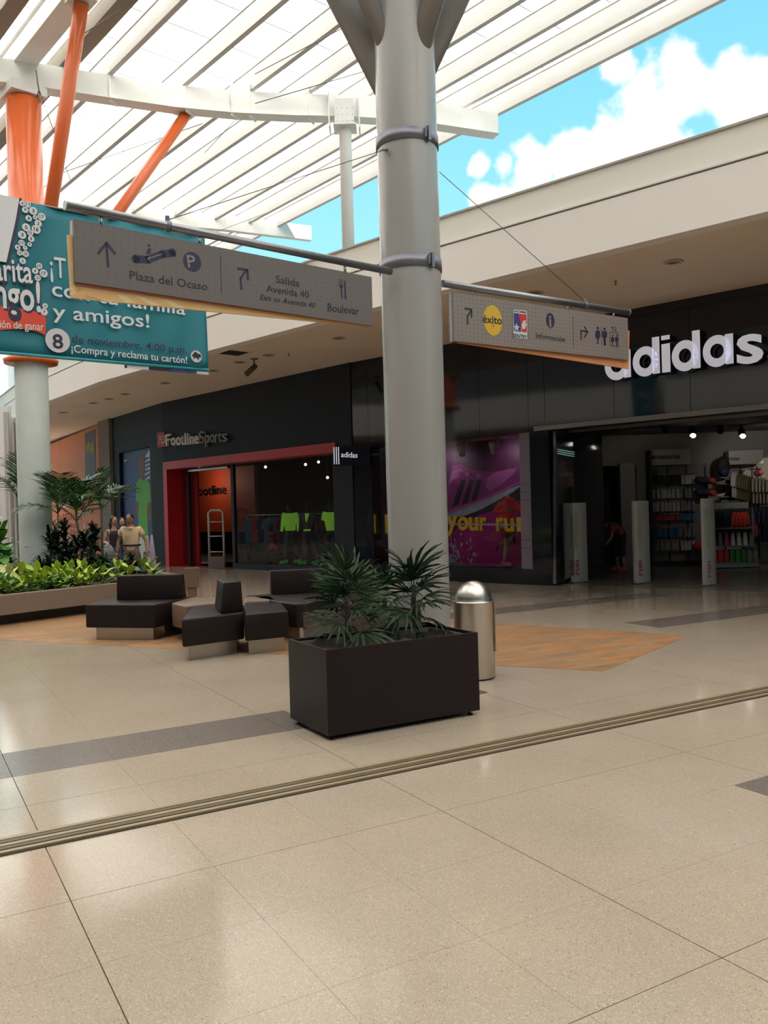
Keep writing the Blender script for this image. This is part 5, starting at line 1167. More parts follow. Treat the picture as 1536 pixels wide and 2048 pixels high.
# low gondola stand
q = atz(1467, 1137); GFm = Frame((q.x - .55, q.y + .06), (q.x + .55, q.y - .06))
t = thing('low_stand', 'low grey wheeled display stand with boxes and red shirts', 'stand', tuple(q)); F = GFm
zt_ = F.px(1460, 1016)[1]
mb = MB(); mb.fbox(F, 0, F.len, .03, .12, -.5, .05); part(mb, 'plinth', M_tube, t)
for u in (0, F.len - .04): mb = MB(); mb.fbox(F, u, u + .04, .1, zt_, -.3, -.25); part(mb, 'post', M_tube, t)
for z in (.12, .50, .92): mb = MB(); mb.fbox(F, 0, F.len, z, z + .03, -.48, .02); part(mb, 'shelf', mat('stand_grey', (.14, .155, .165), .4), t)
mb = MB(); mb.fbox(F, .1, F.len - .1, zt_ - .02, zt_ + .13, -.3, -.26); part(mb, 'header', mat('stand_header', (.24, .23, .23), .5), t)
mb = MB(); mb.fbox(F, .04, F.len - .04, .5, zt_, -.30, -.27); part(mb, 'mesh_back', M_blackm, t)
for k in range(8):
    u = .08 + k * .13; q = F.w(u + .05, .15, -.1); mb = MB(); mb.box(q + Vector((0, 0, .14)), (.11, .2, .28), .1); c = 'red' if k < 3 else ('green' if k < 6 else 'grey')
    solo(mb, 'goods_box', cw[c], nth(c + ' carton from the left on the lowest shelf of the low stand'), 'box', tuple(q), c + ' cartons on the low stand')
for k in range(7):
    u = .10 + k * .14; q = F.w(u + .05, .53, -.1); mb = MB(); mb.hull([q + Vector((-.05, -.05, 0)), q + Vector((.05, -.05, 0)), q + Vector((.05, .05, 0)), q + Vector((-.05, .05, 0))], [q + Vector((-.035, -.04, .3)), q + Vector((.035, -.04, .3)), q + Vector((.035, .04, .3)), q + Vector((-.035, .04, .3))])
    solo(mb, 'sports_bottle', cw['white' if 2 < k < 6 else 'pink' if k == 2 else 'grey'], nth('pack from the left on the middle shelf of the low stand'), 'pack', tuple(q), 'packs on the middle shelf of the stand')
for k in range(4): garment(F.w(.62 + k * .09, zt_ - .10, -.05), cw['red'], nth('small red shirt from the left on the low stand'), .16, .30, 'red shirts on the low stand', rz=.5)
for k in range(4): garment(F.w(.12 + k * .10, zt_ - .10, -.05), cw['black'], nth('small black shirt from the left on the low stand'), .16, .34, 'black shirts on the low stand', rz=.5)
# dark counter in the alcove and a red bag pile
q = atz(1222, 1150); mb = MB(); mb.box((5.05, 21.6, .5), (.9, .6, 1.0)); solo(mb, 'counter', M_blackm, 'dark service counter in the store alcove', 'counter', (5.05, 21.6, 0))
q = on(IF_, 1408, 1092, .35); mb = MB(); mb.ball(q, .22, 14, 8, sc=(1.3, .6, .7)); solo(mb, 'sports_bag', cw['red'], 'bright red bag hanging beside the beige socks', 'bag', tuple(q))

# ---- charcoal shop: antitheft hoops, clothes, red figure shapes
M_hoop = mat('hoop_white', (.40, .36, .34), .4)
def hoop(x0, x1, yb, yt, lab):
    a = atz(x0, yb); b = atz(x1, yb); t = thing('antitheft_gate', lab, 'gate', tuple(a)); z = aty(x0, yt, a.y).z
    mb = MB(); mb.tube([a, a + Vector((0, 0, z - .08)), a + Vector((.08, 0, z)), b + Vector((-.08, 0, z)), b + Vector((0, 0, z - .08)), b], .035, 10); part(mb, 'hoop', M_hoop, t)
    for k in (.28, .55, .8):
        mb = MB(); mb.tube([a + Vector((0, 0, z * k)), b + Vector((0, 0, z * k))], .018, 8); part(mb, 'rung', M_hoop, t)
    mb = MB(); mb.box((a + b) / 2 + Vector((0, 0, .17)), ((b - a).length, .08, .34)); part(mb, 'foot_box', mat('foot_grey', (.14, .12, .11), .5), t)
hoop(420, 449, 1136, 1021, 'white ladder-like antitheft gate in the red shop doorway'); hoop(477, 497, 1118, 1019, 'white ladder-like antitheft gate farther inside behind the glass')
rr = random.Random(5)
for k in range(14):
    q = aty(500 + k * 12 + rr.uniform(-3, 3), 1040, 27.5 - k * .25); q.z = 1.45
    garment(q, [cw['blue'], cw['red'], cw['navy'], cw['grey']][k % 4], nth('dim garment from the left on the rail behind the green-shod mannequins'), .42, .8, 'dim garments behind the mannequins', rz=.3)
t = thing('garment_rail', 'long steel clothes rail deep inside the charcoal shop', 'rail', tuple(aty(580, 1040, 27))); a = aty(495, 1040, 27.6); b = aty(662, 1040, 24.2); mb = MB(); mb.tube([Vector((a.x, a.y, 1.53)), Vector((b.x, b.y, 1.53))], .018, 8); part(mb, 'bar', M_steel, t)
for q_ in (a, b): mb = MB(); mb.tube([Vector((q_.x, q_.y, 0)), Vector((q_.x, q_.y, 1.53))], .018, 8); part(mb, 'upright', M_steel, t)
plat = MB(); a = FF.px(540, 1128)[0]
mb = MB(); mb.fbox(FF, um + .3 + 2.1, FF.len - .15, .012, .13, -2.6, -.55); solo(mb, 'display_platform', mat('platform_dark', (.05, .045, .045), .5), 'low dark platform under the three green-shod mannequins', 'platform', tuple(FF.w(um + 2.4, 0, -1)))

# ================================================================== BENCHES, BIN, PLANTERS
SZ0, SZ1, BZ = .165, .47, .80
def seatpoly(pxs, z=SZ1): return [tuple(atz(x, y, z).xy) for x, y in pxs]
def inset(poly, d):
    c = Vector((sum(p[0] for p in poly) / len(poly), sum(p[1] for p in poly) / len(poly))); out = []
    for p in poly:
        v = Vector(p) - c; out.append(tuple(c + v * max(.2, (v.length - d) / v.length)))
    return out
def bench(name, lab, poly, leather, backs, basein=.13, z1=SZ1, z0=SZ0, base=M_steel):
    c = (sum(p[0] for p in poly) / len(poly), sum(p[1] for p in poly) / len(poly), 0)
    t = thing(name, lab, 'bench', c)
    mb = MB(); mb.prism(poly, z0, z1); part(mb, 'seat_cushion', leather, t, bevel=.022)
    mb = MB(); mb.prism(inset(poly, basein), 0, z0 - .001); part(mb, 'base', base, t)
    for bp_ in backs:
        mb = MB(); bot, top = bp_; mb.hull([(p[0], p[1], z1 - .004) for p in bot], [(p[0], p[1], z1 + .33) for p in top]); part(mb, 'backrest', leather, t, bevel=.016)
    return t
def backrest(A, Bq, th0=.24, th1=.11, side=1):
    A = Vector(A); Bq = Vector(Bq); d = (Bq - A).normalized(); n = Vector((-d.y, d.x)) * side
    return ([tuple(A), tuple(Bq), tuple(Bq + n * th0), tuple(A + n * th0)], [tuple(A + n * .02), tuple(Bq + n * .02), tuple(Bq + n * (th1 + .02)), tuple(A + n * (th1 + .02))])
pa = seatpoly([(170, 1209), (309, 1209), (343, 1202), (397, 1193.5), (235, 1192)])
A1_, A2_ = atz(233, 1200.5, SZ1).xy, atz(364, 1197.5, SZ1).xy
bench('modular_bench', 'dark brown bench with wide backrest nearest the planted bed', pa, M_leather, [backrest(A1_, A2_)])
pb_ = seatpoly([(363, 1239), (487, 1225), (487, 1208), (383, 1213.5)])
B1_, B2_ = atz(447, 1228.5, SZ1).xy, atz(486, 1224.5, SZ1).xy
t_ = bench('modular_bench', 'dark brown bench in front with its backrest seen end-on', pb_, M_leather, [])
mb = MB(); q0 = atz(441, 1227.5, SZ1); q1 = atz(487, 1222.5, SZ1); dpt = Vector((-.30, .95, 0)).normalized() * .62
dv = (q1 - q0); mb.hull([q0, q1, q1 + dpt, q0 + dpt], [q0 + dv * .16 + Vector((0, 0, .35)), q0 + dv * .93 + Vector((0, 0, .35)), q0 + dv * .93 + dpt + Vector((0, 0, .35)), q0 + dv * .16 + dpt + Vector((0, 0, .35))])
part(mb, 'backrest', M_leather, t_, bevel=.016)
bench('seat_block', 'backless dark brown seat block nearest the bronze planters', seatpoly([(489, 1228.5), (577, 1221), (562, 1204.5), (487, 1207.5)]), M_leather, [], .10)
pcx = seatpoly([(556, 1203), (592, 1207.5), (700, 1199), (760, 1190), (700, 1181), (640, 1181), (543, 1187), (492, 1191)])
C1_, C2_ = atz(543, 1189.5, SZ1).xy, atz(690, 1182, SZ1).xy
bench('modular_bench', 'dark brown bench with long backrest half hidden by the palms', pcx, M_leather, [backrest(C1_, C2_)], .16)
bench('seat_block', 'tan leather seat block behind the front bench', seatpoly([(343, 1206), (372, 1212), (425, 1205), (470, 1205), (470, 1194), (385, 1193.5)]), M_tan, [], .12, base=M_tan)
bench('seat_block', 'smaller tan leather seat block between front and rear benches', seatpoly([(489, 1204), (505, 1201), (553, 1199), (540, 1191.5), (490, 1194)]), M_tan, [], .12, base=M_tan)
mb = MB(); q0 = atz(362, 1183, .47); mb.box(q0 + Vector((.03, .6, .16)), (.22, .14, .30), .2); mb.box(q0 + Vector((.03, .6, -.23)), (.14, .1, .50), .2); solo(mb, 'tan_backrest', M_tan, 'tan upright cushion peeking out behind the wide-backed bench', 'cushion', tuple(q0 + Vector((.03, .6, -.47))))

bc = Vector((.815, 7.97, 0)); BR = .187
t = thing('litter_bin', 'brushed steel litter bin with domed lid beside the bronze planter', 'bin', tuple(bc))
mb = MB(); mb.lathe([(0, .01), (BR - .01, .01), (BR, .02), (BR, .705), (BR + .004, .71), (BR + .004, .722), (0, .722)], bc, 48); part(mb, 'body', M_steel, t)
mb = MB(); mb.lathe([(BR - .012, .722)] + [((BR - .014) * math.cos(a), .725 + .185 * math.sin(a)) for a in [rad(x) for x in range(0, 91, 9)]], bc, 48); part(mb, 'dome', M_steel, t)
mb = MB(); mb.box(bc + Vector((BR + .004, -.02, .50)), (.014, .09, .5), -.1); part(mb, 'hinge_flap', M_steel, t)
mb = MB(); mb.lathe([(BR - .03, 0), (BR - .03, .012)], bc, 32); part(mb, 'foot_ring', M_blackm, t)

def planter(u0, u1, v0, v1, z1, lab, m, feet=True):
    c = g(u0, v0); t = thing('planter_box', lab, 'planter', tuple(c)); th = .022
    for (a, b, c_, d) in ((u0, u1, v0, v0 + th), (u0, u1, v1 - th, v1), (u0, u0 + th, v0 + th, v1 - th), (u1 - th, u1, v0 + th, v1 - th)):
        mb = MB(); mb.prism([tuple(g(a, c_).xy), tuple(g(b, c_).xy), tuple(g(b, d).xy), tuple(g(a, d).xy)], .035, z1); part(mb, 'side_panel', m, t)
    mb = MB(); mb.prism([tuple(g(u0 + th, v0 + th).xy), tuple(g(u1 - th, v0 + th).xy), tuple(g(u1 - th, v1 - th).xy), tuple(g(u0 + th, v1 - th).xy)], .05, .07); part(mb, 'bottom_panel', M_blackm, t)
    i = .05
    for (a, b, c_, d) in ((u0 + i, u1 - i, v0 + i, v0 + i + .012), (u0 + i, u1 - i, v1 - i - .012, v1 - i), (u0 + i, u0 + i + .012, v0 + i, v1 - i), (u1 - i - .012, u1 - i, v0 + i, v1 - i)):
        mb = MB(); mb.prism([tuple(g(a, c_).xy), tuple(g(b, c_).xy), tuple(g(b, d).xy), tuple(g(a, d).xy)], z1 - .2, z1 - .018); part(mb, 'liner', mat('liner_grey', (.16, .135, .12), .5), t)
    if feet:
        for a in (u0 + .06, u1 - .06):
            for b in (v0 + .05, v1 - .05):
                mb = MB(); mb.lathe([(.0, 0), (.022, 0), (.022, .012), (.008, .016), (.008, .05)], g(a, b), 12); part(mb, 'foot', M_blackm, t)
    mb = MB(); nx, ny = 26, 12; vs = []
    rr = random.Random(2)
    for a in range(nx + 1):
        for b in range(ny + 1):
            vs.append(g(u0 + .03 + (u1 - u0 - .06) * a / nx, v0 + .03 + (v1 - v0 - .06) * b / ny, z1 - .075 + rr.uniform(-.014, .014) + .02 * math.sin(a * .8) * math.sin(b)))
    mb.add(vs, [(a * (ny + 1) + b, (a + 1) * (ny + 1) + b, (a + 1) * (ny + 1) + b + 1, a * (ny + 1) + b + 1) for a in range(nx) for b in range(ny)], 0, True)
    o = part(mb, 'soil_bed', M_soil, t, kind='stuff'); return t
PZ = .635
planter(2.575, 3.875, 5.32, 5.97, PZ, 'dark bronze box planter in the foreground with two fan palms', M_plant)
q = atz(664, 1237.5, PZ); qu, qv = uv_of(q)
planter(qu, qu + .95, qv, qv + .62, PZ, 'worn brown box planter right behind the bronze one', M_plant2)

# ---- fan palms
def fan_leaf(n, bl, pet, seed, fold=.10, spread=150):
    rr = random.Random(seed); mb = MB()
    mb.tube([(0, 0, 0), (pet * .5, 0, pet * .06), (pet, 0, 0)], [.005, .004, .0035], 5)
    for k in range(n):
        a = rad(-spread / 2 + spread * k / (n - 1)) + rr.uniform(-.05, .05); L = bl * (1 - .25 * abs(k / (n - 1) - .5) * 2) * rr.uniform(.88, 1.05); w = .0125 * bl / .3 * rr.uniform(.85, 1.15)
        d = Vector((math.cos(a), math.sin(a), 0)); s = Vector((-d.y, d.x, 0)); vs = []
        for j, (tt, ww) in enumerate(((0, .25), (.25, .9), (.6, 1.0), (.88, .6), (1.0, .12))):
            c = Vector((pet, 0, 0)) + d * (L * tt); c.z = .05 * tt - .16 * tt * tt * L / .3 + fold * tt * (1 if k % 2 else -.3) * .2
            vs += [c - s * w * ww + Vector((0, 0, .004)), c - Vector((0, 0, .003)), c + s * w * ww + Vector((0, 0, .004))]
        fs = []
        for j in range(4):
            b = j * 3; fs += [(b, b + 1, b + 4, b + 3), (b + 1, b + 2, b + 5, b + 4)]
        mb.add(vs, fs, 0, False)
    return mb
fans = [fan_leaf(n, bl, pt, sd_, spread=sp_) for n, bl, pt, sd_, sp_ in ((11, .31, .13, 1, 150), (10, .29, .16, 2, 140), (13, .32, .12, 3, 190), (9, .28, .18, 4, 120), (12, .30, .10, 5, 170))]
fan_me = [f.mesh('fan_leaf', M_rhapis) for f in fans]; fan_me2 = [f.mesh('fan_leaf', M_rhapis2) for f in fans]
def fan_palm(base, h, lab, nleaf, seed, lean=(0, 0), pale=(), sc=1.0, low=0.25):
    rr = random.Random(seed); t = thing('fan_palm', lab, 'palm', tuple(base))
    mb = MB(); pts = [Vector((lean[0] * k / 6, lean[1] * k / 6, -.08 + (h + .05) * k / 6)) for k in range(7)]; mb.tube(pts, [.022, .026, .024, .026, .023, .024, .016], 10)
    part(mb, 'trunk', M_trunk, t, world=False)
    for k in range(nleaf):
        f = k / (nleaf - 1); z = h * (low + (1 - low) * f); el = -40 + 118 * f + rr.uniform(-8, 8)
        o = obj('fan_leaf', (fan_me2 if k in pale else fan_me)[rr.randrange(5)], t); o.location = (lean[0] * z / h, lean[1] * z / h, z)
        az = k * 137.5 + rr.uniform(-15, 15)
        m = Matrix.Rotation(rad(az), 4, 'Z') @ Matrix.Rotation(-rad(el), 4, 'Y') @ Matrix.Rotation(rr.uniform(-.5, .5), 4, 'X')
        o.rotation_euler = m.to_euler(); o.scale = (sc * rr.uniform(.9, 1.1),) * 3
    return t
fan_palm(atz(697, 1290, PZ - .08), .40, 'bushy fan palm at the left end of the bronze planter', 21, 3, (0, .02), (4, 9, 13), .98, .05)
fan_palm(atz(826, 1272, PZ - .08), .40, 'taller open fan palm at the right end of the bronze planter', 19, 8, (.015, 0), (), 1.0, .22)
fan_palm(g(qu + .32, qv + .3, PZ - .08), .28, 'fan palm growing in the worn brown planter behind', 13, 12, (0, 0), (), .9, .1)
fan_palm(g(qu + .72, qv + .3, PZ - .08), .24, 'second low fan palm in the worn brown planter nearest the pillar', 11, 14, (0, 0), (), .85, .1)

# ================================================================== PLANTED BED
bedp = [tuple(atz(-90, 1203, .46).xy), tuple(atz(0, 1192, .46).xy), tuple(atz(231, 1167.5, .46).xy), tuple(atz(374, 1151.5, .46).xy), tuple(atz(290, 1137, .46).xy), (-9.4, 21.5), (-13.5, 20), (-13, 12)]
t = thing('planted_bed', 'low raised bed with speckled stone rim and dark recessed foot', 'planter', (bedp[1][0], bedp[1][1], 0))
inn = inset(bedp, .22); inb = inset(bedp, .30)
n = len(bedp)
for i in range(n):
    j = (i + 1) % n; mb = MB(); mb.prism([bedp[i], bedp[j], inn[j], inn[i]], .165, .46); part(mb, 'stone_rim', M_granite, t)
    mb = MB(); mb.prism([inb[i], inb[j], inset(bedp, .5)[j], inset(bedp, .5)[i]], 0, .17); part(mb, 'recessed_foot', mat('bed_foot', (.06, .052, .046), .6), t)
mb = MB(); mb.prism(inn, .34, .40); part(mb, 'soil_bed', M_soil, t, kind='stuff')
def broad_leaf(L, w, seed, arch=.5):
    rr = random.Random(seed); mb = MB(); pet = L * .55; mb.tube([(0, 0, 0), (pet * .5, 0, pet * .10), (pet, 0, pet * .1)], .006, 5)
    N = 6; vs = []
    for k in range(N + 1):
        tt = k / N; ww = w * math.sin(math.pi * min(.98, tt * .92 + .06)) ** .75 * (1.15 - .45 * tt); c = Vector((pet + L * tt, 0, pet * .1 + .12 * L * tt - arch * L * tt * tt))
        vs += [c + Vector((0, -ww / 2, .03 * w + rr.uniform(-.006, .006))), c - Vector((0, 0, .02)), c + Vector((0, ww / 2, .03 * w + rr.uniform(-.006, .006)))]
    fs = []
    for k in range(N): b = 3 * k; fs += [(b, b + 1, b + 4, b + 3), (b + 1, b + 2, b + 5, b + 4)]
    mb.add(vs, fs, 0, True); return mb
bl_ = [broad_leaf(.20, .13, s, a) for s, a in ((1, .35), (2, .55), (3, .15))]
leafm = {n: [b.mesh('broad_leaf', m) for b in bl_] for n, m in (('lime', M_lime), ('green', M_green), ('cream', M_cream_leaf), ('red', mat('copper_leaf', (.26, .06, .03), .45, var=.4, vscale=10)))}
def leafy(base, kinds, nl, lab, grp, seed, sc=1.0, up=0.0):
    rr = random.Random(seed); t = thing('foliage_plant', lab, 'plant', tuple(base), grp)
    mb = MB(); mb.tube([(0, 0, -.08), (0, .01, .10), (.01, 0, .20 + up)], [.012, .010, .006], 6); part(mb, 'stem', M_stem, t, world=False)
    for k in range(nl):
        f = k / nl; o = obj('leaf', leafm[kinds[0] if rr.random() < (.25 + f * .9 if len(kinds) > 1 else 1) else kinds[1]][rr.randrange(3)], t); o.location = (0, 0, .03 + (.17 + up) * f)
        m = Matrix.Rotation(rad(k * 137.5 + rr.uniform(-20, 20)), 4, 'Z') @ Matrix.Rotation(-rad(12 + 58 * f + rr.uniform(-12, 12)), 4, 'Y') @ Matrix.Rotation(rr.uniform(-.4, .4), 4, 'X')
        o.rotation_euler = m.to_euler(); o.scale = (sc * rr.uniform(.75, 1.15) * (1.15 - .35 * f),) * 3
def edgept(x, y): return atz(x, y, .40)
rr = random.Random(21); idx = 0
def lerp2(a, b, f): return (a[0] + (b[0] - a[0]) * f, a[1] + (b[1] - a[1]) * f)
I1, I2, I3 = Vector(inn[1]), Vector(inn[2]), Vector(inn[3])
backd = Vector((-.78, .62))
def frontpt(f, d):
    p = I1.lerp(I2, f / .8) if f < .8 else I2.lerp(I3, (f - .8) / .2 * .85)
    q = p + backd * d; return Vector((q.x, q.y, .39))
for k in range(13):
    kinds = ('green', 'lime') if k < 3 else ('lime', 'green')
    leafy(frontpt(-.04 + k * .085, .22 + rr.uniform(-.05, .08)), kinds, 11, nth('lime-green plant from the left along the front rim of the bed'), 'lime plants along the rim', 100 + k, .95)
for k in range(11):
    leafy(frontpt(.0 + k * .10, .62 + rr.uniform(-.06, .1)), ('lime', 'green') if k > 2 else ('cream', 'lime'), 11, nth('lime-green plant from the left in the second row of the bed') if k > 2 else nth('cream-leaved plant from the left beside the orange column foot'), 'lime plants in the second row' if k > 2 else 'cream-leaved plants', 200 + k, 1.1, .06)
for k in range(4): leafy(frontpt(-.02 + k * .10, .95), ('red', 'cream') if k % 2 else ('cream', 'cream'), 10, nth('cream or copper-leaved plant from the left in the third row of the bed'), 'cream and copper plants', 300 + k, 1.2, .12)
# dark strappy bushes
def strap_bush(base, h, lab, seed, m, n=46, L=.42, w=.035, stems=4, grp=None):
    rr = random.Random(seed); t = thing('dark_bush', lab, 'bush', tuple(base), grp)
    mb = MB(); tops = []
    for s_ in range(stems):
        a = rr.uniform(0, 6.28); r_ = rr.uniform(.02, .22) if stems > 1 else 0; hh = h * rr.uniform(.45, 1) if s_ else h; tp = Vector((math.cos(a) * r_, math.sin(a) * r_, hh)); mb.tube([(tp.x * .3, tp.y * .3, -.06), (tp.x, tp.y, hh)], .014, 6); tops.append(tp)
    part(mb, 'stems', M_trunk, t, world=False, kind='stuff')
    mb = MB()
    for k in range(int(n * stems * 1.3)):
        tp = tops[k % stems]; f = rr.random(); a = rr.uniform(0, 6.28); el = rad(-15 + 85 * f + rr.uniform(-10, 10)); o_ = Vector((tp.x, tp.y, tp.z * (.35 + .65 * f)))
        d = Vector((math.cos(a), math.sin(a), 0)); s_ = Vector((-d.y, d.x, 0)); vs = []; LL = L * rr.uniform(.7, 1.1)
        for tt, ww in ((0, .4), (.35, 1), (.75, .8), (1, .05)):
            c = o_ + d * (LL * tt * math.cos(el)) + Vector((0, 0, LL * (tt * math.sin(el) - .45 * tt * tt))); vs += [c - s_ * w * ww, c + s_ * w * ww]
        mb.add(vs, [(0, 1, 3, 2), (2, 3, 5, 4), (4, 5, 7, 6)], 0, True)
    part(mb, 'foliage', m, t, world=False, kind='stuff'); return t
def bedpt(x, Y, z=.39): q = aty(x, 1100, Y); return Vector((q.x, q.y, z))
strap_bush(bedpt(112, 15.9), 1.02, 'tall dark strappy bush just right of the orange column foot', 1, M_deep, 60, .42, .03, 4)
strap_bush(bedpt(150, 16.2), .82, 'dark strappy bush behind the lime plants in mid bed', 2, M_deep, 54, .42, .032, 4)
strap_bush(bedpt(185, 16.8), .95, 'dark upright bush in front of the black-vested woman', 3, M_deep, 50, .38, .034, 4)
strap_bush(bedpt(95, 15.2), .42, 'low dark feathery bush at the front of the column', 4, M_deep, 70, .40, .016, 5)
strap_bush(bedpt(135, 15.4), .30, 'low blackish ground bush below the tall dark one', 5, mat('black_leaf', (.012, .016, .012), .45), 70, .26, .014, 6)
strap_bush(bedpt(212, 17.2), .32, 'grassy green clump near the right tip of the bed', 6, mat('grass_leaf', (.045, .11, .03), .45, var=.4, vscale=8), 70, .36, .014, 5)
strap_bush(bedpt(180, 16.0), .26, 'grassy green clump in the middle of the bed', 7, MATS['grass_leaf'], 70, .36, .014, 5)
strap_bush(bedpt(255, 17.8), .30, 'dark low bush in front of the cream-shirted man', 8, MATS['black_leaf'], 60, .30, .016, 5)
strap_bush(bedpt(20, 15.5), .55, 'green broad-bladed bush left of the orange column', 9, M_green, 50, .45, .045, 5)
strap_bush(bedpt(52, 15.3), .30, 'green low bush at the foot of the orange column', 10, M_green, 60, .32, .026, 5)
strap_bush(bedpt(-8, 14.6), 1.25, 'large-leaved green plant cut off by the image edge', 11, M_green, 14, .60, .10, 3)
# feather palms
def frond(L, nlf, seed, droop=.55, ll=.34):
    rr = random.Random(seed); mb = MB(); pts = []
    for k in range(13): tt = k / 12; pts.append(Vector((L * tt * (1 - .10 * tt), 0, L * (.45 * tt - droop * tt * tt))))
    mb.tube(pts, [.012 - .009 * k / 12 for k in range(13)], 5)
    for k in range(nlf):
        tt = .22 + .78 * k / nlf; i = min(11, int(tt * 12)); c = pts[i].lerp(pts[i + 1], tt * 12 - i); tg = (pts[i + 1] - pts[i]).normalized()
        for sd_ in (-1, 1):
            l = ll * math.sin(math.pi * (.15 + .8 * (k / nlf))) ** .6 * rr.uniform(.85, 1.1); d = (tg * rr.uniform(.55, .95) + Vector((0, sd_, rr.uniform(-.1, .55)))).normalized(); s_ = tg.cross(d).cross(d).normalized() * .013
            vs = []
            for t2, ww in ((0, .6), (.4, 1), (.8, .6), (1, .05)):
                p = c + d * l * t2 + Vector((0, 0, -.38 * l * t2 * t2)); vs += [p - s_ * ww, p + s_ * ww]
            mb.add(vs, [(0, 1, 3, 2), (2, 3, 5, 4), (4, 5, 7, 6)], 0, False)
    return mb
fr_me = [frond(L, 19, s, d, l).mesh('frond', M_frond) for L, s, d, l in ((.95, 1, .40, .42), (1.05, 2, .28, .46), (.85, 3, .6, .38))]
def feather_palm(base, h, lab, n, seed, sc=1.0, lean=(0, 0)):
    rr = random.Random(seed); t = thing('feather_palm', lab, 'palm', tuple(base))
    mb = MB(); mb.tube([(0, 0, -.1), (lean[0] * .3, lean[1] * .3, h * .5), (lean[0], lean[1], h)], [.04, .022, .016], 10); part(mb, 'trunk', mat('palm_trunk', (.12, .11, .085), .8, var=.3, vscale=20), t, world=False)
    for k in range(n):
        o = obj('frond', fr_me[rr.randrange(3)], t); o.location = (lean[0], lean[1], h - .04); el = 20 + 55 * (k / max(1, n - 1)) + rr.uniform(-8, 8)
        o.rotation_euler = (Matrix.Rotation(rad(k * 137.5 + seed * 40), 4, 'Z') @ Matrix.Rotation(-rad(el), 4, 'Y') @ Matrix.Rotation(rr.uniform(-.3, .3), 4, 'X')).to_euler(); o.scale = (sc * rr.uniform(.85, 1.1),) * 3
feather_palm(bedpt(165, 16.8), 1.18, 'feather palm in front of the orange hoarding', 8, 2, 1.05, (-.1, 0))
feather_palm(bedpt(118, 16.5), 1.35, 'feather palm close to the right side of the orange column', 7, 5, 1.0, (0, 0))
feather_palm(bedpt(205, 17.6), 1.42, 'slender feather palm in front of the concrete pilaster', 6, 9, 1.0, (0, 0))
feather_palm(bedpt(40, 18.0), 1.70, 'feather palm half hidden behind the orange column', 7, 12, .95, (0, 0))

# ================================================================== PEOPLE AND MANNEQUINS
def skinned(name, J, edges, root, m, sub=2):
    """J: name -> (x, y, z, rx, ry); a skin surface grown on the skeleton and baked to a mesh"""
    ids = list(J); me = bpy.data.meshes.new(name)
    me.from_pydata([J[k][:3] for k in ids], [(ids.index(a), ids.index(b)) for a, b in edges], [])
    o = bpy.data.objects.new(name, me); COL.objects.link(o)
    o.modifiers.new('skin', 'SKIN').use_smooth_shade = True
    s = o.modifiers.new('sub', 'SUBSURF'); s.levels = sub; s.render_levels = sub
    for i, k in enumerate(ids):
        d = me.skin_vertices[0].data[i]; d.radius = (J[k][3], J[k][4]); d.use_root = (k == root)
    bpy.context.view_layer.update(); dg = bpy.context.evaluated_depsgraph_get()
    r = bpy.data.meshes.new_from_object(o.evaluated_get(dg)); bpy.data.objects.remove(o); bpy.data.meshes.remove(me)
    r.materials.clear(); r.materials.append(m); return r
def limb(a, b, f): return tuple(a[i] + (b[i] - a[i]) * f for i in range(3))
def merge(me, mb):
    bm = bmesh.new(); bm.from_mesh(me); t = mb.mesh('t', M_skin); bm.from_mesh(t); bm.to_mesh(me); bm.free(); bpy.data.meshes.remove(t)
def head_mb(hc, turn=0.0, s=1.0, tilt=0.0):
    mb = MB(); seg, rg = 20, 14; M = Matrix.Rotation(turn, 4, 'Z') @ Matrix.Rotation(tilt, 4, 'X'); vs = []
    for i in range(rg + 1):
        a = math.pi * i / rg
        for k in range(seg):
            b = 2 * math.pi * k / seg; x, y, z = math.sin(a) * math.cos(b), math.sin(a) * math.sin(b), math.cos(a)
            jaw = 1 - .28 * max(0, -z) ** 1.2; v = Vector((x * .074 * jaw, y * .094 * (jaw if y > 0 else 1 - .10 * max(0, -z)), z * .118))
            if y < -.5: v.y -= .012 * math.exp(-((z + .05) ** 2) / .02) * math.exp(-(x * x) / .02) * 1.6; v.y += .008 * math.exp(-((z - .12) ** 2) / .01)
            vs.append(M @ (v * s) + hc)
    mb.add(vs, [(i * seg + k, (i + 1) * seg + k, (i + 1) * seg + (k + 1) % seg, i * seg + (k + 1) % seg) for i in range(rg) for k in range(seg)], 0, True)
    nb = M @ (Vector((0, -.098, -.005)) * s) + hc; mb.ball(nb, .014 * s, 8, 6, sc=(.9, 1.2, 1.5))
    for sx in (-1, 1): mb.ball(M @ (Vector((sx * .076, .005, -.005)) * s) + hc, .022 * s, 8, 6, sc=(.4, .8, 1.3))
    return mb, M
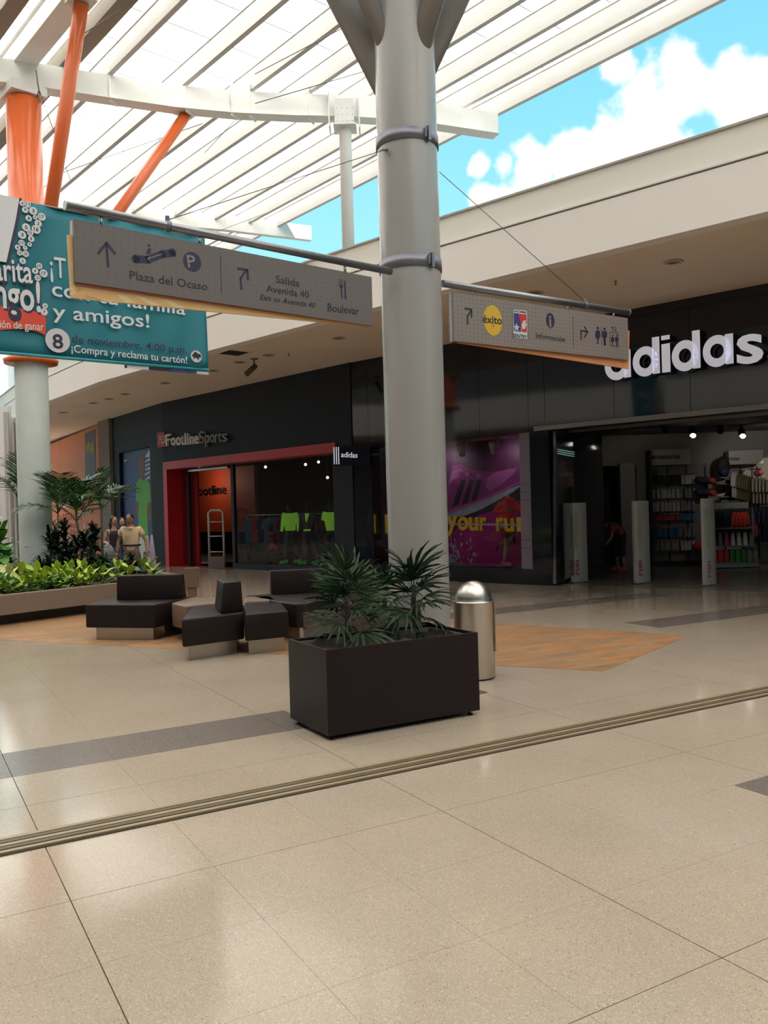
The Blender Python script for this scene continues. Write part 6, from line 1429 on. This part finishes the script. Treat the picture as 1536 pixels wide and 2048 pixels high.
def hand_mb(w, e, s=1.0, curl=.5):
    """palm and five fingers hanging beyond wrist w, forearm coming from e"""
    w = Vector(w); d = (w - Vector(e)).normalized(); side = d.cross(Vector((0, 1, 0))); side = side.normalized() if side.length > .1 else Vector((1, 0, 0)); fr = side.cross(d)
    mb = MB(); mb.hull([w + side * .020 * s - fr * .014, w - side * .020 * s - fr * .014, w - side * .020 * s + fr * .014, w + side * .020 * s + fr * .014], [w + d * .09 * s + q for q in (side * .036 * s - fr * .012, -side * .036 * s - fr * .012, -side * .036 * s + fr * .012, side * .036 * s + fr * .012)], smooth=True)
    for k, L in enumerate((.070, .080, .075, .058)):
        b = w + d * .085 * s + side * (.028 - .019 * k) * s; p1 = b + d * L * .5 * s - fr * .01; p2 = p1 + (d * (1 - curl) - fr * curl) * L * .5 * s; mb.tube([b, p1, p2], [.0095 * s, .009 * s, .007 * s], 7)
    b = w + d * .03 * s + side * .028 * s; mb.tube([b, b + (d * .6 + side * .8).normalized() * .035 * s, b + (d * .85 + side * .5).normalized() * .062 * s], [.011 * s, .010 * s, .008 * s], 7); return mb
def figure(name, lab, cat, loc, rz, P, skin, cloth, h=1.0, head=True, hair=None, turn=0.0, grp=None, shoes=M_blackm, hands=True, fat=1.0, tilt=0.0):
    """P: joint positions in metres, facing -Y; cloth: list of (name, kind, material, extra)"""
    t = thing(name, lab, cat, tuple(loc), grp, rz=rz)
    J = {}; f = fat
    J['pelvis'] = P['pelvis'] + (.145 * f, .105 * f); J['waist'] = P['waist'] + (.125 * f, .09 * f); J['chest'] = P['chest'] + (.115 * f, .078 * f)
    J['neck0'] = P['neck'] + (.060, .058); nk = P['neck']; hd_ = P['head']; J['neck1'] = limb(nk, hd_, .55) + (.052, .055)
    E_ = [('pelvis', 'waist'), ('waist', 'chest'), ('chest', 'neck0'), ('neck0', 'neck1')]
    for s in 'LR':
        J['sh' + s] = P['sh' + s] + (.048 * f, .048 * f); J['el' + s] = P['el' + s] + (.040, .040); J['wr' + s] = P['wr' + s] + (.026, .024)
        J['hp' + s] = P['hp' + s] + (.095 * f, .095 * f); J['kn' + s] = P['kn' + s] + (.058, .060); J['cf' + s] = limb(P['kn' + s], P['an' + s], .35) + (.056, .058); J['an' + s] = P['an' + s] + (.036, .038)
        J['to' + s] = P['to' + s] + (.040, .028); E_ += [('chest', 'sh' + s), ('sh' + s, 'el' + s), ('el' + s, 'wr' + s), ('pelvis', 'hp' + s), ('hp' + s, 'kn' + s), ('kn' + s, 'cf' + s), ('cf' + s, 'an' + s), ('an' + s, 'to' + s)]
    me = skinned('body', J, E_, 'pelvis', skin, 2)
    if head:
        hm, HM = head_mb(Vector(hd_), turn, 1.0, tilt); merge(me, hm)
    if hands:
        for s in 'LR': merge(me, hand_mb(P['wr' + s], P['el' + s]))
    me.polygons.foreach_set('use_smooth', [True] * len(me.polygons))
    obj('body', me, t)
    for cn, kind, m, ex in cloth:
        K = {}; G = []
        if kind == 'top':
            g_ = ex.get('g', .018); K['a'] = tuple(limb(P['pelvis'], P['waist'], ex.get('low', .2))) + (.150 * f + g_, .112 * f + g_); K['w'] = P['waist'] + (.138 * f + g_, .106 * f + g_); K['c'] = P['chest'] + (.168 * f + g_, .12 * f + g_); K['n'] = tuple(limb(P['chest'], P['neck'], .72)) + (.10, .085); G = [('a', 'w'), ('w', 'c'), ('c', 'n')]
            if ex.get('sleeve', 0):
                for s in 'LR':
                    K['s' + s] = P['sh' + s] + (.074 * f + g_ * .8,) * 2; sl = ex['sleeve']; G.append(('c', 's' + s))
                    if sl <= 1: K['e' + s] = tuple(limb(P['sh' + s], P['el' + s], sl)) + (.056 + g_ * .8,) * 2; G.append(('s' + s, 'e' + s))
                    else: K['e' + s] = P['el' + s] + (.046 + g_ * .5,) * 2; K['x' + s] = tuple(limb(P['el' + s], P['wr' + s], sl - 1)) + (.034 + g_ * .5,) * 2; G += [('s' + s, 'e' + s), ('e' + s, 'x' + s)]
            mm = skinned(cn, K, G, 'w', m, 2)
        elif kind == 'legs':
            g_ = ex.get('g', .014); K['p'] = P['pelvis'] + (.148 * f + g_, .11 * f + g_); K['w'] = tuple(limb(P['pelvis'], P['waist'], .45)) + (.142 * f + g_, .108 * f + g_); G = [('p', 'w')]
            for s in 'LR':
                K['h' + s] = P['hp' + s] + (.098 * f + g_,) * 2; K['k' + s] = tuple(limb(P['hp' + s], P['kn' + s], min(1, ex.get('len', 2)))) + (.064 + g_,) * 2; G += [('p', 'h' + s), ('h' + s, 'k' + s)]
                if ex.get('len', 2) > 1: K['a' + s] = tuple(limb(P['kn' + s], P['an' + s], min(.95, ex.get('len', 2) - 1))) + (.050 + g_,) * 2; G.append(('k' + s, 'a' + s))
            mm = skinned(cn, K, G, 'p', m, 2)
        mm.polygons.foreach_set('use_smooth', [True] * len(mm.polygons)); obj(cn, mm, t)
    for s in 'LR':
        a, b = Vector(P['an' + s]), Vector(P['to' + s]); mb = MB(); d = (b - a); d.z = 0; d.normalize(); n = Vector((-d.y, d.x, 0)); z = min(a.z, b.z) - .035
        if a.z > .25: mb.tube([a + (a - b) * .3, a.lerp(b, .5), b + (b - a) * .3], [.042, .045, .03], 10)
        else:
            mb.hull([Vector((a.x, a.y, max(0, z))) + v for v in (-d * .08 - n * .04, d * .20 - n * .045, d * .20 + n * .045, -d * .08 + n * .04)], [Vector((a.x, a.y, z + .06)) + v for v in (-d * .07 + Vector((0, 0, .05)) - n * .035, d * .19 - n * .03, d * .19 + n * .03, -d * .07 + Vector((0, 0, .05)) + n * .035)])
        o = part(mb, 'shoe', shoes, t, world=False, bevel=.012)
    if head:
        R_ = Matrix.Rotation(turn, 4, 'Z') @ Matrix.Rotation(tilt, 4, 'X'); H = Vector(hd_)
        for sx in (-1, 1):
            mb = MB(); mb.ball(R_ @ Vector((sx * .030, -.088, .012)) + H, .0115, 8, 6, sc=(1.2, .5, .7)); part(mb, 'eye', M_ink, t, world=False)
            mb = MB(); mb.ball(R_ @ Vector((sx * .031, -.089, .034)) + H, .018, 8, 5, sc=(1.2, .4, .22)); part(mb, 'eyebrow', M_hair, t, world=False)
        mb = MB(); mb.ball(R_ @ Vector((0, -.090, -.052)) + H, .024, 8, 5, sc=(1.1, .45, .3)); part(mb, 'mouth', mat('lip', (.25, .07, .06), .5), t, world=False)
        if hair:
            mb = MB(); mb.ball(R_ @ Vector((0, .022, .028)) + H, .1, 18, 12, sc=(.86, .98, 1.06)); 
            if hair == 'long':
                mb.ball(R_ @ Vector((0, .055, -.09)) + H, .09, 14, 10, sc=(.9, .55, 1.7))
            if hair == 'short':
                bmh = mb.mesh('hair', M_hair); bm = bmesh.new(); bm.from_mesh(bmh); bmesh.ops.delete(bm, geom=[v for v in bm.verts if (R_.inverted() @ (v.co - H)).z < -.03 or ((R_.inverted() @ (v.co - H)).z < .045 and (R_.inverted() @ (v.co - H)).y < -.03)], context='VERTS'); bm.to_mesh(bmh); bm.free(); obj('hair', bmh, t)
            else:
                bmh = mb.mesh('hair', M_hair); bm = bmesh.new(); bm.from_mesh(bmh); bmesh.ops.delete(bm, geom=[v for v in bm.verts if (R_.inverted() @ (v.co - H)).z < .05 and (R_.inverted() @ (v.co - H)).y < -.045], context='VERTS'); bm.to_mesh(bmh); bm.free(); obj('hair', bmh, t)
    return t
def pose(**k):
    P = dict(pelvis=(0, 0, .93), waist=(0, 0, 1.08), chest=(0, -.01, 1.28), neck=(0, 0, 1.45), head=(0, -.02, 1.60), shL=(-.185, 0, 1.40), elL=(-.245, .02, 1.11), wrL=(-.26, -.06, .86), shR=(.185, 0, 1.40), elR=(.245, .02, 1.11), wrR=(.26, -.06, .86),
             hpL=(-.09, 0, .86), knL=(-.10, -.02, .48), anL=(-.11, .02, .08), toL=(-.12, -.12, .04), hpR=(.09, 0, .86), knR=(.10, -.02, .48), anR=(.11, .02, .08), toR=(.12, -.12, .04))
    P.update(k); return P
def at_px(x, Y): q = aty(x, 1100, Y); return Vector((q.x, q.y, 0))
# man in the cream shirt
p = at_px(263.5, 18.6)
mn = figure('person', 'heavyset man in cream short-sleeved shirt walking with a plastic bag', 'person', p, .05, pose(head=(-.02, -.03, 1.535), neck=(0, 0, 1.37), chest=(0, -.02, 1.22), shL=(-.175, 0, 1.315), shR=(.175, 0, 1.315), elL=(-.285, .02, 1.06), wrL=(-.31, -.05, .82), elR=(.31, .0, 1.08), wrR=(.345, -.10, .86), waist=(0, -.02, 1.04),
            pelvis=(0, 0, .90), hpL=(-.10, 0, .82), hpR=(.10, 0, .82), knR=(.11, -.10, .46), anR=(.11, .0, .08), toR=(.11, -.14, .04), knL=(-.11, .03, .46), anL=(-.11, .16, .10), toL=(-.11, .03, .04)),
            M_skin, [('trousers', 'legs', mat('trousers_brown', (.115, .080, .060), .8, var=.1), {'g': .034}), ('shirt', 'top', mat('shirt_cream', (.72, .54, .34), .8, var=.05, vscale=6), {'sleeve': .62, 'low': -.1, 'g': .02})], hair='short', fat=1.06, turn=-.1)
mb = MB(); mb.lathe([(.175, .955), (.18, .957), (.18, .99), (.175, .992)], (0, -.005, 0), 24); bt = part(mb, 'belt', M_blackm, mn, world=False); bt.scale = (1.12, .90, 1)
mb = MB(); mb.hull([Vector((x, y, 1.34)) for x, y in ((-.07, -.085), (0, -.13), (.07, -.085), (0, -.07))], [Vector((x, y, 1.39)) for x, y in ((-.075, -.03), (0, -.05), (.075, -.03), (0, .0))]); part(mb, 'collar', MATS['shirt_cream'], mn, world=False)
hw = p + Vector((.345, -.10, .78))
t = thing('carrier_bag', 'pale translucent plastic bag with blue print hanging from the hand of the cream-shirted man', 'bag', tuple(hw))
mb = MB(); mb.lathe([(.0, -.50), (.10, -.47), (.135, -.36), (.12, -.22), (.06, -.08), (.02, 0), (0, 0)], (0, 0, 0), 14); o = part(mb, 'bag_body', mat('bag_pale', (.50, .46, .48), .4, var=.1, vscale=20), t, world=False); o.scale = (1, .5, 1)
mb = MB(); mb.lathe([(.108, -.46), (.139, -.37), (.13, -.27)], (0, 0, 0), 14); o = part(mb, 'blue_print', mat('bag_blue', (.07, .26, .48), .4, var=.3, vscale=20), t, world=False); o.scale = (1.01, .52, 1)
mb = MB(); mb.hull([Vector(v) for v in ((-.13, -.03, -.05), (.15, -.03, -.05), (.15, .03, -.05), (-.13, .03, -.05))], [Vector(v) for v in ((-.02, 0, .62), (.04, 0, .62), (.04, .01, .62), (-.02, .01, .62))])
q = hw + Vector((-.02, .5, .05)); mb2 = MB(); mb2.hull([q + Vector(v) for v in ((-.13, -.03, -.50), (.12, -.03, -.50), (.12, .03, -.50), (-.13, .03, -.50))], [q + Vector(v) for v in ((-.01, 0, .35), (.03, 0, .35), (.03, .01, .35), (-.01, .01, .35))])
solo(mb2, 'carrier_bag', mat('bag_lilac', (.42, .34, .46), .45, var=.1, vscale=14), 'lilac plastic bag behind the cream-shirted man, on a raised hand', 'bag', tuple(q), bevel=.02)
# woman in black top
p = at_px(229.5, 19.6)
wn = figure('person', 'dark-haired woman in black vest top carrying a grey plastic bag', 'person', p, .15, pose(head=(.0, -.02, 1.50), neck=(0, 0, 1.35), chest=(0, -.01, 1.20), shL=(-.155, 0, 1.305), shR=(.155, 0, 1.305), elL=(-.23, .02, 1.03), wrL=(-.12, -.20, 1.00), elR=(.22, .02, 1.03), wrR=(.23, -.05, .80), waist=(0, 0, 1.02), pelvis=(0, 0, .88), hpL=(-.08, 0, .80), hpR=(.08, 0, .80)),
            M_skin2, [('jeans', 'legs', mat('jeans_blue', (.035, .07, .13), .8, var=.1), {'g': .006}), ('vest_top', 'top', cw['black'], {'low': .2, 'g': .004})], hair='long', turn=.7, fat=.86, tilt=.12)
for sx in (-1, 1): mb = MB(); mb.tube([(sx * .07, -.08, 1.27), (sx * .08, -.02, 1.345), (sx * .075, .06, 1.27)], .010, 6); part(mb, 'shoulder_strap', cw['black'], wn, world=False)
q = p + Vector((-.06, -.28, 1.0)); t = thing('carrier_bag', 'silvery grey plastic bag held by the woman in black', 'bag', tuple(q)); mb = MB(); mb.lathe([(0, -.36), (.14, -.33), (.17, -.22), (.09, -.06), (.03, 0), (0, 0)], (0, 0, 0), 14); o = part(mb, 'bag_body', mat('bag_grey', (.26, .29, .30), .35, var=.3, vscale=18, bump=1, bscale=25), t, world=False); o.scale = (1, .6, 1)
# person hidden between them
p = at_px(247, 21.0)
figure('person', 'barely visible brown-haired person behind the cream-shirted man', 'person', p, .3, pose(head=(0, 0, 1.46), neck=(0, 0, 1.31)), M_skin2, [('trousers', 'legs', cw['navy'], {}), ('shirt', 'top', cw['navy'], {'sleeve': .5})], hair='long', fat=.85)
# man in white behind the bushes
p = at_px(113, 20.0)
figure('person', 'man in white shirt behind the bushes right of the orange column', 'person', p, .3, pose(head=(.02, -.02, 1.46), neck=(0, 0, 1.31), chest=(0, 0, 1.16), shL=(-.18, 0, 1.26), shR=(.18, 0, 1.26), elL=(-.24, 0, .98), elR=(.25, -.05, 1.0), wrR=(.16, -.22, 1.05), wrL=(-.24, -.05, .78)), M_skin, [('trousers', 'legs', cw['navy'], {}), ('shirt', 'top', cw['white'], {'sleeve': .9, 'g': .02})], hair='short', turn=.3)
p = at_px(29, 38); figure('person', 'distant person in dark clothes and white cap at the far left', 'person', p, .3, pose(), M_skin, [('trousers', 'legs', cw['black'], {}), ('shirt', 'top', cw['black'], {'sleeve': .9})], hair='short')
# bending shopper in the store
p = atz(1241, 1143); p.z = .006
bend = pose(pelvis=(.0, .0, .93), waist=(.02, -.10, 1.05), chest=(.04, -.30, 1.10), neck=(.05, -.47, 1.08), head=(.06, -.60, 1.02), shL=(-.14, -.38, 1.10), shR=(.22, -.38, 1.08), elL=(-.16, -.45, .82), wrL=(-.10, -.58, .62), elR=(.24, -.48, .80), wrR=(.15, -.60, .62))
figure('person', 'shopper in pink top bending forward inside the black store', 'person', p, -1.1, bend, M_skin, [('leggings', 'legs', cw['black'], {'len': 1.4}), ('jacket', 'top', mat('jacket_pink', (.32, .035, .065), .7), {'sleeve': .8, 'g': .012})], hair='long', fat=.9, shoes=cw['pink'])
# mannequins behind the charcoal shop glass
neon = mat('neon_green', (.34, .72, .06), .6, emit=.18); shoeg = mat('shoe_green', (.07, .42, .07), .5, emit=.08); M_man = mat('mannequin_black', (.015, .014, .015), .35); M_dgrey = mat('jacket_dark_grey', (.045, .043, .046), .6); M_pant = mat('pants_charcoal', (.030, .032, .042), .7)  # neon cloth and green shoes given a faint glow, though no lamps
walk = dict(knL=(-.10, -.10, .48), anL=(-.13, -.14, .08), toL=(-.20, -.26, .04), knR=(.12, .06, .48), anR=(.14, .18, .08), toR=(.10, .05, .04))
def mann(x, Y, lab, top, ins, tt=True):
    p = at_px(x, Y); p.z = .13
    P = pose(**walk); t = figure('mannequin', lab, 'mannequin', p, -.25, P, M_man, [('trousers', 'legs', M_pant, {'g': .02})] + top, head=True, shoes=shoeg)
    return t
p1 = mann(582, 24.6, 'mannequin in long-sleeved neon green top behind the shop glass', [('neon_top', 'top', neon, {'sleeve': 1.85, 'g': .022, 'low': .1})], None)
p2 = mann(619, 24.0, 'mannequin in open dark jacket over neon green shirt', [('jacket', 'top', M_dgrey, {'sleeve': 1.9, 'g': .030, 'low': .2})], None)
mb = MB(); mb.hull([Vector(v) for v in ((-.03, -.165, 1.18), (-.005, -.17, 1.18), (-.005, -.15, 1.18), (-.03, -.15, 1.18))], [Vector(v) for v in ((-.07, -.125, 1.42), (.06, -.125, 1.42), (.06, -.09, 1.42), (-.07, -.09, 1.42))]); part(mb, 'neon_shirt', neon, p2, world=False)
mb = MB(); mb.box((-.01, -.10, .95), (.2, .09, .05)); part(mb, 'neon_hem', neon, p2, world=False)
p3 = mann(664, 23.2, 'mannequin in neon green t-shirt half hidden at the glass edge', [('neon_shirt', 'top', neon, {'sleeve': .7, 'g': .02, 'low': .05})], None)
# red child-sized dummy running behind
p = at_px(548, 25.6); p.z = .012
figure('mannequin', 'small running dummy with red kit behind the shop glass', 'mannequin', p, -.9, pose(head=(0, -.10, 1.15), neck=(0, -.06, 1.02), chest=(0, -.04, .90), waist=(0, 0, .78), pelvis=(0, 0, .66), shL=(-.13, -.04, .97), shR=(.13, -.04, .97), elL=(-.20, .08, .82), wrL=(-.18, -.08, .72), elR=(.2, -.14, .84), wrR=(.16, -.28, .92), hpL=(-.07, 0, .60), hpR=(.07, 0, .60), knL=(-.07, -.20, .40), anL=(-.08, -.10, .08), toL=(-.08, -.22, .04), knR=(.07, .10, .36), anR=(.07, .34, .30), toR=(.07, .38, .18)), M_man, [('shorts', 'legs', cw['red'], {'len': .6}), ('red_shirt', 'top', mat('dim_red', (.20, .02, .02), .6), {'sleeve': .6})], hands=False, fat=.7)
# runner in the magenta window
p = AF.w(AF.px(1014, 1100, -.62)[0], zw0, -.62)
rn = figure('mannequin', 'headless runner mannequin in orange-red jacket in the magenta window', 'mannequin', p, .9, pose(neck=(0, -.06, 1.46), head=(0, -.10, 1.56), chest=(0, -.08, 1.28), shL=(-.18, -.06, 1.40), shR=(.18, -.06, 1.40), elL=(-.24, .16, 1.15), wrL=(-.16, -.12, 1.20), elR=(.24, -.20, 1.16), wrR=(.14, -.38, 1.36), knL=(-.09, -.05, .48), anL=(-.09, .02, .08), toL=(-.09, -.13, .04), knR=(.09, -.12, .50), anR=(.09, .28, .46), toR=(.09, .34, .32)),
       mat('mannequin_pale', (.38, .27, .20), .4), [('shorts', 'legs', mat('shorts_rust', (.26, .05, .04), .7), {'len': .8}), ('jacket', 'top', mat('jacket_coral', (.66, .05, .04), .6, emit=.05), {'sleeve': 1.9, 'g': .02})], head=False, shoes=mat('shoe_magenta', (.42, .03, .12), .5))  # jacket colour carries a faint added glow

# ================================================================== OPPOSITE SIDE OF THE CONCOURSE (behind the camera, seen in the gloss panels)
op = thing('wall_opposite', None, None, (-6, -14, 0), kind='structure')
OF = Frame((8, -19), (-28, 8))     # outward normal faces the concourse
FO = [(17, -22), (10.4, -13.4), (2.4, -6.4), (-6.6, .6), (-14.6, 7.1), (-20.5, 15), (-22.5, 30)]  # line pulled close behind the camera to dim the near floor
mb = MB(); band(FO, 5.15, 6.6, -.25, 0, mb); part(mb, 'fascia', M_fascia, op)
M_upw = mat('upper_screen_grey', (.17, .165, .17), .8)
mb = MB(); band(FO, 6.6, 11.3, -.5, -.25, mb); part(mb, 'upper_screen_wall', M_upw, op)  # unseen upper storey, added to screen out sky light
mb = MB(); A = off2(FO, 0); K = off2(FO, -9)
for i in range(len(FO) - 1): mb.prism([A[i], A[i + 1], K[i + 1], K[i]], 11.3, 11.4)
part(mb, 'roof_slab', M_concrete, op)  # unseen roof, added to shut out direct sun
mb = MB(); A = off2(FO, 0); K = off2(FO, -5)
for i in range(len(FO) - 1): mb.prism([A[i], A[i + 1], K[i + 1], K[i]], 5.15, 5.2)
part(mb, 'soffit', M_soffit, op)
mb = MB(); A = off2(FO, -4.2); K = off2(FO, -4.6)
for i in range(len(FO) - 1): mb.prism([A[i], A[i + 1], K[i + 1], K[i]], 0, 5.2)
part(mb, 'shop_wall', mat('opposite_wall', (.13, .11, .10), .6), op)
# unseen end walls, added behind the camera's right shoulder to block sky light
en = thing('wall_end_screen', None, None, (16, -12, 0), kind='structure')
mb = MB(); band([(22, -4), (14, -24)], 0, 5.15, 0, .3, mb); part(mb, 'shop_wall', MATS['opposite_wall'], en)
mb = MB(); band([(21, -4), (13, -24)], 5.15, 11.3, 0, .3, mb); part(mb, 'upper_screen_wall', M_upw, en)
mb = MB(); band([(12.6, 9.0), (25, -2.2)], 0, 5.15, 0, .3, mb); part(mb, 'shop_wall', MATS['opposite_wall'], en)  # added wall closing a gap that let sky light in under the soffit
print('OBJECTS', len(bpy.data.objects))
